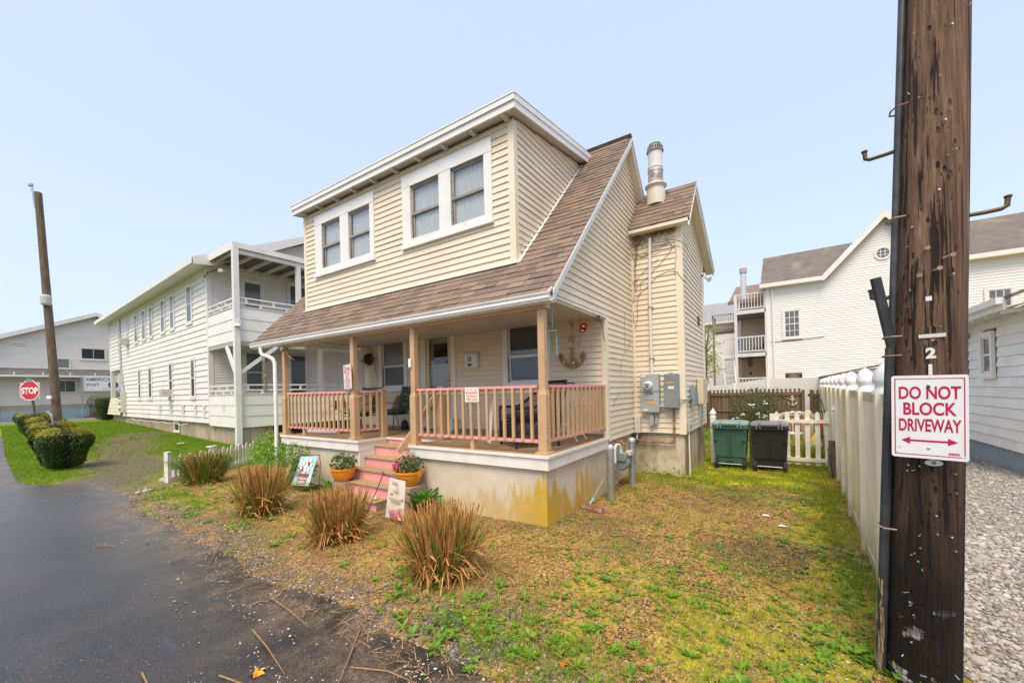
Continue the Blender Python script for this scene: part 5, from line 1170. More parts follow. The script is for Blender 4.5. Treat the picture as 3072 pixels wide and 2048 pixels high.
m = MB(); m.box((-1.35,27,4.55),(.25,28.6,4.75)); m.box((-1.3,27.05,-.9),(-1.18,27.17,4.55)); m.build('deck_floor', mat('brown_deck', (.24,.20,.17), .8), bd); deckrail(4.75, -1.32, .2, 27.03, 1.0, True, mat('taupe_rail', (.33,.29,.26), .7)); Dk = Dk0
# ================================================================== blue grey cottage on the right
BX = 5.95
Ch = root('blue_cottage', 'pale blue shingled cottage with white eave on the right', 'house', (8,8,-.9))
M_BSH = mat('pale_blue_shingle', (.80,.79,.74), .7, (.75,.745,.70), 4, bump=.25, bscale=35, stretch=(4,4,.7), rand=.05)
wins = [(8.02,7.62,.93,1.66),(9.42,8.98,.93,1.66)]
hol = [(b-.12,a+.12,c-.1,d+.14) for a,b,c,d in wins]
k = 0; z = -.53
while z < 2.0:
    y = 5.93
    while y < 11.2:
        w_ = random.uniform(.26,.52); q = cut_holes([[(y,z),(min(y+w_,11.2),z),(min(y+w_,11.2),z+.195),(y,z+.195)]], hol); jit = random.uniform(-.003,.003)
        mb = MB()
        for p in q:
            f = [Vector((BX-.004-(.020+jit)*(1-(v-z)/.195), u+(.0015 if u == y else 0), v+(.010+jit if v == z else 0))) for u, v in p]; g = [Vector((BX+.012,u,v)) for u, v in p]; n = len(p)
            mb.add(f+g, [tuple(range(n)), tuple(range(2*n-1,n-1,-1))]+[(i,(i+1)%n,n+(i+1)%n,n+i) for i in range(n)])
        if mb.v: mb.build('shingle', M_BSH, Ch)
        y += w_
    z += .195
for a,b,c,d in wins: fwin(Ch, (BX,0,0), Y, X*-1, b, a, c, d, cw=.10, glass=M_GGLASS, proud=.05, lower=mat('curtained_glazing', (.30,.28,.22), .2, spec=.6)) if False else fwin(Ch, (BX,0,0), Y, -X, b, a, c, d, cw=.10, glass=M_GGLASS, proud=.05)
siding(Ch, (BX+.02,5.93,0), X, -Y, [[(0,-.53),(5.9,-.53),(5.9,2.02),(0,2.02)], [(-.3,2.02),(6.2,2.02),(2.98,3.48)]], -.53, .195, M_BSH, joined=True, proud=.02, slot=.008, name='end_wall_siding')
siding(Ch, (BX+.03,11.2,0), X, Y, [[(0,-.53),(5,-.53),(5,2),(0,2)]], -.53, .195, M_BSH, joined=True)
m = MB(); m.box((BX+.05,5.96,-1.2),(BX+5.9,11.15,-.53)); m.build('foundation', mat('blue_grey_concrete', (.27,.33,.38), .8, (.23,.29,.34), 3, dirt=(.40,.44,.46), dscale=4), Ch)
m = MB(); m.slab([(BX-.42,5.6,2.12),(BX-.42,11.5,2.12),(BX+3,11.5,3.55),(BX+3,5.6,3.55)], (0,0,.06)); m.slab([(BX+6.4,5.6,2.12),(BX+6.4,11.5,2.12),(BX+3,11.5,3.551),(BX+3,5.6,3.551)], (0,0,.06)); m.build('roof', M_ROOFG, Ch)
m = MB(); m.box((BX-.44,5.85,1.96),(BX-.40,11.5,2.16)); m.box((BX-.52,5.85,2.06),(BX-.441,11.5,2.17)); m.build('gutter', M_WTRIM, Ch)
m = MB(); m.slab([(BX-.40,5.9,1.99),(BX-.40,11.5,1.99),(BX+.02,11.5,2.10),(BX+.02,5.9,2.10)], (0,0,.012)); m.build('soffit', M_WTRIM, Ch)
for i in range(9): m = MB(); m.beam((BX-.39,6.1+i*.6,1.95),(BX+.0,6.1+i*.6,1.99),.05,.07); m.build('rafter_tail', M_WTRIM, Ch)
m = MB(); m.lathe((BX-.10,8.85,1.72), [(.11,0),(.10,.03),(.05,.10),(.03,.14)], 12); m.build('wall_lamp', M_GALV, Ch)
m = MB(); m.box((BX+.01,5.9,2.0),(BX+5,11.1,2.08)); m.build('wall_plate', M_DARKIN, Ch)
# low shed beyond the vinyl fence
sh = root('garden_shed', 'low pale shed with thin brown roof edge behind the white vinyl fence', 'shed', (4.6,12.5,-.9))
m = MB(); m.slab([(3.75,11.6,-.9),(6.4,11.6,-.9),(6.4,11.6,1.55),(3.75,11.6,.98)], (0,2.2,0)); m.build('wall', M_BSH, sh); m = MB(); m.slab([(3.6,11.5,.98),(6.5,11.5,1.62),(6.5,13.9,1.62),(3.6,13.9,.98)], (0,0,.05)); m.build('roof', M_ROOFG, sh)
# ================================================================== long white vinyl fence
M_VIN = mat('white_vinyl_fence', (.88,.81,.66), .4, (.80,.73,.55), 2.5, dirt=(.50,.48,.26), dscale=1.6, dlo=.46, dhi=.78)
def vinyl_grime():
    t = M_VIN.node_tree; b = t.nodes['Principled BSDF']; src = b.inputs['Base Color'].links[0].from_socket
    sx = N(t, 'ShaderNodeSeparateXYZ'); t.links.new(posn(t), sx.inputs[0])
    lo = N(t, 'ShaderNodeMapRange'); lo.inputs[1].default_value = -.25; lo.inputs[2].default_value = -.92; t.links.new(sx.outputs[2], lo.inputs[0])
    f = math_(t, 'MULTIPLY', math_(t, 'POWER', lo.outputs[0], 1.6), noise(t, posn(t, (6,6,1.5)), 2.0, 5, .65, .36, .62))
    f2 = math_(t, 'MULTIPLY', noise(t, posn(t, (9,9,.5)), 1.6, 4, .6, .52, .68), .35)
    c = mix(t, f2, src, (.56,.52,.30)); c = mix(t, f, c, (.34,.33,.12)); t.links.new(c, b.inputs['Base Color'])
vinyl_grime()
M_VINC = mat('clean_vinyl', (.80,.79,.77), .4)
F0 = Vector((3.04,.36,0)); fd = Vector((.04495,.99899,0)); fn = Vector((-.99899,.04495,0))
def FP(t, z, o=0): return F0+fd*t+fn*o+Vector((0,0,z))
FT = [-1.3,-.40,.75,2.15,3.25,4.35,5.6,7.05,8.6,9.9,11.3]
def gothic(m, c, r, z0, s=1.0):      # turned cap on a square post
    m.lathe(c+Z*z0, [(r*1.30,0),(r*1.30,.03*s),(r*1.02,.045*s),(r*.95,.075*s),(r*1.22,.095*s),(r*1.25,.12*s),(r*1.12,.165*s),(r*.8,.205*s),(r*.35,.235*s),(r*.05,.245*s)], 4 if s < 0 else 14)
vf = root('vinyl_fence', 'long white vinyl privacy fence with ball capped posts along the gravel', 'fence', tuple(FP(3,-.93)))
for i, t in enumerate(FT):
    m = MB(); m.ob(FP(t,-.13), fd*.064, fn*.064, Z*.84); P_ = m.build('post', M_VIN, vf)
    m = MB(); gothic(m, FP(t,0), .060, .70); m.build('post_cap', M_VINC, P_, smooth=60)
bn_ = 0
for i in range(len(FT)-1):
    a, b = FT[i]+.066, FT[i+1]-.066
    m = MB(); m.ob(FP((a+b)/2,.665), fd*(b-a)/2, fn*.028, Z*.04); m.ob(FP((a+b)/2,.703), fd*(b-a)/2, fn*.022, Z*.006, 0); m.build('top_rail', mat('mossy_vinyl', (.60,.58,.42), .5, (.36,.36,.14), 7), vf)
    m = MB(); m.ob(FP((a+b)/2,-.87), fd*(b-a)/2, fn*.028, Z*.05); m.build('bottom_rail', M_VIN, vf)
    n = max(1, int(round((b-a)/.15))); w_ = (b-a)/n
    for k in range(n):
        t0 = a+k*w_; m = MB(); e = .006
        pr = [(t0+e,.012),(t0+e*2.2,.018),(t0+w_*.5-.008,.018),(t0+w_*.5,.006),(t0+w_*.5+.008,.018),(t0+w_-e*2.2,.018),(t0+w_-e,.012),(t0+w_,.006),(t0+w_,-.012),(t0,-.012),(t0,.006)]
        m.slab([FP(t,-.82,o) for t, o in pr], Z*1.445); m.build('fence_board', M_VIN, vf)
# leaning dark boards and hoop at the gate end of the fence
m = MB(); m.beam((3.16,5.0,-.9),(3.20,5.25,-.28),.05,.16,up=(1,0,0)); o = m.build('old_board', mat('rotten_board', (.12,.09,.07), .9, (.22,.17,.12), 6)); tag(o, 'dark old board leaning at the gate end of the vinyl fence', 'board')
m = MB(); m.tube([(3.14,4.9,-.92),(3.12,4.95,-.5),(3.08,5.0,-.42),(3.20,5.1,-.27),(3.22,5.1,-.9)], .007, 5); o = m.build('wire_stake', M_BLACK); tag(o, 'thin black wire stake leaning by the gate post', 'stake')

# ================================================================== picket gate between the bins and the fence
M_PK = mat('white_picket', (.76,.73,.64), .5, (.68,.64,.54), 3, dirt=(.48,.44,.30), dscale=3, dlo=.55, dhi=.8)
GY_ = 5.55
gt = root('picket_gate', 'white picket gate with pointed pales beside the black bin', 'gate', (2.75,GY_,-.85))
for zc in (.055, -.705):
    m = MB(); m.box((2.28,GY_-.018,zc-.035),(3.17,GY_+.012,zc+.035)); m.build('gate_rail', M_PK, gt)
def pale(m, x, y0, y1, zb, zt, hw):
    m.slab([(x-hw,y0,zb),(x+hw,y0,zb),(x+hw,y0,zt-.055),(x+hw*.72,y0,zt-.03),(x,y0,zt),(x-hw*.72,y0,zt-.03),(x-hw,y0,zt-.055)], (0,y1-y0,0))
for x in (2.32,2.50,2.66,2.825,2.985,3.13): m = MB(); pale(m, x, GY_+.014, GY_+.034, -.81, .25, .038); m.build('picket', M_PK, gt)
m = MB(); m.box((2.20,GY_-.02,-.85),(2.28,GY_+.05,.20)); m.build('gate_stile', M_PK, gt)
gp = root('gate_post', 'white square gate post with pointed cap beside the vinyl fence', 'post', (3.25,GY_,-.93), 'white gate posts')
m = MB(); m.box((3.20,GY_-.05,-.98),(3.30,GY_+.05,.20)); m.build('shaft', M_VINC, gp); m = MB(); m.lathe((3.25,GY_,0), [(.078,.19),(.078,.23),(.062,.235),(.058,.26),(.078,.275),(.08,.29),(.004,.385)], 4, ax=(Vector((.707,.707,0)),Vector((-.707,.707,0)),Z)); m.build('post_cap', M_VINC, gp)
gp = root('gate_post', 'white gate post with pointed cap between the green bin and the house', 'post', (1.15,GY_,-.83), 'white gate posts')
m = MB(); m.box((1.10,GY_-.05,-.95),(1.20,GY_+.05,.10)); m.build('shaft', M_VINC, gp); m = MB(); m.lathe((1.15,GY_,0), [(.078,.09),(.078,.13),(.062,.135),(.058,.16),(.08,.18),(.085,.20),(.004,.31)], 4, ax=(Vector((.707,.707,0)),Vector((-.707,.707,0)),Z)); m.build('post_cap', M_VINC, gp)
m = MB(); m.box((1.83,GY_-.03,-.9),(1.92,GY_+.04,-.12)); o = m.build('short_post', mat('weathered_post', (.45,.42,.34), .7)); tag(o, 'weathered short post standing between the two wheeled bins', 'post')
# ================================================================== wheeled bins
def bin_(x0, x1, y, col, colL, label, z0):
    o = root('wheeled_bin', label, 'bin', ((x0+x1)/2, y, z0), 'wheeled rubbish bins', world=False)
    w_ = (x1-x0)/2; mb = mat('bin_'+col[0], col[1], .5, tuple(c*.8 for c in col[1]), 3); ml = mat('bin_lid_'+col[0], colL, .35)
    m = MB(); prof = [(.86,.20,.17),(.92,.34,.21),(1.0,.80,.27)]; vs = []; zt = .90
    lev = [(.10,.80,.22),(.24,.84,.23),(.26,.90,.25),(.86,1.0,.30),(.90,1.02,.31)]
    for z, k, d in lev: vs += [(-w_*k,-d,z),(w_*k,-d,z),(w_*k,d,z),(-w_*k,d,z)]
    fs = [(3,2,1,0)]
    for i in range(len(lev)-1):
        for j in range(4): fs.append((i*4+j,i*4+(j+1)%4,i*4+4+(j+1)%4,i*4+4+j))
    m.add(vs, fs); B_ = m.build('body', mb, o)
    m = MB(); m.bbox((-w_*1.06,-.345,.835),(w_*1.06,-.30,.90),.008); m.box((-w_*.92,-.318,.60),(-w_*.70,-.284,.62)); m.box((w_*.70,-.318,.60),(w_*.92,-.284,.62)); m.box((-w_*.07,-.322,.80),(w_*.07,-.29,.84)); m.box((-w_*.95,-.325,.76),(-w_*.84,-.29,.84)); m.box((w_*.84,-.325,.76),(w_*.95,-.29,.84)); m.beam((-.02,-.262,.28),(-.01,-.296,.70),.022,.02,up=(0,1,0)); m.beam((.03,-.262,.28),(.02,-.296,.70),.012,.02,up=(0,1,0)); m.build('rim', mb, B_)
    m = MB(); vs = []
    for z, k, d in ((.905,1.06,.36),(.935,1.07,.365),(.965,.98,.32),(.985,.80,.22)): 
        e = .06
        vs += [(-w_*k+e,-d,z),(w_*k-e,-d,z),(w_*k,-d+e,z),(w_*k,d-e,z),(w_*k-e,d,z),(-w_*k+e,d,z),(-w_*k,d-e,z),(-w_*k,-d+e,z)]
    fs = [tuple(range(24,32))]+[(i*8+j,i*8+(j+1)%8,i*8+8+(j+1)%8,i*8+8+j) for i in range(3) for j in range(8)]
    m.add(vs, fs); L_ = m.build('lid', ml, o)
    for s in (-.58,.58): m = MB(); m.tube([(w_*s-.03,-.375,.86),(w_*s-.03,-.385,.93),(w_*s*.95,-.33,.985),(w_*s*.9,-.1,1.0)], .018, 6); m.tube([(w_*s+.03,-.375,.86),(w_*s+.03,-.385,.93),(w_*s*.95+.02,-.33,.985)], .014, 6); m.build('lid_hinge', ml, L_)
    m = MB(); m.tube([(-w_*.5,-.40,.89),(-w_*.5,-.395,.955),(w_*.5,-.395,.955),(w_*.5,-.40,.89)], .012, 6); m.build('handle_bar', ml, o)
    for s in (-1,1):
        m = MB(); m.lathe((s*w_*.80-.035,-.24,.115), [(.02,0),(.10,.004),(.115,.015),(.115,.055),(.10,.066),(.02,.07)], 20, ax=(Y,Z,X)); W_ = m.build('wheel', mat('tyre_black', (.018,.018,.018), .7), o, smooth=50)
        m = MB(); m.lathe((s*w_*.80-.037+(.074 if s > 0 else 0),-.24,.115), [(.05,-.002),(.05,.002)], 12, ax=(Y,Z,X)); m.build('hub', mat('hub_grey', (.10,.10,.10), .5), W_)
    m = MB(); m.tube([(-w_*.7,-.26,.115),(w_*.7,-.26,.115)], .011, 8); m.build('axle', M_GALV, o)
    m = MB(); m.box((-w_*.22,-.225,.10),(w_*.22,-.20,.24)); m.build('axle_recess', M_BLACK, o); m = MB(); m.box((-w_*.6,.1,-.0),(w_*.6,.2,.10)); m.build('foot', M_BLACK, o)
    return o
bin_(1.20,1.82,5.28,('green',(.05,.12,.095)),(.20,.29,.25),'dark green wheeled bin with pale lid, nearest the house',-.92)
bin_(1.885,2.50,5.30,('black',(.022,.021,.023)),(.16,.16,.17),'black wheeled bin with grey lid, between green bin and picket gate',-.925)
# ================================================================== garden behind the gate
M_BROWN = mat('dark_fence_wood', (.115,.075,.045), .9, (.17,.12,.07), 3, stretch=(3,3,.4), rand=.18, dirt=(.10,.11,.05), dscale=1.5, dlo=.6, dhi=.85)
bf = root('brown_picket_fence', 'dark weathered picket fence with knob topped pales at the back of the garden', 'fence', (1.8,12.2,-.9))
x = -1.6; k = 0
while x < 3.95:
    gap = 3.02 < x < 3.18
    top = .64 if x < 3.1 else .58
    if not gap:
        m = MB(); y0 = 12.2
        m.slab([(x+.002,y0,-.95),(x+.120,y0,-.95),(x+.120,y0,top-.12),(x+.098,y0,top-.09),(x+.085,y0,top-.075),(x+.10,y0,top-.05),(x+.10,y0,top-.02),(x+.062,y0,top+.02),(x+.024,y0,top-.02),(x+.024,y0,top-.05),(x+.04,y0,top-.075),(x+.026,y0,top-.09),(x+.002,y0,top-.12)], (0,.02,0)); m.build('picket', M_BROWN, bf)
    x += .122
for zc, xa, xb_ in ((.47,-1.6,3.05),(-.10,-1.6,3.05),(.42,3.2,3.95),(-.2,3.2,3.95)): m = MB(); m.box((xa,12.16,zc-.045),(xb_,12.198,zc+.045)); m.build('fence_rail', M_BROWN, bf)
for xx in (.2,3.03,3.25): m = MB(); m.box((xx,12.10,-.95),(xx+.09,12.158,.60)); m.build('fence_post', M_BROWN, bf)
wf = root('white_panel_fence', 'plain white vinyl fence stepping up behind the brown picket fence', 'fence', (1.8,13.4,-.9))
for (xa, xb_, za, zb) in ((-2.2,.95,.62,.86),(1.0,2.05,.88,1.02),(2.1,3.75,1.03,1.00)):
    m = MB(); m.slab([(xa,13.4,-.95),(xb_,13.4,-.95),(xb_,13.4,zb),(xa,13.4,za)], (0,.05,0)); m.build('fence_panel', mat('far_white_vinyl', (.68,.67,.60), .45, (.62,.61,.52), 1), wf)
for xx, zt in ((.95,.90),(2.04,1.06),(3.72,1.06)): m = MB(); m.box((xx,13.36,-.95),(xx+.10,13.45,zt)); m.build('fence_post', M_VINC, wf)
m = MB(); an = Vector((2.78,12.13,.10))
m.beam(an, an+Z*.24, .025,.03,up=(0,1,0)); m.beam(an+Z*.19-X*.07, an+Z*.19+X*.07,.025,.025,up=(0,1,0)); m.tube([an+X*(.13*math.sin(a))+Z*(.10-.13*math.cos(a)+.03-.0) for a in np.linspace(-1.3,1.3,9)], .016, 6); m.tube([an+X*.03*math.cos(a)+Z*(.275+.03*math.sin(a)) for a in np.linspace(0,6.28,9)], .010, 5)
o = m.build('garden_anchor', M_WTRIM); tag(o, 'small white anchor ornament hung on the dark picket fence', 'anchor')
# flowering shrub
M_SHRUB = leafmat('shrub_leaf', [(.07,.12,.03),(.12,.18,.05),(.16,.15,.06),(.09,.10,.04),(.20,.24,.08)], .6, .25)
M_TWIG = mat('twig_brown', (.17,.11,.07), .9)
def shrub(name, c, rx, ry, h, label, cat, n, mt, size, stems=14, stem_mt=None, twig=0, low=.1, grp=None, full=.35):
    o = root(name, label, cat, c, grp, world=False)
    d = rng.normal(0,1,(n,3)); d /= np.linalg.norm(d,axis=1)[:,None]; r = rng.random(n)**full
    P = d*r[:,None]*np.array([rx,ry,h*.5]); P[:,2] += h*(.5+low*.5); cl = np.sin(P[:,0]*7/rx)*np.cos(P[:,2]*9/h)+np.sin(P[:,1]*6/ry); P = P[(cl > -.55)|(rng.random(len(P)) < .35)]; P[:,2] = np.maximum(P[:,2],.02)
    leafcloud('foliage', P, rng.uniform(size*.6,size*1.3,len(P)), mt, o, 'stuff')
    m = MB()
    for k in range(stems):
        a = rng.uniform(0,6.28); e = rng.uniform(.4,.95); q = Vector((math.cos(a)*rx*e*.8, math.sin(a)*ry*e*.8, h*rng.uniform(.5,.98)))
        m.tube([(math.cos(a)*.04,math.sin(a)*.04,-.05), q*.5+Vector((0,0,h*.12)), q], [.010,.007,.003], 5)
    m.build('stems', stem_mt or M_TWIG, o)
    if twig:
        m = MB()
        for k in range(twig):
            p = Vector((rng.uniform(-rx,rx),rng.uniform(-ry,ry),rng.uniform(.3,1.0)*h)); q = p+Vector((rng.normal(0,.12),rng.normal(0,.1),rng.normal(.08,.12))); m.beam(p,q,.005,.005)
        m.build('dry_twigs', M_TWIG, o, kind='stuff')
    return o
shrub('flowering_shrub', (1.85,11.1,-.9), .95,.6,1.55, 'big loose green shrub in front of the dark picket fence', 'shrub', 3600, M_SHRUB, .07, 22, twig=240)
m = MB()
for k in range(9): 
    c = Vector((2.0+rng.uniform(-.9,.75),10.45+rng.uniform(-.1,.1),.02+rng.uniform(-.35,.2)))
    for j in range(6): a = rng.uniform(0,6.28); m.lathe(c+Vector((rng.normal(0,.03),rng.normal(0,.02),rng.normal(0,.03))), [(.005,-.025),(.028,0),(.005,.025)], 6)
o = m.build('hydrangea_blooms', mat('pale_blue_petals', (.45,.62,.60), .6, (.66,.68,.55), 9), kind='stuff')
P = pick(260, 2.5,3.5,10.2,11.6); blades('tall_dry_stalks', P, rng.uniform(.6,1.25,260), .012, rng.uniform(.2,.9,260), M_STRAW)
P = pick(300, 2.35,3.3,6.6,7.4); blades('daylily_leaves', P, rng.uniform(.35,.6,300), .022, rng.uniform(.2,.9,300), M_GRASS)
P = pick(500, 2.35,2.85,6.9,7.3); blades('dry_grass_tuft', P, rng.uniform(.25,.55,500), .008, rng.uniform(.1,.6,500), M_STRAW)
P = pick(700, .2,2.4,9.0,11.6); blades('border_greens', P, rng.uniform(.15,.4,700), .035, rng.uniform(.3,.9,700), M_WEED)
bench = root('scroll_bench', 'white wrought iron bench with scrolled back behind the picket gate', 'bench', (2.75,8.6,-.9))
m = MB()
def scroll(c, r, turns=1.6, s=1): return [c+X*(s*r*(1-t*.8)*math.cos(t*turns*6.28))+Z*(r*(1-t*.8)*math.sin(t*turns*6.28)) for t in np.linspace(0,1,18)]
for i in range(6):
    xx = 2.40+i*.14; m.tube(scroll(Vector((xx,8.75,-.06+.07*math.sin(i*.63))), .075, s=1 if i % 2 else -1), .009, 5); m.tube([(xx,8.72,-.48),(xx,8.75,-.12)], .008, 5)
m.tube([(2.33,8.75,-.12),(2.45,8.75,.02),(2.75,8.75,.06),(3.05,8.75,.02),(3.17,8.75,-.12)], .012, 6); m.build('backrest', M_WHITE, bench)
m = MB(); 
for i in range(7): m.box((2.33,8.30+i*.065,-.49),(3.17,8.34+i*.065,-.475))
m.build('seat', M_WHITE, bench)
for xx in (2.36,3.14):
    for yy in (8.32,8.72): m = MB(); m.tube([(xx,yy,-.92),(xx+.03,yy,-.7),(xx,yy,-.48)], .014, 6); m.build('leg', M_WHITE, bench)
m = MB(); m.lathe((3.06,7.3,-.62), [(.02,-.18),(.10,-.12),(.12,.0),(.11,.12),(.05,.20),(.03,.27)], 14); m.lathe((3.06,7.3,-.62), [(.122,-.04),(.124,.02),(.122,.06)], 14, 1); o = m.build('marker_buoy', [mat('buoy_yellow', (.72,.50,.06), .5), M_WHITE], smooth=40); tag(o, 'yellow and white marker buoy hanging behind the gate', 'buoy')
m = MB(); m.lathe((2.98,8.2,-.2), [(.12,-.70),(.10,-.3),(.14,-.12),(.13,.08),(.06,.12),(.07,.18),(.09,.24),(.06,.32),(.01,.34)], 14); o = m.build('garden_statue', mat('pale_statue', (.58,.50,.36), .7, (.48,.41,.28), 6), smooth=50); tag(o, 'pale stone garden figure behind the gate near the vinyl fence', 'statue')
m = MB()
for k in range(4):
    a = k*1.571+.4; m.tube([(3.22+.12*math.cos(a),8.3+.12*math.sin(a),-.9),(3.22+.11*math.cos(a),8.3+.11*math.sin(a),.1),(3.22+.06*math.cos(a),8.3+.06*math.sin(a),.35),(3.22,8.3,.45)], .010, 5)
for z_ in (-.5,-.2,.1): m.tube([(3.22+.115*math.cos(a),8.3+.115*math.sin(a),z_) for a in np.linspace(0,6.28,12)], .007, 5)
o = m.build('obelisk_trellis', mat('dark_green_iron', (.02,.05,.04), .5)); tag(o, 'dark iron obelisk trellis standing by the vinyl fence in the garden', 'trellis')
m = MB(); m.box((3.10,7.6,-.25),(3.22,7.72,-.05)); o = m.build('red_box', M_RED); tag(o, 'small red box hanging by the garden trellis', 'box')
m = MB(); m.tube([(1.35,6.9,-.9),(1.36,6.9,-.05),(1.42,6.9,.06),(1.50,6.9,-.02),(1.52,6.9,-.9)], .022, 7); o = m.build('garden_hook', M_BLACK); tag(o, 'black bent metal hoop standing behind the green bin', 'hook')
# small tree behind the house
tr = root('young_tree', 'small light green tree between the cream house and the white decks', 'tree', (-.5,17,-.9))
m = MB(); m.tube([(-.5,17,-1),(-.48,17,1.2),(-.42,17.05,2.6),(-.3,17.1,3.6)], [.09,.07,.045,.015], 7); m.build('trunk', M_TWIG, tr)
m = MB(); C_ = []
for k in range(34):
    z0 = rng.uniform(.9,3.6); a = rng.uniform(0,6.28); L = rng.uniform(.5,1.15)*(1-.12*(z0-1)); q = Vector((-.45+math.cos(a)*L*.85,17+math.sin(a)*L*.85,z0+rng.uniform(.0,.45))); p = Vector((-.46,17,z0-.2))
    m.tube([p,(p+q)/2+Vector((0,0,.1)),q], [.02,.012,.004], 5)
    for j in range(52): f = rng.uniform(.35,1.05); C_.append(np.array(p+(q-p)*f)+rng.normal(0,.11,3))
m.build('branches', M_TWIG, tr); leafcloud('crown', np.array(C_), rng.uniform(.05,.12,len(C_)), leafmat('spring_leaf', [(.24,.36,.06),(.32,.44,.08),(.18,.30,.05)], .5, .4), tr, 'stuff')
# ================================================================== near utility pole on the right with sign
def pole_mat():
    m, t, b = nodes_of('creosoted_pole'); p = posn(t); sx = N(t, 'ShaderNodeSeparateXYZ'); t.links.new(p, sx.inputs[0])
    fib = noise(t, posn(t, (34,34,1.1)), 1.5, 6, .75, .36, .66); broad = noise(t, posn(t, (7,7,.8)), 1.4, 4, .6, .35, .68)
    up = mix(t, fib, (.085,.042,.024), (.36,.22,.135)); up = mix(t, math_(t,'MULTIPLY',broad,.6), up, (.065,.035,.022))
    dn = mix(t, fib, (.003,.0022,.002), (.020,.011,.0075)); 
    hgt = N(t, 'ShaderNodeMapRange'); hgt.inputs[1].default_value = .15; hgt.inputs[2].default_value = 1.9
    t.links.new(math_(t,'ADD',sx.outputs[2],math_(t,'MULTIPLY',noise(t,posn(t,(6,6,.5)),1.6,4,.6,0,1),.9)), hgt.inputs[0])
    c = mix(t, hgt.outputs[0], dn, up)
    v = N(t, 'ShaderNodeTexVoronoi'); v.inputs['Scale'].default_value = 1.0; t.links.new(posn(t, (33,33,13)), v.inputs['Vector'])
    gou = N(t, 'ShaderNodeMapRange'); gou.inputs[1].default_value = .20; gou.inputs[2].default_value = .31; gou.inputs[3].default_value = 1; gou.inputs[4].default_value = 0; t.links.new(v.outputs['Distance'], gou.inputs[0])
    cr = noise(t, posn(t, (24,24,.22)), 1.3, 4, .6, .565, .60)
    g = math_(t, 'MAXIMUM', math_(t,'MULTIPLY',gou.outputs[0],noise(t,posn(t,(7,7,2.2)),1.5,3,.6,.48,.60)), cr)
    c = mix(t, math_(t,'MULTIPLY',g,.9), c, (.012,.007,.005))
    # orange weathered side and old paint marks near the ground
    ls = N(t, 'ShaderNodeMapRange'); ls.inputs[1].default_value = -.28; ls.inputs[2].default_value = -.05
    pw = noise(t, posn(t, (3,3,5.5)), 2.1, 4, .6, .60, .66); zz = N(t,'ShaderNodeMapRange'); zz.inputs[1].default_value = -.42; zz.inputs[2].default_value = -.62; t.links.new(sx.outputs[2], zz.inputs[0])
    c = mix(t, math_(t,'MULTIPLY',math_(t,'MULTIPLY',pw,zz.outputs[0]),fib), c, (.66,.64,.60))
    t.links.new(c, b.inputs['Base Color']); b.inputs['Roughness'].default_value = .75; b.inputs['Specular IOR Level'].default_value = .3
    h = math_(t,'SUBTRACT', math_(t,'ADD', math_(t,'MULTIPLY',fib,.5), math_(t,'MULTIPLY',noise(t,posn(t,(90,90,9)),1.4,2,.6,0,1),.25)), math_(t,'MULTIPLY',g,1.6))
    bumpn(t, b, h, 1.0, .012); return m
M_POLE = pole_mat()
PB, PT = Vector((2.972,-1.075,-1.0)), Vector((3.135+.04*.5,-.966+.03*.5,3.6))
pax = (PT-PB).normalized()
def pc(z): f = (z-PB.z)/(PT.z-PB.z); return PB+(PT-PB)*f
def prd(z): return .153-.0055*(z+.9)
po = root('roadside_pole', 'dark brown wooden utility pole with nails and climbing steps, close on the right', 'pole', (2.972,-1.075,-.95))
m = MB(); zs = np.arange(-1.0,3.61,.06); seg = 44; vs = []
for z in zs:
    c = pc(z)
    for k in range(seg):
        a = 2*math.pi*k/seg; nz_ = mnoise.noise(Vector((math.cos(a)*2.2,math.sin(a)*2.2,z*.5)))*.007+mnoise.noise(Vector((math.cos(a)*9,math.sin(a)*9,z*.7)))*.0035
        r = prd(z)+nz_
        vs.append((c.x+r*math.cos(a), c.y+r*math.sin(a), z))
m.add(vs, [(i*seg+k,i*seg+(k+1)%seg,(i+1)*seg+(k+1)%seg,(i+1)*seg+k) for i in range(len(zs)-1) for k in range(seg)]+[tuple(range((len(zs)-1)*seg,len(zs)*seg))])
m.build('shaft', M_POLE, po, smooth=True)
CAMP = Vector((2.30995,-4.24105,.8))
def pdir(z): d = CAMP-pc(z); d.z = 0; return d.normalized()
def psurf(z, ang, off=0):     # point on the pole; ang from the side facing the road, + to the right
    d = pdir(.3); a = math.atan2(d.y,d.x)+ang; c = pc(z); r = prd(z)+off; return Vector((c.x+r*math.cos(a), c.y+r*math.sin(a), z)), Vector((math.cos(a),math.sin(a),0))
M_CON = mat('dark_conduit', (.028,.031,.034), .5, (.05,.053,.056), 6); M_CONL = mat('steel_conduit', (.04,.044,.048), .45, (.085,.09,.095), 8)
m = MB(); pts = [psurf(z,-1.40,.016)[0] for z in np.arange(-1.0,3.6,.25)]; m.tube(pts, .019, 10); m.build('conduit', M_CONL, po, smooth=60)
m = MB(); a_ = [psurf(z,-1.32,.024)[0] for z in np.arange(-1.0,1.15,.2)]; m.tube(a_, .025, 10); p1 = psurf(1.12,-1.35,.03)[0]; 
m.beam(p1+Vector((.01,0,-.12)), p1+Vector((-.062,-.03,.30)), .026,.045); m.build('cable_guard', M_CON, po)
for z in (-.05,.95,1.06,1.75,2.4): 
    m = MB(); m.tube([psurf(z,-1.75,.006)[0],psurf(z,-1.5,.056)[0],psurf(z,-1.22,.06)[0],psurf(z,-.98,.05)[0],psurf(z,-.85,.004)[0]], .005, 5); m.build('pipe_strap', M_RUST, po)
M_STEP = mat('step_bolt', (.11,.085,.055), .55, (.17,.12,.07), 8, metal=.5)
tl = Vector((.98,-.2,0))
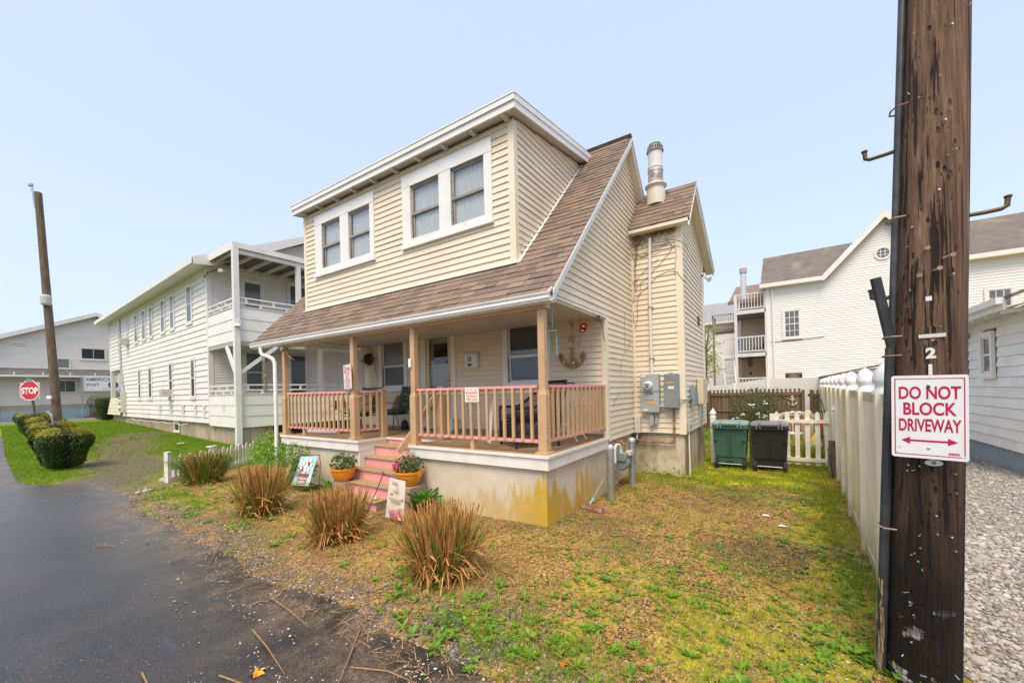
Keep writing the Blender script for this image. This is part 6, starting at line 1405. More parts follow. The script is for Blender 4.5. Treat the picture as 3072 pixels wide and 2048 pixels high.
def step(z, s, L=.20):
    p0 = psurf(z, 1.57*s, -.02)[0]; d = tl*s
    m = MB(); m.tube([p0,p0+d*L*.5+Z*-.004,p0+d*(L-.02)-Z*.004,p0+d*L+Z*.006,p0+d*(L+.004)+Z*.05], .0115, 8); m.lathe(p0+d*(L+.004)+Z*.045, [(.0125,0),(.016,.004),(.016,.012),(.008,.016)], 10); m.build('climbing_step', M_STEP, po, smooth=50)
step(2.185,-1,.18); step(1.31,-1,.13); step(1.70,1,.15); step(2.96,1,.15)
# nails, number tags, plates
m = MB()
for k in range(46):
    z = rng.uniform(-.8,.6) if k < 26 else rng.uniform(.9,2.9); p, n_ = psurf(z, rng.uniform(-.9,.9)); L = rng.uniform(.006,.03); dd = (n_+Vector((rng.normal(0,.3),rng.normal(0,.3),rng.normal(-.1,.3)))).normalized()
    m.tube([p-n_*.004,p+dd*L], .0022, 5); m.lathe(p+dd*L, [(.005,0),(.005,.0015)], 6, 0, ax=(dd.orthogonal().normalized(), dd.cross(dd.orthogonal()).normalized(), dd))
m.build('nail', M_GALV, po, kind='stuff')
m = MB()
for (z, a) in ((1.52,-.2),(1.46,.3),(1.38,-.35),(1.40,.05)): p, n_ = psurf(z,a); m.tube([p,p+n_*.05+tl*.02], .006, 6); m.lathe(p+n_*.05+tl*.02, [(.012,-.004),(.012,.004)], 8, ax=(tl,Z,n_))
m.build('rusty_spike', M_RUST, po, kind='stuff')
p, n_ = psurf(1.045,.05,.003); tn = Z.cross(n_)*1.0
m = MB(); m.ob(p, tn*.052, n_*.002, Z*.010); m.build('name_plate', mat('aluminium_tag', (.62,.60,.56), .4, (.5,.48,.44), 20), po)
M_TAG = mat('number_tag', (.70,.68,.64), .4)
for ch, z in (('2',.925),('1',.835),('8',.745)):
    p, n_ = psurf(z,.03,.004); tn = Z.cross(n_); text(po, ch, .075, p, tn, M_TAG, bold=.05, out=.0, name='number_tag')
p, n_ = psurf(.355,.16,.004); m = MB(); tn = Z.cross(n_); m.lathe(p, [(.036,-.001),(.036,.002)], 20, ax=(tn,Z*.45,n_)); m.lathe(p+n_*.003, [(.009,0),(.009,.002)], 12, 1, ax=(tn,Z,n_)); m.build('oval_tag', [M_TAG, M_RUST], po)
p, n_ = psurf(1.25,-.06,.003); m = MB(); m.ob(p, Z.cross(n_)*.012, n_*.001, Z*.012); m.build('paper_scrap', M_PAPER, po)
# bark shreds, dead ivy at the foot
m = MB()
for k in range(26):
    pts = []; z = -.92; a = -1.35+rng.normal(0,.16)
    for j in range(rng.integers(4,9)): pts.append(psurf(z, a+rng.normal(0,.05), .03+.02*rng.random())[0]); z += .08
    m.tube(pts, .0035, 4)
m.build('dead_ivy', mat('dead_ivy', (.30,.22,.13), .9, (.15,.10,.06), 9), po, kind='stuff')
# the sign
sg = root('driveway_sign', 'white metal sign reading DO NOT BLOCK DRIVEWAY in red on the pole', 'sign', (2.985,-1.25,.60))
sc2 = Vector((2.988,-1.246,.607)); rdir = (CAMP-sc2); rdir.z = 0; rdir.normalize(); N2 = (rdir+Vector((0,0,.0))).normalized(); U2 = Z.cross(N2); U2.normalize(); tilt = .012
U2 = (U2-Z*tilt).normalized(); Z2 = N2.cross(U2).normalized(); SWW, SHH = .1425, .2225
def rrect(w_, h_, r, k=6): 
    out = []
    for cx, cy, a0 in ((w_-r,h_-r,0),(-w_+r,h_-r,math.pi/2),(-w_+r,-h_+r,math.pi),(w_-r,-h_+r,1.5*math.pi)):
        for i in range(k+1): a = a0+i*math.pi/2/k; out.append((cx+r*math.cos(a), cy+r*math.sin(a)))
    return out
def face(o, C0, U, Zv, Nn, w_, h_, r, th, mt, name='plate'): m = MB(); m.slab([C0+U*x+Zv*y for x, y in rrect(w_,h_,r)], Nn*th); return m.build(name, mt, o)
def border(o, C0, U, Zv, Nn, w_, h_, r, t_, mt, off, name='border', gap=None):
    A, B_ = rrect(w_,h_,r), rrect(w_-t_,h_-t_,max(r-t_,.001)); n = len(A); m = MB()
    m.add([C0+U*x+Zv*y+Nn*off for x, y in A]+[C0+U*x+Zv*y+Nn*off for x, y in B_], [(i,(i+1)%n,n+(i+1)%n,n+i) for i in range(n) if gap is None or not gap(A[i],A[(i+1)%n])]); return m.build(name, mt, o)
M_SIGNW = mat('enamel_white', (.74,.74,.73), .35, (.70,.70,.68), 8, dirt=(.50,.44,.36), dscale=14, dlo=.72, dhi=.8)
M_CRIM = mat('crimson_print', (.46,.012,.075), .4, (.40,.012,.06), 9)
face(sg, sc2, U2, Z2, N2, SWW, SHH, .012, .002, M_SIGNW); 
border(sg, sc2, U2, Z2, N2, SWW-.012, SHH-.016, .012, .0045, M_CRIM, .0027, gap=lambda a,b: a[1] < -.17 and b[1] < -.17 and a[0] > .05)
T2 = lambda s, size, y, sx, x=0: text(sg, s, size, sc2+U2*x+Z2*y+N2*.0026, U2, M_CRIM, zd=Z2, bold=.026, sx=sx, out=.0004)
T2('DO NOT',.092,.098,.62); T2('BLOCK',.092,.012,.66); T2('DRIVEWAY',.092,-.076,.50)
m = MB(); AW = [(-.105,-.128),(-.070,-.110),(-.070,-.1235),(.070,-.1235),(.070,-.110),(.105,-.128),(.070,-.148),(.070,-.1335),(-.070,-.1335),(-.070,-.148)]
m.add([sc2+U2*x+Z2*y+N2*.0031 for x, y in AW], [(0,1,9),(2,3,7,8),(4,5,6)]); m.build('arrow', M_CRIM, sg)
m = MB()
for k in range(15): x = .071+k*.0026; m.add([sc2+U2*x+Z2*-.196+N2*.0030,sc2+U2*(x+.0009+.0008*(k%3))+Z2*-.196+N2*.0030,sc2+U2*(x+.0009+.0008*(k%3))+Z2*-.183+N2*.0030,sc2+U2*x+Z2*-.183+N2*.0030], [(0,1,2,3)])
m.build('barcode', M_CRIM, sg)
m = MB()
for k in range(3):
    a = k*2.094+.5; q = lambda r_, t_: sc2+U2*(-.112+r_*math.cos(t_))+Z2*(-.170+r_*math.sin(t_))+N2*.003
    m.add([q(.0065,a),q(.0065,a+1.3),q(.0038,a+1.3),q(.0038,a)], [(0,1,2,3)])
m.build('recycling_mark', M_CRIM, sg)
m = MB(); 
for x, y in ((0,.172),(0,-.165)): m.lathe(sc2+U2*x+Z2*y, [(.006,.002),(.006,.006),(.003,.008)], 10, ax=(U2,Z2,N2))
m.add([sc2+U2*(x)+Z2*(y)+N2*.0032 for x, y in ((-.006,.150),(.004,.153),(.010,.160),(.004,.166),(-.004,.163),(-.009,.156))], [tuple(range(6))], 1); m.build('sign_bolt', [M_GALV, M_BLACK], sg)
m = MB()
for x, y in ((-.128,.205),(.128,.205),(-.128,-.205),(.128,-.205)): m.lathe(sc2+U2*x+Z2*y+N2*.0022, [(.0028,0),(.0028,.0004)], 8, ax=(U2,Z2,N2))
m.build('corner_hole', M_BLACK, sg, kind='stuff')
# ================================================================== cut back ornamental grasses
M_DRY = leafmat('dry_cane', [(.48,.20,.045),(.60,.32,.09),(.30,.105,.025),(.74,.48,.18),(.17,.06,.018),(.54,.25,.06),(.66,.39,.13),(.38,.15,.035)], .65, .12)
M_GRN = leafmat('green_strap', [(.14,.28,.03),(.20,.34,.05),(.10,.22,.03)], .5, .35)
def clump(label, x, y, R, H_, nd, ng, green=False, seed=1):
    rs = np.random.default_rng(seed); z0 = float(ground_z(x,y))
    o = root('ornamental_grass', label, 'grass clump', (x,y,z0), 'cut back ornamental grasses', world=False)
    def canes(n, mt, name, hs, spread, wlo, whi, bend=0., rr=1.0):
        r = np.sqrt(rs.random(n))*R*.62*rr; a = rs.uniform(0,6.28,n); bx, by = r*np.cos(a), r*np.sin(a)
        h = hs*(1.08-.5*rs.random(n)**2.2); out = (r/(R*.62))*spread+rs.normal(0,.15,n); an = a+rs.normal(0,.35,n)
        tx, ty = bx+np.cos(an)*out*h, by+np.sin(an)*out*h
        wv = rs.uniform(wlo,whi,n)/2; pa = rs.uniform(0,6.28,n)
        Wv = np.stack([np.cos(pa)*wv,np.sin(pa)*wv,np.zeros(n)],-1); W2 = np.stack([-np.sin(pa)*wv,np.cos(pa)*wv,np.zeros(n)],-1)
        B = np.stack([bx,by,np.full(n,-.03)],-1); T = np.stack([tx,ty,h*np.sqrt(np.clip(1-out**2*.5,.2,1))],-1); Mi = (B+T)/2+rs.normal(0,.017,(n,3))*np.array([1,1,.3])+np.stack([np.cos(an)*bend*h*-.10,np.sin(an)*bend*h*-.10,bend*h*.12+0*h],-1)
        V = np.stack([B-Wv,B+Wv,B+W2*1.2,Mi-Wv,Mi+Wv,Mi+W2*1.2,T-Wv*.8,T+Wv*.8,T+W2],1).reshape(-1,3); q = (np.arange(n)*9)[:,None]
        F = np.stack([q+np.array(f) for f in ((0,1,4,3),(1,2,5,4),(2,0,3,5),(3,4,7,6),(4,5,8,7),(5,3,6,8))],1).reshape(-1,4)
        npmesh(name, V, F, mt, o, 'stuff')
    canes(int(nd*.72), M_DRY, 'dry_canes', H_, .20, .006, .014)
    canes(int(nd*.42), M_DRY, 'short_canes', H_*.74, .42, .005, .012)
    canes(int(nd*.16), M_DRY, 'arching_canes', H_*.9, .85, .004, .009, 1.3, 1.25)
    # broken, fallen canes draped round the foot
    n = int(nd*.75); a = rs.uniform(0,6.28,n); r0 = R*rs.uniform(.35,.75,n); L = rs.uniform(.12,.42,n)*H_*1.3; el = rs.uniform(-.9,.6,n); zz = rs.uniform(.02,.45,n)*H_
    B = np.stack([np.cos(a)*r0,np.sin(a)*r0,zz],-1); an = a+rs.normal(0,1.5,n); T = B+np.stack([np.cos(an)*L*np.cos(el),np.sin(an)*L*np.cos(el),L*np.sin(el)],-1); T[:,2] = np.maximum(T[:,2],.006); Mi = (B+T)/2; Mi[:,2] += L*.12
    wv = rs.uniform(.0035,.008,n); pa = an+1.57; Wv = np.stack([np.cos(pa)*wv,np.sin(pa)*wv,wv*.6],-1)
    V = np.stack([B-Wv,B+Wv,Mi-Wv,Mi+Wv,T-Wv*.4,T+Wv*.4],1).reshape(-1,3); q = (np.arange(n)*6)[:,None]
    npmesh('fallen_canes', V, np.stack([q+np.array([0,1,3,2]),q+np.array([2,3,5,4])],1).reshape(-1,4), M_DRY, o, 'stuff')
    if ng: canes(ng, M_GRN, 'green_shoots', H_*(.95 if green else .80), .55 if green else .40, .006, .014, .8 if green else .2, 1.1)
    # leafy weeds growing through
    k = 110; C_ = np.stack([rs.normal(-R*.2,R*.5,k), rs.normal(-R*.65,R*.3,k), np.abs(rs.normal(.13,.12,k))],-1); leafcloud('weed_leaves', C_, rs.uniform(.025,.06,k), M_WEED, o, 'stuff', .8, .8)
    m = MB(); m.lathe((0,0,0), [(R*.60,-.04),(R*.62,.10),(R*.60,H_*.42),(R*.4,H_*.5)], 12); m.build('stubble', mat('stubble_core', (.07,.04,.02), .95), o)
    return o
clump('nearest clump of cut back dry grass, in front of the foundation corner', -.29,-1.54,.275,.62,600,150,seed=3)
clump('clump of cut back dry grass in front of the pink steps', -2.03,-1.46,.29,.56,500,120,seed=4)
clump('clump of cut back dry grass below the blue garden flag', -3.98,-1.42,.29,.64,440,150,seed=5)
clump('mixed green and dry grass clump beside the small picket fence', -7.3,-.98,.40,.58,320,460,True,6)
# ================================================================== small picket fence on the left
pf = root('small_picket_fence', 'low white picket fence with alternating pales left of the grass clumps', 'fence', (-8.5,-.4,-.9))
A_, B_2 = Vector((-7.97,-1.36,0)), Vector((-9.20,.80,0)); pd = (B_2-A_).normalized(); pn = Vector((pd.y,-pd.x,0))
def PP(t, z, o=0): return A_+pd*t+pn*o+Vector((0,0,z))
m = MB()
for dx, dy in ((-1,-1),(1,-1)): m.ob(PP(0,-.60)+pd*.034*dx+pn*.034*dy, pd*.010, pn*.010, Z*.31)
m.ob(PP(0,-.60)+pd*.036, pd*.004, pn*.036, Z*.31); m.ob(PP(0,-.285), pd*.045, pn*.045, Z*.010); m.ob(PP(0,-.60)-pd*.036, pd*.004, pn*.036, Z*.31); m.build('end_post', M_PK, pf)
m = MB(); m.ob(PP(1.15,-.62), pd*.05, pn*.05, Z*.30); m.ob(PP(1.15,-.315)-pd*.05, pd*.10, pn*.055, Z*.012); m.build('middle_post', M_PK, pf)
for (ta, tb) in ((.06,1.10),(1.2,2.45)):
    for z in (-.50,-.83): m = MB(); m.ob(PP((ta+tb)/2,z,.012), pd*(tb-ta)/2, pn*.012, Z*.028); m.build('fence_rail', M_PK, pf)
    n = int((tb-ta)/.125)
    for k in range(n):
        t = ta+.07+k*.125; tall = k % 2; hw = .042 if tall else .024; zt = -.36 if tall else -.41
        m = MB(); p = [(t-hw,-.93),(t+hw,-.93),(t+hw,zt-.045),(t+hw*.6,zt-.02),(t,zt),(t-hw*.6,zt-.02),(t-hw,zt-.045)]
        m.slab([PP(a,z,.028) for a, z in p], pn*.014); m.build('picket', M_PK, pf)
m = MB(); m.slab([(-8.25,-1.45,-.915),(-8.05,-1.15,-.915),(-9.3,-.55,-.915),(-9.5,-.85,-.915)], (0,0,.05)); o = m.build('concrete_slab', mat('pale_concrete', (.50,.47,.42), .85, (.42,.39,.34), 4)); tag(o, 'flat pale concrete slab in the grass by the small picket fence', 'slab')
P = np.stack([rng.normal(-7.35,.10,6),rng.normal(-1.85,.07,6)],-1); stones('edge_rubble', onground(P,.02), rng.uniform(.03,.07,6), mat('rubble', (.48,.44,.38), .85, (.36,.32,.27), 9), .6)
# ================================================================== shrubs by the porch, hostas
M_BRG = leafmat('bright_leaf', [(.17,.38,.03),(.27,.50,.05),(.34,.56,.08),(.12,.28,.03)], .45, .4)
M_MIDG = leafmat('mid_leaf', [(.15,.32,.05),(.22,.41,.06),(.10,.23,.03),(.29,.47,.09)], .5, .4)
shrub('leafy_shrub', (-6.75,.05,-.92), .48,.42,.92, 'bright green bushy shrub left of the white downspout', 'shrub', 1500, M_BRG, .065, 12, low=.15)
shrub('leafy_shrub', (-5.35,-.28,-.92), .72,.34,.80, 'loose green shrub in front of the porch foundation, behind the blue flag', 'shrub', 1250, M_MIDG, .065, 18, twig=40, low=.1)
shrub('leafy_shrub', (-6.05,-.45,-.92), .28,.28,.55, 'small leafy plant at the foot of the white downspout', 'shrub', 520, M_MIDG, .05, 8, low=.1)
M_HOSTA = leafmat('hosta_leaf', [(.09,.27,.03),(.14,.34,.04),(.11,.30,.035)], .4, .35)
def leafmesh():
    m = MB(); n = 7; vs = []
    for i in range(n+1):
        f = i/n; w_ = .30*math.sin(math.pi*min(1,f**.75))**.8*(1-f*.25); zc = .32*math.sin(f*2.3)*.55
        vs += [(f,-w_,zc+.07),(f,0,zc),(f,w_,zc+.07)]
    fs = []
    for i in range(n): 
        for j in range(2): fs.append((i*3+j,(i+1)*3+j,(i+1)*3+j+1,i*3+j+1))
    return vs, fs
def hosta(label, x, y, n, s):
    z = float(ground_z(x,y)); o = root('hosta_plant', label, 'plant', (x,y,z), 'hostas by the steps', world=False); pr = None
    for k in range(n):
        if pr is None:
            m = MB(); m.add(*leafmesh()); L = m.build('leaf', M_HOSTA, o, smooth=True, fixn=False); pr = L
        else: L = pr.copy(); COL.objects.link(L)
        sc = s*random.uniform(.7,1.15); a = k*2.4+random.uniform(-.3,.3); el = random.uniform(.25,1.1)
        L.scale = (sc,sc*random.uniform(.75,1.0),sc); L.rotation_euler = (random.uniform(-.2,.2),-el,a); L.location = (.03*math.cos(a),.03*math.sin(a),.02)
    return o
hosta('broad leaved hosta between the white stair board and the foundation wall', -1.98,-.20,17,.34); hosta('dark green hosta beside the lowest pink step, under the left pot', -3.95,-.32,16,.30); hosta('small hosta close behind the nearest dry grass clump', -1.62,-.12,8,.24)
# ================================================================== flower pots
M_POT = mat('orange_pot', (.80,.30,.025), .45, (.70,.24,.02), 4)
M_GER = leafmat('geranium_leaf', [(.10,.17,.05),(.15,.22,.07),(.08,.13,.04),(.20,.26,.10)], .5, .35)
M_FLW = leafmat('pink_petal', [(.80,.05,.28),(.85,.10,.38),(.78,.04,.20)], .5, .3); M_FLO = leafmat('orange_petal', [(.80,.12,.03),(.85,.20,.06)], .5, .3)
def pot(label, x, y, z, flowers, reeds):
    o = root('flower_pot', label, 'flower pot', (x,y,z), 'orange flower pots by the steps', world=False)
    m = MB(); m.lathe((0,0,0), [(.115,0),(.125,.01),(.165,.08),(.185,.14),(.19,.175),(.205,.18),(.207,.205),(.195,.208),(.185,.19),(.10,.18)], 28); m.build('pot', M_POT, o, smooth=40)
    m = MB(); m.lathe((0,0,.175), [(.186,0),(.186,.008)], 20); m.build('soil', mat('potting_soil', (.05,.035,.022), .95), o)
    for s in (-1,1): m = MB(); m.ob((s*.205,0,.165),(.012,0,0),(0,.03,0),(0,0,.012)); m.build('pot_lug', M_POT, o)
    n = 230; d = rng.normal(0,1,(n,3)); d /= np.linalg.norm(d,axis=1)[:,None]; P = d*(rng.random(n)**.4)[:,None]*np.array([.24,.22,.16])+np.array([0,0,.29]); P[:,2] = np.maximum(P[:,2],.18)
    leafcloud('foliage', P, rng.uniform(.035,.07,n), M_GER, o, 'stuff', .5, .95)
    m = MB(); 
    for k in range(12): a = k*.52; m.tube([(.05*math.cos(a),.05*math.sin(a),.17),(.16*math.cos(a),.16*math.sin(a),.30)], .004, 4)
    m.build('stems', mat('green_stem', (.12,.16,.05), .7), o)
    for (dx,dy,dz_,mt) in flowers:
        P = np.array([dx,dy,dz_])+rng.normal(0,.016,(16,3)); leafcloud('flower', P, .032, mt, o, None, .4, .9)
    if reeds:
        P = np.stack([rng.normal(.03,.035,reeds),rng.normal(.03,.03,reeds)],-1); blades('grass_spray', P, rng.uniform(.25,.48,reeds), .006, rng.uniform(.02,.30,reeds), leafmat('reed_leaf', [(.30,.36,.12),(.38,.40,.16),(.24,.30,.09)], .5, .3), o, 'stuff', z=np.full(reeds,.18))
    return o
pot('orange pot with leafy geranium but no blooms, on the left of the steps', -3.62,-.33,-.60, [], 14)
pot('orange pot with pink flowers and tall grass spray, right of the steps', -2.20,-.20,-.545, [(-.235,-.08,.24,M_FLW),(-.10,-.17,.30,M_FLW),(-.03,-.19,.27,M_FLW),(-.09,-.19,.25,M_FLO),(.07,.02,.40,M_FLW),(-.06,-.15,.34,M_FLW)], 90)
m = MB(); m.bbox((-2.38,-.34,-.97),(-2.05,-.02,-.55),.012); o = m.build('stone_block', mat('worn_stone', (.36,.26,.18), .85, (.28,.20,.13), 4, bump=.4, bscale=20)); tag(o, 'squared brown stone block under the flowering pot', 'block')
m = MB(); m.lathe((-3.62,-.33,-1.0), [(.19,0),(.18,.36),(.16,.40)], 10); o = m.build('pot_plinth', mat('pot_plinth', (.22,.17,.12), .9)); tag(o, 'low rough plinth under the left orange pot', 'plinth')
P = np.array([[-2.83,-.78]]); stones('mossy_rock', onground(P,.03), .11, mat('mossy_rock', (.16,.15,.08), .9, (.24,.21,.14), 12, bump=.5, bscale=30), .7, None, sub=3); tag(bpy.data.objects['mossy_rock'], 'dark mossy rock on the soil at the foot of the pink steps', 'rock')
m = MB(); m.lathe((-2.64,-.46,-.752), [(.004,-.012),(.03,-.005),(.034,.012),(.026,.03),(.012,.042),(.002,.05)], 12); o = m.build('sea_shell', mat('shell', (.72,.60,.50), .5, (.60,.42,.30), 30), smooth=True); tag(o, 'small pale sea shell lying on the lowest step', 'shell')
# ================================================================== garden flags
M_ROD = mat('flag_rod', (.03,.025,.022), .5)
def flagcloth(o, TL, TR, BR, BL, mt, nx=14, ny=20, amp=.012, name='cloth', off=0.0, region=None):
    TL, TR, BR, BL = map(Vector, (TL,TR,BR,BL)); n = (TR-TL).cross(TL-BL).normalized(); V = []; 
    for j in range(ny+1):
        for i in range(nx+1):
            u, v = i/nx, j/ny; p = (TL*(1-u)+TR*u)*(1-v)+(BL*(1-u)+BR*u)*v; V.append(p+n*(amp*math.sin(u*7+v*2.4)*(.3+v)+off))
    m = MB(); m.add(V, [(j*(nx+1)+i,j*(nx+1)+i+1,(j+1)*(nx+1)+i+1,(j+1)*(nx+1)+i) for j in range(ny) for i in range(nx)]); return m.build(name, mt, o, smooth=True), n
def bil(TL,TR,BR,BL,u,v): TL,TR,BR,BL = map(Vector,(TL,TR,BR,BL)); return (TL*(1-u)+TR*u)*(1-v)+(BL*(1-u)+BR*u)*v
f2 = root('garden_flag', 'cream garden flag lettered WE ARE FEELING THE BEES, right of the steps', 'flag', (-2.46,-.85,-.93))
q2 = ((-2.585,-.60,-.53),(-2.315,-.50,-.575),(-2.36,-.66,-1.00+.14),(-2.60,-.74,-.93+.10))
q2 = ((-1.96,-.75,-.305),(-1.69,-.72,-.335),(-1.72,-.74,-.845),(-2.04,-.77,-.835))
M_CLOTH = mat('cream_cloth', (.74,.68,.58), .85, (.68,.61,.50), 9, bump=.15, bscale=300)
c2_, n2_ = flagcloth(f2, *q2, M_CLOTH, amp=.006)
M_FTX = mat('taupe_print', (.32,.27,.24), .7)
ux = (Vector(q2[1])-Vector(q2[0])).normalized(); uz = (Vector(q2[0])-Vector(q2[3])).normalized(); nf = ux.cross(uz)
def ftext(s, u, v, size, sx=1., b=.01, o_=f2, q=q2, mt=None): text(o_, s, size, bil(*q,u,v), ux, mt or M_FTX, zd=uz, bold=b, sx=sx, out=.012)
ftext('PAR',.40,.15,.055,.9,.02); ftext('TO',.55,.25,.032); ftext('WEL',.50,.345,.055,.9,.02); ftext('WE ARE FEELING',.5,.525,.034,.85); ftext('THE BEES',.5,.60,.05,.85,.02)
def blob(o, q, pts, mt, name='print', off=.0125):
    m = MB()
    for (u, v, r) in pts:
        c = bil(*q,u,v)+nf*off; k = 9; off += .0004
        m.add([c]+[c+(ux*math.cos(6.283*i/k)+uz*math.sin(6.283*i/k))*r*(1 if i % 2 else .72) for i in range(k)], [(0,1+i,1+(i+1)%k) for i in range(k)])
    return m.build(name, mt, o, kind='stuff')
blob(f2, q2, [(.40,.82,.036),(.55,.90,.04)], mat('print_pink', (.70,.22,.24), .7)); blob(f2, q2, [(.33,.90,.036)], mat('print_violet', (.34,.18,.55), .7), off=.0135); blob(f2, q2, [(.62,.80,.03),(.85,.86,.05),(.80,.74,.03)], mat('print_rose', (.72,.30,.34), .7), off=.014); blob(f2, q2, [(.48,.95,.03),(.64,.95,.03)], mat('print_red', (.72,.13,.07), .7), off=.015); blob(f2, q2, [(.20,.80,.022),(.25,.96,.02)], mat('print_peach', (.72,.50,.28), .7), off=.0145)
blob(f2, q2, [(.20,.40,.014),(.27,.38,.016),(.88,.50,.016),(.93,.47,.013)], M_FTX, off=.0125)
m = MB(); m.tube([(-2.46,-.85,-1.02),(-2.30,-.80,-.70),(-2.09,-.755,-.285),(-2.07,-.75,-.265),(-2.085,-.75,-.245),(-2.105,-.75,-.26),(-2.085,-.75,-.285),(-1.96,-.745,-.30),(-1.68,-.715,-.33),(-1.655,-.71,-.315)], .0055, 6); m.build('stake', M_ROD, f2)
f1 = root('garden_flag', 'pale blue garden flag with white daisies and red pot lettered Welcome', 'flag', (-4.65,-.45,-.9))
q1 = ((-4.90,-.30,-.34),(-4.36,-.30,-.285),(-4.50,-.52,-.78),(-5.02,-.52,-.83))
q1 = ((-4.93,-.30,-.31),(-4.40,-.30,-.26),(-4.42,-.46,-.76),(-4.98,-.46,-.80))
M_FB = mat('sky_blue_cloth', (.34,.56,.72), .8, (.48,.66,.76), 3)
c1_, n1_ = flagcloth(f1, *q1, M_FB, amp=.004)
ux = (Vector(q1[1])-Vector(q1[0])).normalized(); uz = (Vector(q1[0])-Vector(q1[3])).normalized(); nf = ux.cross(uz)
m = MB(); m.add([bil(*q1,u,v)+nf*.008 for u, v in ((0,.90),(1,.88),(1,1),(0,1))], [(0,1,2,3)]); m.build('grass_band', mat('print_green', (.25,.45,.14), .8), f1)
m = MB(); m.add([bil(*q1,u,v)+nf*.010 for u, v in ((.24,.62),(.80,.62),(.76,.96),(.28,.96))], [(0,1,2,3)]); m.add([bil(*q1,u,v)+nf*.011 for u, v in ((.20,.60),(.84,.60),(.84,.68),(.20,.68))], [(0,1,2,3)]); m.build('printed_pot', mat('print_maroon', (.26,.06,.07), .7), f1)
blob(f1, q1, [(.45,.12,.06),(.70,.16,.05),(.35,.22,.055),(.60,.28,.065),(.82,.30,.045),(.28,.38,.05),(.50,.42,.06),(.72,.46,.05),(.55,.52,.05)], mat('print_daisy', (.78,.78,.72), .8), 'daisies', .0105)
blob(f1, q1, [(.30,.17,.03),(.58,.18,.028),(.22,.48,.035),(.84,.20,.025),(.66,.38,.03)], mat('print_yellow', (.70,.52,.16), .8), 'daisy_centres', .0150)
def qd(o, q, u, v, s, mt): m = MB(); c = bil(*q,u,v)+nf*.0185; m.add([c+ux*s,c+uz*s*1.3,c-ux*s,c-uz*s*1.1], [(0,1,2,3)]); return m.build('printed_lantern', mt, o)
qd(f1,q1,.66,.26,.035,mat('print_plum', (.35,.04,.16), .7)); qd(f1,q1,.38,.44,.035,MATS['print_plum'])
text(f1,'Welcome',.075,bil(*q1,.52,.80),ux,M_PAPER,zd=uz,bold=.02,sx=.95,out=.0125); text(f1,'FRIENDS',.065,bil(*q1,.52,.92),ux,M_PAPER,zd=uz,bold=.02,sx=.95,out=.0125)
m = MB(); m.tube([(-4.22,-.42,-1.0),(-4.32,-.30,-.40),(-4.36,-.29,-.245),(-4.95,-.295,-.295)], .006, 6); m.build('stake', M_ROD, f1)
# ================================================================== bollards, gas meter, tool
for (x, y, lab) in ((.20,1.62,'galvanised steel bollard by the porch corner, nearer of the two'),(.24,2.58,'galvanised steel bollard beside the gas meter, farther of the two')):
    o = root('steel_bollard', lab, 'bollard', (x,y,-.93), 'steel bollards guarding the gas meter', world=False)
    m = MB(); m.lathe((0,0,-.05), [(.056,0),(.056,.86)], 22); m.build('pipe', M_GALV, o, smooth=50); m = MB(); m.lathe((0,0,.81), [(.060,0),(.060,.03),(.05,.055),(.03,.068),(.004,.072)], 22); m.build('cap', mat('bollard_cap', (.60,.61,.61), .35, metal=.5), o, smooth=60)
g = root('gas_meter', 'grey green gas meter with rusty piping between the two bollards', 'gas meter', (.14,2.35,-.9))
M_GM = mat('meter_green', (.22,.27,.26), .5, (.17,.21,.20), 5)
m = MB(); m.lathe((.14,2.27,-.45), [(.10,0),(.12,.02),(.125,.10),(.12,.20),(.09,.23)], 18, ax=(X,Z,Y)); m.bbox((.06,2.24,-.42),(.24,2.52,-.27),.015); m.build('body', M_GM, g, smooth=40)
m = MB(); m.bbox((.20,2.33,-.33),(.29,2.50,-.25),.01); m.build('index_box', mat('index_box', (.55,.53,.46), .5), g)
m = MB(); m.tube([(.10,2.12,-.95),(.10,2.12,-.42)], .018, 8); m.tube([(.10,2.12,-.42),(.10,2.12,-.18),(.11,2.16,-.13),(.14,2.22,-.13),(.15,2.26,-.2),(.15,2.27,-.28)], .020, 8, 1); m.tube([(.16,2.46,-.27),(.16,2.46,-.16),(.10,2.46,-.12),(-.02,2.48,-.12)], .018, 8); m.tube([(.02,2.10,-.15),(.06,2.5,-.13),(-.05,3.2,-.16)], .022, 8)
for z in (-.75,-.64,-.52): m.lathe((.10,2.12,z), [(.03,-.02),(.032,0),(.03,.02)], 8)
m.build('pipework', [M_RUST, M_WTRIM], g)
tl_ = root('roller_tool', 'rusty spiked lawn roller with weathered wooden handle by the foundation', 'garden tool', (.1,1.0,-.9))
m = MB(); m.tube([(.10,1.80,-.50),(.03,1.26,-.84)], [.015,.013], 8); m.build('handle', mat('grey_wood', (.36,.29,.22), .85, (.26,.20,.15), 12), tl_); m = MB(); m.tube([(.05,1.30,-.81),(.02,1.20,-.875)], .019, 8); m.build('ferrule', mat('teal_grip', (.22,.48,.46), .5), tl_)
r0_, r1_ = Vector((-.02,1.02,-.865)), Vector((.34,.90,-.865)); rd = (r1_-r0_).normalized(); rs_ = rd.cross(Z)
m = MB(); m.tube([r0_, r1_], .045, 12)
for k in range(13):
    for j in range(8): a = j*.785+k*.4; nn_ = rs_*math.cos(a)+Z*math.sin(a); m.beam(r0_+rd*(.01+k*.028)+nn_*.04, r0_+rd*(.01+k*.028)+nn_*.062, .008,.008)
m.build('spiked_drum', M_RUST, tl_); m = MB(); m.tube([r0_-rd*.01,r0_-rd*.02+Vector((0,.10,.01)),(.02,1.20,-.875)], .006, 5); m.tube([r1_+rd*.01,r1_+rd*.02+Vector((0,.14,.02)),(.02,1.20,-.875)], .006, 5); m.build('yoke', M_RUST, tl_)
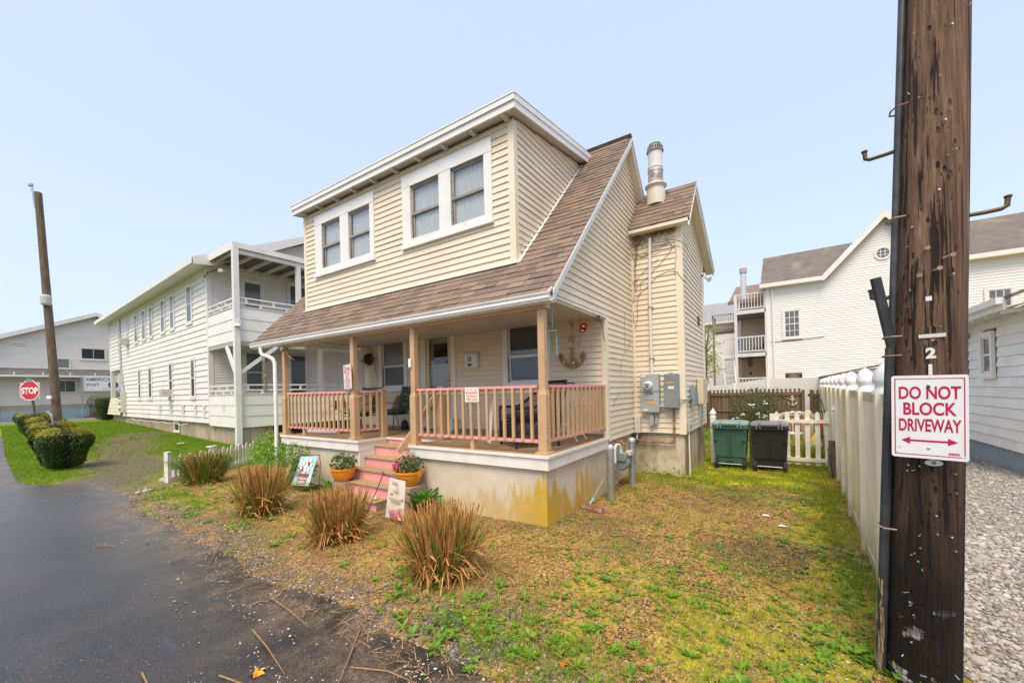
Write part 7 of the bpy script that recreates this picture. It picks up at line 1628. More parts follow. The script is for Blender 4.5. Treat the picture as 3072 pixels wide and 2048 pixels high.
# ================================================================== electric gear on the addition
FY = AY0-.02
e = root('electric_meter_box', 'tall grey electric meter cabinet with round dial on the cream wall', 'meter box', (.33,FY,.7))
m = MB(); m.bbox((.165,FY-.13,.72),(.505,FY,1.05),.008); m.bbox((.17,FY-.12,.325),(.50,FY,.718),.008); m.build('cabinet', M_GREY, e)
m = MB(); m.lathe((.315,FY-.13,.835), [(.085,0),(.085,.03),(.075,.035),(.072,.085),(.05,.10)], 22, ax=(X,Z,-Y)); m.build('dial', mat('meter_glass', (.62,.64,.64), .2, (.52,.54,.55), 20), e, smooth=45)
m = MB(); m.box((.27,FY-.236,.845),(.36,FY-.231,.865)); m.box((.285,FY-.236,.80),(.345,FY-.232,.825)); m.build('dial_print', M_BLK, e); 
m = MB(); m.bbox((.235,FY-.128,.56),(.41,FY-.118,.67),.004); m.build('door_panel', M_GREY, e); m = MB(); m.beam((.33,FY-.14,.70),(.40,FY-.15,.72),.03,.02); m.build('latch', M_GREYD, e)
m = MB(); m.box((.27,FY-.1245,.50),(.43,FY-.1215,.525)); m.box((.33,FY-.1245,.475),(.43,FY-.1215,.499)); m.build('warning_label', M_ORANGE, e); m = MB(); m.box((.18,FY-.134,1.00),(.265,FY-.1315,1.03)); m.box((.20,FY-.1245,.36),(.29,FY-.1215,.39)); m.build('paper_label', M_WHITE, e)
e = root('breaker_box', 'dark grey breaker cabinet with orange warning labels right of the meter', 'electric box', (.72,FY,.7))
m = MB(); m.bbox((.60,FY-.15,.405),(.845,FY,1.04),.008); m.box((.61,FY-.158,.42),(.835,FY-.151,1.02)); m.build('cabinet', M_GREYD, e)
m = MB(); m.box((.635,FY-.162,.865),(.79,FY-.1585,.885)); m.box((.675,FY-.162,.745),(.775,FY-.1585,.765)); m.build('warning_label', M_ORANGE, e); m = MB(); m.box((.67,FY-.162,.77),(.775,FY-.1585,.81)); m.build('paper_label', M_WHITE, e); m = MB(); m.lathe((.71,FY-.07,1.04), [(.04,0),(.04,.015),(.02,.02)], 12); m.build('hub', M_GREYD, e)
c = root('service_conduit', 'pale vertical conduit running up the cream wall from the meter', 'conduit', (.36,FY,2))
m = MB(); m.tube([(.36,FY-.055,1.05),(.36,FY-.055,2.6),(.385,FY-.05,3.62)], .027, 10); m.build('pipe', mat('pale_conduit', (.66,.65,.62), .45), c, smooth=60)
for z in (1.35,2.32): m = MB(); m.lathe((.362,FY-.055,z), [(.036,-.012),(.036,.012)], 12); m.box((.31,FY-.03,z-.012),(.41,FY-.0,z+.012)); m.build('clamp', M_GALV, c)
m = MB(); m.tube([(.50,FY-.06,.44),(.60,FY-.06,.44)], .035, 10); m.build('nipple', M_GALV, c)
e = root('small_conduit_fittings', 'small grey conduit boxes hanging below the meter cabinet', 'electric fitting', (.36,FY,.2))
m = MB(); m.bbox((.305,FY-.09,.075),(.385,FY-.01,.25),.006); m.build('junction_box', M_GREY, e); m = MB(); m.bbox((.40,FY-.08,.10),(.455,FY-.02,.21),.006); m.tube([(.43,FY-.05,.2),(.41,FY-.05,.33)], .014, 6); m.tube([(.345,FY-.05,.25),(.345,FY-.05,.33)], .022, 8); m.build('elbow', M_GREY, e)
o = root('corner_box', 'pale upright junction box in the corner of the cream walls', 'electric box', (.06,FY,.1)); m = MB(); m.bbox((.02,FY-.10,-.07),(.135,FY-.02,.24),.006); m.tube([(.07,FY-.06,-.06),(.05,FY-.05,-.2)], .02, 6); m.build('box', mat('beige_box', (.55,.54,.50), .5), o)
o = root('rusty_water_pipe', 'rusty pipe along the addition foundation rising to the breaker box', 'pipe', (.4,FY,0)); m = MB(); m.tube([(.0,FY+.0,-.235),(.35,FY-.01,-.235),(.70,FY-.01,-.24),(.735,FY-.02,-.20),(.74,FY-.045,.40)], .017, 8)
for p in ((.36,FY-.01,-.235),(.73,FY-.015,-.22),(.738,FY-.03,.05),(.739,FY-.035,.20)): m.lathe(Vector(p)-Z*.02, [(.026,0),(.028,.02),(.026,.04)], 8)
m.build('pipe', M_RUST, o)
SXW = AX+.02
o = root('side_disconnect_box', 'grey disconnect box with short pipe on the side wall of the addition', 'electric box', (SXW,4.2,.6)); m = MB(); m.bbox((SXW,4.02,.43),(SXW+.09,4.30,.78),.006); m.lathe((SXW+.045,4.16,.78), [(.05,0),(.05,.02),(.03,.03)], 12); m.build('box', M_GREYD, o); m = MB(); m.tube([(SXW+.03,3.58,.57),(SXW+.03,4.03,.57)], .016, 8); m.tube([(.86,3.52,.57),(SXW+.03,3.58,.57)], .016, 8); m.build('pipe', M_GALV, o); m = MB(); m.bbox((SXW,4.42,.45),(SXW+.07,4.58,.68),.006); m.box((SXW+.091,4.05,.5),(SXW+.093,4.10,.6)); m.build('small_switch', M_GREY, o)
o = root('telephone_box', 'cream plastic utility box near the back of the side wall', 'utility box', (SXW,5.1,.7)); M_TEL = mat('ivory_plastic', (.62,.54,.36), .5, (.56,.48,.31), 5); m = MB(); m.bbox((SXW,4.85,.42),(SXW+.12,5.45,.97),.015); m.build('box', M_TEL, o); m = MB(); m.box((SXW+.121,4.92,.75),(SXW+.124,5.15,.93)); m.build('window', mat('grey_panel', (.40,.40,.38), .4), o); m = MB(); m.tube([(SXW+.05,5.2,.42),(SXW+.05,5.18,.2),(SXW+.03,5.1,-.1)], .012, 6); m.build('cable', M_GREYD, o)
o = root('corner_conduit', 'thin white conduit with small grey box at the corner of the addition', 'conduit', (SXW,3.75,-.4)); m = MB(); m.tube([(SXW+.02,3.72,-.95),(SXW+.02,3.72,-.05)], .013, 8); m.build('pipe', M_WTRIM, o); m = MB(); m.bbox((SXW,3.66,-.04),(SXW+.05,3.82,.12),.005); m.build('box', M_GREY, o)
o = root('side_floodlight', 'twin bulb floodlight under the rake of the addition', 'floodlight', (SXW,5.98,3.35)); m = MB(); m.lathe((SXW,5.95,3.38), [(.06,0),(.055,.03),(.02,.05)], 12, ax=(Y,Z,X)); m.build('base', M_GALV, o)
for s in (0,1): m = MB(); d_ = Vector((.7,.4-.8*s,-.5)).normalized(); aa = d_.orthogonal().normalized(); m.lathe(Vector((SXW+.06,5.97+.05*s,3.33)), [(.03,0),(.035,.06),(.065,.12),(.06,.14),(.02,.15)], 12, ax=(aa, d_.cross(aa), d_)); m.build('bulb', mat('lamp_glass', (.70,.70,.68), .2), o, smooth=50)
m = MB(); m.tube([(SXW+.012,5.85,3.3),(SXW+.012,5.85,.9)], .010, 6); o = m.build('side_wire', M_WTRIM); tag(o, 'thin white wire running down the side of the addition', 'wire')
# ================================================================== things on and about the porch
WY = 2.09-.02
def wp(x, z, off=0): return Vector((x, WY-off, z))
mbx = root('mailbox', 'white wall mailbox with black number 10 beside the front door', 'mailbox', (-2.78,WY,1.42))
m = MB(); m.bbox((-2.94,WY-.085,1.27),(-2.63,WY,1.545),.006); m.add([(-2.95,WY-.10,1.546),(-2.62,WY-.10,1.546),(-2.62,WY,1.59),(-2.95,WY,1.59),(-2.95,WY-.10,1.556),(-2.62,WY-.10,1.556),(-2.62,WY,1.60),(-2.95,WY,1.60)], [(0,3,2,1),(4,5,6,7),(0,1,5,4),(1,2,6,5),(2,3,7,6),(3,0,4,7)]); m.build('box', mat('mailbox_white', (.76,.75,.72), .4), mbx)
text(mbx,'10',.15,wp(-2.82,1.40,.0855),X,M_BLK,bold=.03,sx=.75,spacing=1.1)
m = MB(); m.lathe(wp(-2.81,1.335,.086), [(.055,0),(.052,.004)], 20, ax=(X,Z*.58,-Y)); m.build('oval_plate', mat('dark_oval', (.10,.08,.06), .4), mbx)
# wreath / hanging basket left of the left window
wr = root('hanging_basket', 'dark round wall basket with trailing greenery left of the porch window', 'basket', (-6.05,WY,1.65))
m = MB(); m.lathe(wp(-6.06,1.66,.0), [(.02,.0),(.15,.02),(.13,.08),(.05,.13)], 16, ax=(X,Z,-Y)); m.build('basket', mat('dark_moss', (.045,.035,.025), .95, (.08,.07,.03), 20), wr)
m = MB(); m.tube([wp(-6.2,1.75,.03),wp(-6.15,1.92,.03),wp(-6.06,1.98,.03),wp(-5.97,1.92,.03),wp(-5.92,1.75,.03)], .006, 5); m.build('hanger', M_RUST, wr)
n = 260; C_ = np.stack([rng.normal(-6.06,.10,n),WY-.05-np.abs(rng.normal(0,.05,n)),1.60-np.abs(rng.normal(0,.12,n))+.08],-1); leafcloud('trailing_greenery', C_, rng.uniform(.02,.05,n), leafmat('olive_leaf', [(.10,.11,.03),(.16,.16,.04),(.05,.06,.02)], .6, .3), wr, 'stuff', -.2, .4)
m = MB()
for k in range(5): m.tube([wp(-5.98,1.68,.06),wp(-5.85+.04*k,1.70-.02*k,.09),wp(-5.76+.03*k,1.55-.05*k,.10),wp(-5.74+.02*k,1.35-.05*k,.09)], .004, 4)
m.build('dry_tendrils', mat('dry_tendril', (.30,.26,.12), .9), wr)
# wreath on the inner door
w_ = root('door_wreath', 'dark berry wreath hung on the front door glass', 'wreath', (-3.73,2.10,1.58)); a = rng.uniform(0,6.28,420); rr = .15+rng.normal(0,.035,420); C_ = np.stack([-3.73+rr*np.cos(a),2.128+rng.normal(0,.015,420),1.62+rr*np.sin(a)],-1); leafcloud('berries', C_, .03, leafmat('wine_leaf', [(.10,.03,.03),(.15,.06,.04),(.05,.03,.02)], .6, .1), w_, 'stuff')
# anchor ornament
an = root('anchor_ornament', 'brown wooden anchor with rope and white starfish on the porch wall', 'ornament', (-.59,WY,1.45))
M_AW = mat('driftwood', (.46,.27,.10), .6, (.26,.14,.055), 14, stretch=(1,1,4)); M_ROPE = mat('rope', (.55,.40,.22), .9, (.42,.29,.15), 60)
m = MB(); m.beam(wp(-.59,1.24,.03), wp(-.585,1.62,.03), .055,.03,up=(0,1,0))
arc = [(.215,1.40),(.20,1.33),(.15,1.26),(.08,1.205),(0,1.185)]
for s in (-1,1):
    for (a, b), (c, d) in zip(arc[:-1], arc[1:]): m.beam(wp(-.59+s*a,b,.03), wp(-.59+s*c,d,.03), .03,.075,up=(0,0,1))
    m.slab([wp(-.59+s*.17,1.34,.015),wp(-.59+s*.235,1.31,.015),wp(-.59+s*.215,1.45,.015)], (0,-.03,0))
m.build('anchor', M_AW, an)
m = MB(); m.tube([wp(-.59+.045*math.cos(t),1.665+.05*math.sin(t),.03) for t in np.linspace(0,6.3,12)], .014, 6)
for s in (-1,1): m.tube([wp(-.59+s*.155,1.235,.055),wp(-.59+s*.125,1.31,.055)], .022, 6)
m.tube([wp(-.60,1.45,.05),wp(-.56,1.38,.055),wp(-.52,1.30,.055),wp(-.53,1.23,.055),wp(-.60,1.22,.055),wp(-.64,1.25,.055)], .010, 6); m.tube([wp(-.59,1.72,.02),wp(-.587,1.90,.012)], .005, 4); m.build('rope', M_ROPE, an)
m = MB(); sc = wp(-.59,1.56,.06)
for k in range(5): aa = math.pi/2+k*1.2566; m.add([sc+(X*math.cos(aa)+Z*math.sin(aa))*.075, sc+(X*math.cos(aa+.5)+Z*math.sin(aa+.5))*.026, sc+Vector((0,-.015,0)), sc+(X*math.cos(aa-.5)+Z*math.sin(aa-.5))*.026], [(0,1,2,3)])
m.lathe(wp(-.55,1.25,.065), [(.02,0),(.018,.01),(.005,.014)], 10, ax=(X,Z,-Y)); m.build('starfish', mat('starfish_white', (.80,.77,.72), .6), an)
# hanging chimes under the porch ceiling
def hang(name, label, cat, loc): return root(name, label, cat, loc)
M_COP = mat('copper', (.50,.24,.16), .4, (.36,.16,.10), 15, metal=.7)
c = hang('seahorse_chime', 'copper seahorse chime with little bell hanging by the porch corner', 'wind chime', (-.35,1.55,1.9))
P0 = Vector((-.36,1.55,0))
m = MB(); m.tube([P0+Z*1.97,P0+Z*1.85], .003, 4); m.tube([P0+Z*1.70,P0+Z*1.50], .003, 4); m.build('cord', M_BLACK, c)
m = MB(); m.tube([P0+Vector((-.04,0,1.835)),P0+Vector((0,0,1.845)),P0+Vector((.03,0,1.80)),P0+Vector((.012,0,1.76)),P0+Vector((-.008,0,1.72)),P0+Vector((.005,0,1.69)),P0+Vector((.02,0,1.70))], [.008,.02,.024,.022,.014,.009,.005], 8); m.build('seahorse', M_COP, c); m = MB(); m.lathe(P0+Z*1.45, [(.022,0),(.02,.03),(.008,.05)], 10); m.build('bell', M_COP, c)
c = hang('butterfly_chime', 'red butterfly chime with small copper bells by the porch corner', 'wind chime', (-.16,1.55,1.8)); P0 = Vector((-.20,1.50,0))
m = MB(); m.tube([P0+Z*1.97,P0+Z*1.28], .0028, 4); m.build('cord', M_BLACK, c)
m = MB(); M_BFR = mat('red_enamel', (.60,.03,.05), .35)
for s, r_ in ((0,.062),(1,.045)):
    cc = P0+Vector((.07-.02*s,0,1.76-.06*s)); k = 12; m.slab([cc+X*r_*math.cos(6.283*i/k)*1.1+Z*r_*math.sin(6.283*i/k) for i in range(k)], (0,-.004,0))
m.tube([P0+Vector((.0,0,1.68)),P0+Vector((.03,0,1.80))], .008, 6); m.build('butterfly', M_BFR, c); m = MB()
for i in range(2): m.lathe(P0+Vector((.07-.02*i,-.0045,1.76-.06*i)), [(.018,0),(.018,.002)], 10, ax=(X,Z,-Y))
m.build('wing_spot', M_WHITE, c); m = MB()
for z in (1.47,1.37): m.lathe(P0+Z*z, [(.022,0),(.022,.035),(.01,.05)], 10)
m.build('bell', M_COP, c)
c = hang('blue_wind_chime', 'pale blue tubular wind chime hanging beside the porch corner post', 'wind chime', (-.10,.45,1.7)); P0 = Vector((-.11,.42,0)); M_TUR = mat('turquoise_glaze', (.20,.58,.68), .35)
m = MB(); m.tube([P0+Z*1.95,P0+Z*1.60], .003, 4)
for k in range(6): m.lathe(P0+Z*(1.88-k*.045), [(.004,-.012),(.012,0),(.004,.012)], 8, 1)
m.tube([P0+Vector((.055*math.cos(t),.055*math.sin(t),1.57)) for t in np.linspace(0,6.3,16)], .005, 5, 1); m.build('ring', [M_GALV, M_TUR], c)
for k in range(2): m = MB(); t = k*2.9+.5; q = P0+Vector((.05*math.cos(t),.05*math.sin(t),0)); m.tube([q+Z*1.57,q+Z*1.50], .002, 4); m.tube([q+Z*1.50,q+Z*(1.24+.06*k)], .0075, 8); m.build('tube', M_TUR, c)
c = hang('porch_ornament', 'dark hanging ornament with two beads under the left of the porch ceiling', 'ornament', (-4.9,.9,1.9)); P0 = Vector((-4.75,.75,0)); m = MB(); m.tube([P0+Z*1.97,P0+Z*1.55], .004, 4); m.beam(P0+Vector((-.06,0,1.92)),P0+Vector((.07,0,1.95)),.03,.03); m.lathe(P0+Z*1.74, [(.005,-.03),(.022,0),(.005,.03)], 8); m.lathe(P0+Z*1.58, [(.025,-.03),(.028,0),(.02,.03)], 8); m.build('ornament', M_BLACK, c)
c = hang('driftwood_chime', 'string of stacked driftwood pieces hanging outside the left porch post', 'wind chime', (-6.75,-.03,1.3)); m = MB(); P0 = Vector((-6.74,-.05,0)); m.tube([P0+Z*1.78,P0+Z*.9], .004, 4)
m.beam(P0+Vector((-.08,0,1.62)),P0+Vector((.07,0,1.57)),.06,.10)
for k in range(17): a = rng.uniform(0,3.1); z = 1.42-k*.031; L = rng.uniform(.05,.085); m.beam(P0+Vector((-math.cos(a)*L,-math.sin(a)*.02,z)),P0+Vector((math.cos(a)*L,math.sin(a)*.02,z+rng.normal(0,.01))),.03,.022)
m.build('driftwood', mat('grey_driftwood', (.34,.26,.18), .85, (.20,.14,.09), 14), c)
# camera, sensor, floodlight
c = root('security_camera', 'small round black security camera on the porch corner trim', 'camera', (-.02,1.88,1.93)); m = MB(); m.lathe((-.005,1.80,1.90), [(.02,-.03),(.035,0),(.035,.04),(.03,.045)], 14, ax=(X,Z,-Y)); m.lathe((-.005,1.754,1.90), [(.02,0),(.018,.003)], 12, 1, ax=(X,Z,-Y)); m.tube([(.0,1.83,1.92),(.0,1.86,1.98)], .008, 5); m.tube([(.02,1.86,1.93),(.03,1.9,1.7),(.025,1.95,1.55)], .006, 5); m.build('housing', [M_BLACK, M_GALV], c)
c = root('motion_sensor', 'small white sensor stuck on the porch post beside the steps', 'sensor', (-2.42,.03,1.27)); m = MB(); m.bbox((-2.415,.015,1.19),(-2.355,.038,1.33),.008); m.build('case', M_WHITE, c)
c = root('porch_spotlight', 'small spotlight under the gutter at the left porch post', 'spotlight', (-6.05,.0,1.77)); m = MB(); m.ob((-6.04,-.02,1.76),(.05,0,.02),(0,.035,0),(-.015,0,.03)); m.tube([(-6.0,-.0,1.74),(-5.9,.0,1.62),(-5.75,.05,1.52)], .005, 4); m.build('lamp', mat('lamp_tan', (.28,.24,.19), .5), c)
# bamboo shade on the open left side
M_SHADE = None
def shade_mat():
    m, t, b = nodes_of('translucent_shade'); 
    sx = N(t,'ShaderNodeSeparateXYZ'); t.links.new(posn(t), sx.inputs[0])
    st = math_(t,'MULTIPLY', math_(t,'ADD', math_(t,'SINE', math_(t,'MULTIPLY',sx.outputs[2],420)), 1.0), .5)
    c = mix(t, st, (.58,.53,.57), (.70,.65,.68)); t.links.new(c, b.inputs['Base Color']); b.inputs['Roughness'].default_value = .7
    tr = N(t,'ShaderNodeBsdfTransparent'); tl2 = N(t,'ShaderNodeBsdfTranslucent'); t.links.new(c, tl2.inputs['Color'])
    a = N(t,'ShaderNodeMixShader'); a.inputs[0].default_value = .45; t.links.new(b.outputs[0],a.inputs[1]); t.links.new(tl2.outputs[0],a.inputs[2])
    s = N(t,'ShaderNodeMixShader'); s.inputs[0].default_value = .20; t.links.new(a.outputs[0],s.inputs[1]); t.links.new(tr.outputs[0],s.inputs[2]); t.links.new(s.outputs[0], t.nodes['Material Output'].inputs['Surface']); return m
c = root('roll_down_shade', 'pale translucent roll down shade closing the left side of the porch', 'shade', (-6.2,1.3,1.4))
m = MB(); V = []; 
for j in range(41):
    y = .52+1.5*j/40; off = .008*math.sin(j*1.1); e0 = .0 if j else rng.normal(0,.0)
    V += [(-6.2+off,y,1.97),(-6.2+off,y,.78)]
m.add(V, [(2*i,2*i+2,2*i+3,2*i+1) for i in range(40)]); m.build('cloth', shade_mat(), c, smooth=True)
m = MB(); m.tube([(-6.2,.5,1.955),(-6.2,2.04,1.955)], .02, 8); m.tube([(-6.2,.5,.78),(-6.2,2.04,.78)], .012, 6); m.build('batten', M_WHITE, c)
m = MB(); m.tube([(-6.17,1.2,1.95),(-6.17,1.2,.9)], .003, 4); m.build('pull_cord', M_WHITE, c)
# no parking sign on the post, pesticide sign on the rail
s = root('entrance_sign', 'white NO PARKING DO NOT BLOCK ENTRANCE sign in red on the porch post', 'sign', (-3.94,.01,1.1))
cS = Vector((-3.945,.012,1.11)); th = -.07; US = Vector((math.cos(0),-.10,-th*0)).normalized(); US = Vector((.992,-.10,.05)).normalized(); NS = Vector((-.10,-.995,0)).normalized(); ZS = NS.cross(US); ZS = ZS if ZS.z > 0 else -ZS
US = ZS.cross(NS)*-1; US = US if US.x > 0 else -US
face(s, cS, US, ZS, NS, .135, .215, .025, .003, M_SIGNW); border(s, cS, US, ZS, NS, .125, .205, .02, .006, M_RED, .0036)
m = MB(); m.add([cS+US*x+ZS*y+NS*.0037 for x, y in ((-.112,.085),(-.045,.085),(-.045,.185),(-.112,.185))], [(0,1,2,3)]); m.add([cS+US*x+ZS*y+NS*.0037 for x, y in ((-.112,.076),(.112,.076),(.112,.086),(-.112,.086))], [(0,1,2,3)]); m.build('red_panel', M_RED, s)
ts = lambda st, size, y, sx, x=0, mt=M_RED, b=.015: text(s, st, size, cS+US*x+ZS*y+NS*.0039, US, mt, zd=ZS, bold=b, sx=sx, out=.0006)
ts('NO',.095,.10,.42,-.079,M_SIGNW,.03); ts('PARKING',.085,.105,.40,.036); ts('DO NOT',.062,.025,.55); ts('BLOCK',.062,-.03,.55); ts('ENTRANCE',.062,-.085,.55); ts('VEHICLE WILL BE',.036,-.12,.62); ts('TOWED AT',.034,-.152,.62); ts('OWNERS EXPENSE',.034,-.184,.62)
s = root('pesticide_sign', 'small cream PESTICIDE FREE YARD sign on the pink porch rail', 'sign', (-1.18,.04,.76))
cS = Vector((-1.185,.045,.755)); face(s, cS, X, Z, -Y, .125, .10, .008, .003, mat('cream_sign', (.76,.73,.60), .5))
text(s,'PESTICIDE',.042,cS+Vector((0,-.0035,-.035)),X,M_RED,bold=.01,sx=.9); text(s,'FREE YARD',.042,cS+Vector((0,-.0035,-.08)),X,M_RED,bold=.01,sx=.9)
m = MB()
for i, x in enumerate((-.09,-.055,-.02,.015,.05,.085)):
    r_ = .013 if i % 2 == 0 else .010; m.lathe(cS+Vector((x,-.0032,.025)), [(r_,0),(r_,.0008)], 10, ax=(X,Z,-Y)); m.add([cS+Vector((x-r_*.7,-.0038,.03)),cS+Vector((x+r_*.7,-.0038,.03)),cS+Vector((x,-.0038,.055))], [(0,1,2)])
for x in (-.065,0,.065): m.add([cS+Vector((x-.009,-.0036,.058)),cS+Vector((x+.009,-.0036,.058)),cS+Vector((x,-.0036,.088))], [(0,1,2)])
m.build('drop_symbols', M_RED, s)
# patio chairs with green cushions
M_CUS = mat('green_leaf_fabric', (.07,.13,.11), .8, (.28,.36,.33), 10, lo=.52, hi=.62); M_BURL = mat('burlap_pillow', (.42,.28,.16), .9, (.35,.22,.12), 40, bump=.3, bscale=150); M_FRM = mat('olive_frame', (.10,.12,.07), .5)
def cushion(m, c, ax, ay, az, seg=6):      # soft box
    c, ax, ay, az = map(Vector, (c,ax,ay,az)); vs = []; fs = []; n = seg
    for i in range(n+1):
        for j in range(n+1):
            u, v = 2*i/n-1, 2*j/n-1; h = (1-abs(u)**4)**.5*(1-abs(v)**4)**.5; w_ = .03*math.sin(i*3.1+j*2.2)
            vs.append(c+ax*u+ay*v+az*(h+w_*.6)); 
    o = len(vs)
    for i in range(n+1):
        for j in range(n+1):
            u, v = 2*i/n-1, 2*j/n-1; h = (1-abs(u)**4)**.5*(1-abs(v)**4)**.5; vs.append(c+ax*u+ay*v-az*h)
    for i in range(n):
        for j in range(n): a = i*(n+1)+j; fs.append((a,a+n+1,a+n+2,a+1)); fs.append((o+a,o+a+1,o+a+n+2,o+a+n+1))
    m.add(vs, fs)
def patio_chair(label, loc, rz):
    o = root('patio_chair', label, 'chair', loc, 'cushioned patio chairs on the porch', world=False, rz=rz)   # faces -Y locally
    m = MB(); cushion(m, (0,0,.41), (.25,0,0), (0,.25,-.01), (0,0,.05)); m.build('seat_cushion', M_CUS, o, smooth=True)
    m = MB(); cushion(m, (0,.31,.68), (.25,0,0), (0,.10,.26), (0,.05,-.02)); m.build('back_cushion', M_CUS, o, smooth=True)
    m = MB(); cushion(m, (.0,.14,.58), (.20,0,0), (0,.08,.17), (0,.07,-.03)); m.build('pillow', M_BURL, o, smooth=True)
    m = MB(); m.box((-.26,-.25,.34),(.26,.25,.36))
    for s in (-1,1): m.tube([(s*.27,-.20,.60),(s*.27,.30,.60)], .011, 6); m.tube([(s*.27,-.22,.36),(s*.27,-.20,.60)], .011, 6); m.tube([(s*.26,.25,.36),(s*.26,.42,.95)], .011, 6)
    m.build('frame', M_FRM, o)
    for s in (-1,1):
        for y0, y1 in ((-.22,-.27),(.22,.34)): m = MB(); m.tube([(s*.25,y0,.36),(s*.27,y1,.0)], .011, 6); m.build('leg', M_FRM, o)
    return o
patio_chair('green cushioned patio chair under the porch window, pillow leaning in it', (-4.62,1.60,0), math.radians(-78))
patio_chair('green cushioned patio chair behind the left porch railing', (-4.95,.95,0), math.radians(12))
# wicker armchair
wk = root('wicker_armchair', 'black wicker armchair with navy cushion behind the porch railing', 'chair', (-.72,.75,0), world=False, rz=math.radians(-35))
M_WK = mat('black_wicker', (.022,.02,.022), .55)
def lattice(m, P, n1, n2, r=.005):        # P(u,v) surface -> diagonal strands
    for k in range(-n2, n1):
        for sgn in (1,-1):
            pts = []
            for i in range(n2*2+1):
                v = i/(n2*2); u = (k+v*n2)/n1 if sgn > 0 else (k+n2-v*n2)/n1
                if -1e-6 <= u <= 1+1e-6: pts.append(P(u,v))
            if len(pts) > 1: m.tube(pts, r, 3, caps=False)
def side(sg_):
    def P(u,v): zt = .56+.0*u+.24*max(0,u-.45)**1.2*2.2; return Vector((sg_*.31, -.32+.66*u, .10+(zt-.10)*v))
    return P
for sg_ in (-1,1):
    m = MB(); lattice(m, side(sg_), 16, 12); pts = [side(sg_)(u,1) for u in np.linspace(0,1,10)]; m.tube(pts, .022, 7); m.tube([side(sg_)(0,v) for v in (0,.5,1)], .016, 6); m.build('arm', M_WK, wk)
m = MB(); bp_ = lambda u, v: Vector((-.31+.62*u, .34+.14*v, .20+.72*v)); lattice(m, bp_, 14, 16); m.tube([bp_(u,1) for u in (0,.5,1)], .022, 7); m.tube([bp_(0,v) for v in (0,1)], .018, 6); m.tube([bp_(1,v) for v in (0,1)], .018, 6); m.build('backrest', M_WK, wk)
m = MB(); fp_ = lambda u, v: Vector((-.31+.62*u, -.32, .12+.22*v)); lattice(m, fp_, 14, 5); m.box((-.31,-.325,.34),(.31,.34,.36)); m.tube([fp_(0,0),fp_(1,0)], .012, 6); m.build('apron', M_WK, wk)
m = MB(); cushion(m, (0,0,.42), (.29,0,0), (0,.31,0), (0,0,.06)); m.build('seat_cushion', mat('navy_fabric', (.02,.028,.06), .85, (.035,.045,.085), 8), wk, smooth=True)
for x in (-.28,.28):
    for y in (-.29,.32): m = MB(); m.tube([(x,y,.14),(x*1.08,y*1.08,0)], .02, 7); m.build('leg', M_WK, wk)
# little table with kettle grill top and clutter by the right rail
tb = root('side_table', 'small white folding table behind the wicker chair', 'table', (-.45,1.55,0)); m = MB(); m.box((-.75,1.35,.62),(-.15,1.75,.645)); m.build('table_top', M_WHITE, tb)
for a, b in (((-.70,1.38,.62),(-.22,1.38,.0)),((-.20,1.38,.62),(-.68,1.38,.0)),((-.70,1.72,.62),(-.22,1.72,0)),((-.20,1.72,.62),(-.68,1.72,0))): m = MB(); m.tube([a,b], .012, 5); m.build('leg', M_WHITE, tb)
o = root('small_grill', 'small tabletop grill with black handle on the white folding table', 'grill', (-.42,1.55,.65)); m = MB(); m.lathe((-.42,1.55,.66), [(.14,0),(.17,.06),(.15,.13),(.08,.17)], 18); m.build('kettle', mat('pale_enamel', (.55,.55,.52), .4), o, smooth=50); m = MB(); m.tube([(-.50,1.55,.83),(-.50,1.55,.90),(-.34,1.55,.90),(-.34,1.55,.83)], .012, 6); m.build('handle', M_BLACK, o)
# tall scalloped white board leaning behind the rail
m = MB(); pts = [(-1.03,.06),(-1.09,.10)]; 
for k in range(7): pts += [(-1.08+.012*k-.018,.12+k*.075),(-1.08+.012*k,.155+k*.075)]
pts += [(-.99,.68),(-.955,.68)]
m.slab([(x,.24,z) for x, z in pts], (0,.02,0)); o = m.build('scalloped_board', M_WOODW); tag(o, 'white scalloped trim board leaning behind the porch railing', 'board')
# white glass topped table and jug behind the left railing
tb = root('patio_table', 'small white wrought table behind the left porch railing', 'table', (-5.3,.75,0)); m = MB(); m.box((-5.60,.50,.46),(-5.0,1.0,.49)); m.build('table_top', mat('ivory_iron', (.62,.58,.48), .5), tb)
m = MB(); 
for k in range(7): xx = -5.55+k*.085; m.tube(scroll(Vector((xx,.50,.40)), .038, s=1 if k % 2 else -1), .006, 4)
m.build('scroll_apron', MATS['ivory_iron'], tb)
for x in (-5.57,-5.03):
    for y in (.53,.97): m = MB(); m.tube([(x,y,.46),(x+.03*(1 if x < -5.3 else -1),y,.2),(x,y,0)], .013, 6); m.build('leg', MATS['ivory_iron'], tb)
o = root('spray_jug', 'pale plastic jug with black hose on the small white porch table', 'jug', (-5.1,.7,.49)); m = MB(); m.lathe((-5.12,.68,.49), [(.065,0),(.07,.02),(.07,.15),(.03,.20),(.022,.24)], 14); m.build('bottle', mat('honey_plastic', (.60,.46,.22), .4), o, smooth=45); m = MB(); m.tube([(-5.12,.68,.73),(-5.06,.67,.80),(-5.02,.66,.70),(-5.03,.66,.55)], .008, 5); m.build('hose', M_BLACK, o)
o = root('dark_lantern', 'black pointed lantern on the small white porch table', 'lantern', (-5.42,.72,.49)); m = MB(); m.lathe((-5.42,.72,.49), [(.07,0),(.07,.06),(.10,.07),(.02,.17),(.01,.19)], 10); m.build('lantern', M_BLACK, o)
m = MB(); m.tube([(-5.95,.35,.045),(-5.1,.55,.05)], .045, 10); m.tube([(-5.95,.45,.05),(-5.2,.62,.05)], .04, 10); o = m.build('rolled_plastic', mat('clear_plastic', (.58,.58,.62), .3, (.68,.68,.70), 12), smooth=60); tag(o, 'rolled white plastic sheeting lying on the left porch floor', 'plastic roll')
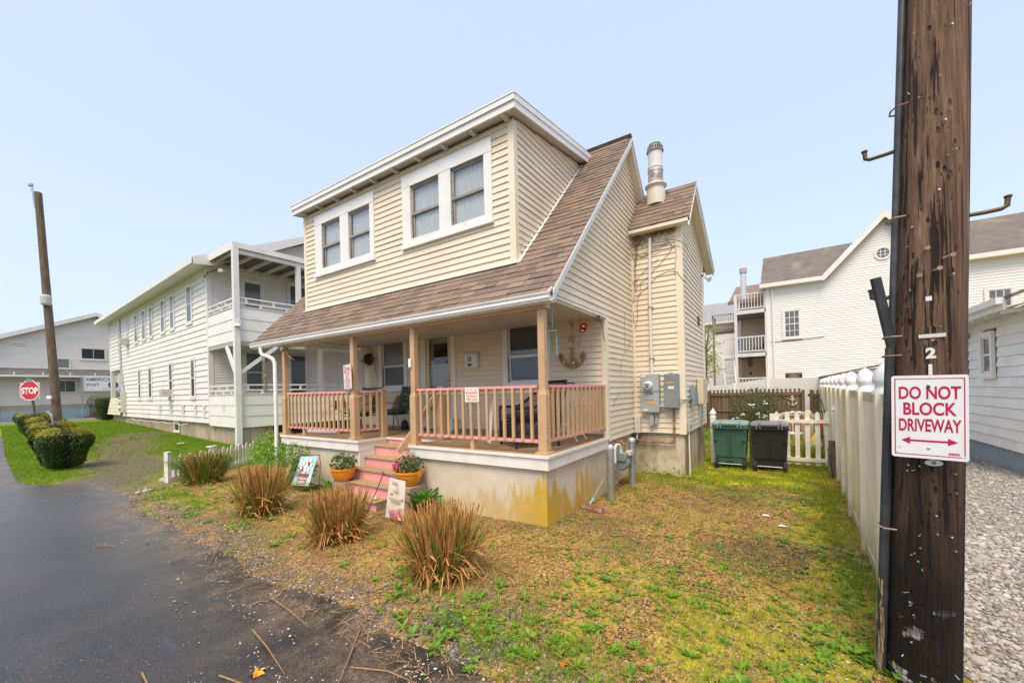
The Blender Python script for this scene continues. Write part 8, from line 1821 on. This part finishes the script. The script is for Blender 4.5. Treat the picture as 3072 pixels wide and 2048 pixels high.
m = MB(); m.tube([(-4.33+.075*math.cos(t),2.0,.12+.075*math.sin(t)) for t in np.linspace(0,6.3,14)], .028, 7); o = m.build('red_hose_reel', mat('red_plastic', (.50,.03,.03), .4), smooth=True); tag(o, 'small red plastic reel on the porch floor by the wall', 'reel')
m = MB(); m.box((-4.12,1.93,.005),(-3.60,2.06,.02)); o = m.build('door_mat', mat('dark_mat', (.06,.045,.04), .95)); tag(o, 'thin dark mat lying before the front door', 'mat')
m = MB(); m.bbox((-3.50,1.88,.0),(-3.22,2.06,.22),.008); m.box((-3.52,1.87,.221),(-3.20,2.061,.25)); o = m.build('white_box', M_WHITE); tag(o, 'low white box standing beside the front door', 'box')
m = MB(); m.lathe((-4.45,1.72,0), [(.05,0),(.09,.05),(.08,.16),(.03,.22)], 12); o = m.build('dark_bag', M_BLACK, smooth=True); tag(o, 'small black bag on the floor behind the cushioned chair', 'bag')
# ================================================================== litter on the road and drive
M_STICK = mat('dry_stick', (.36,.21,.09), .8, (.24,.13,.055), 20)
sticks = [((-1.35,-2.55),(-.62,-2.62)),((-.95,-2.86),(-.25,-2.98)),((.05,-2.72),(.55,-2.60)),((-.25,-2.45),(.25,-3.02)),((-.60,-3.20),(-.05,-3.12)),((.10,-3.30),(.45,-3.42)),((.35,-3.15),(.75,-3.35)),((-4.45,-3.02),(-4.18,-2.92)),((.75,-1.2),(1.05,-1.75)),((1.4,-.9),(1.9,-1.35)),((.9,-1.9),(1.55,-2.12)),((2.2,-.2),(2.75,-.6)),((.6,.1),(1.35,.55)),((1.1,2.5),(1.7,2.62)),((.2,-.55),(.9,-.25)),((-1.05,-3.45),(-.5,-3.5)),((1.5,-2.2),(2.0,-1.95)),((-3.2,-2.2),(-2.6,-2.55))]
TWL = ['long bent tan twig at the edge of the road, farthest left of the near litter', 'thin twig on the asphalt below the farthest near one', 'twig lying where the asphalt meets the weeds', 'long twig lying slantwise across the asphalt edge', 'twig on the road left of the orange maple leaf', 'twig on the asphalt just right of the maple leaf', 'twig at the bottom edge of the road by the verge', 'small dark twig alone on the bare road far left', 'twig slanting among the front weeds of the drive', 'thin twig lying in the middle of the drive', 'long twig lying just beside the rusty orange leaf', 'thin twig on the right of the drive towards the fence', 'long thin twig near the foundation corner on the drive', 'straight twig across the green grass before the bins', 'twig near the nearest dry grass clump, on the drive side', 'twig at the bottom edge of the picture left of the leaf', 'thin twig near the pole foot on the front verge', 'twig on the verge between the two middle grass clumps']
for i, (a, b) in enumerate(sticks):
    za = max(float(ground_z(*a)), float(road_z(*np.array(a))))+.012; zb = max(float(ground_z(*b)), float(road_z(*np.array(b))))+.014; mid_ = Vector(((a[0]+b[0])/2+random.uniform(-.03,.03),(a[1]+b[1])/2+random.uniform(-.03,.03),max((za+zb)/2+.012, float(ground_z((a[0]+b[0])/2,(a[1]+b[1])/2))+.014)))
    m = MB(); m.tube([(a[0],a[1],za),mid_,(b[0],b[1],zb)], [.005,.0045,.002], 5); o = m.build('dry_twig', M_STICK)
    tag(o, TWL[i], 'twig', 'dry twigs lying about the road edge and drive')
def leaf(name, x, y, s, rot, mt, label):
    z = max(float(ground_z(x,y)), float(road_z(x,y)))+.012; m = MB(); pts = []
    for k in range(15): a = rot+k*6.283/15; r_ = s*(1.0 if k % 3 == 0 else .45 if k % 3 == 1 else .55); pts.append((x+r_*math.cos(a),y+r_*math.sin(a),z+.012*math.sin(k*1.3)))
    m.add([(x,y,z+.006)]+pts, [(0,1+k,1+(k+1)%15) for k in range(15)]); m.tube([(x,y,z),(x+s*1.2*math.cos(rot+1),y+s*1.2*math.sin(rot+1),z+.005)], .002, 4); o = m.build(name, mt, fixn=False); return tag(o, label, 'leaf')
M_OL = mat('orange_leaf', (.72,.30,.02), .6, (.60,.22,.02), 30)
leaf('fallen_leaf', -.42,-3.06,.055,.4,M_OL,'bright orange maple leaf lying on the wet road'); leaf('fallen_leaf', 1.18,-2.02,.05,1.2,mat('rust_leaf',(.58,.16,.02),.6),'rusty orange leaf lying among the front weeds')
for (x,y,lab) in ((2.35,1.5,'white paper scrap lying in the drive nearest the fence'),(2.18,1.85,'small white paper scrap on the drive, farther of the two')):
    z = float(ground_z(x,y))+.012; m = MB(); m.add([(x-.05,y-.02,z),(x+.03,y-.04,z+.008),(x+.05,y+.02,z),(x-.02,y+.04,z+.01)], [(0,1,2,3)]); o = m.build('paper_scrap', M_PAPER, fixn=False); tag(o, lab, 'paper')
# broken shells and pale chips where the drive meets the road
P = np.vstack([np.stack([rng.normal(cx,sx_,n),rng.normal(cy,sy_,n)],-1) for cx,cy,sx_,sy_,n in ((-1.0,-2.75,.35,.04,40),(-.45,-3.0,.25,.04,45),(-.55,-3.3,.10,.03,24),(.45,-2.52,.10,.06,45),(0.2,-3.2,.5,.2,14))])
stones('shell_chips', np.stack([P[:,0],P[:,1],np.maximum(ground_z(P[:,0],P[:,1]),road_z(P[:,0],P[:,1]))+.003],-1), rng.gamma(2.5,.0017,len(P))+.0022, mat('shell_chip', (.66,.58,.50), .7, (.55,.45,.38), 30), .35)
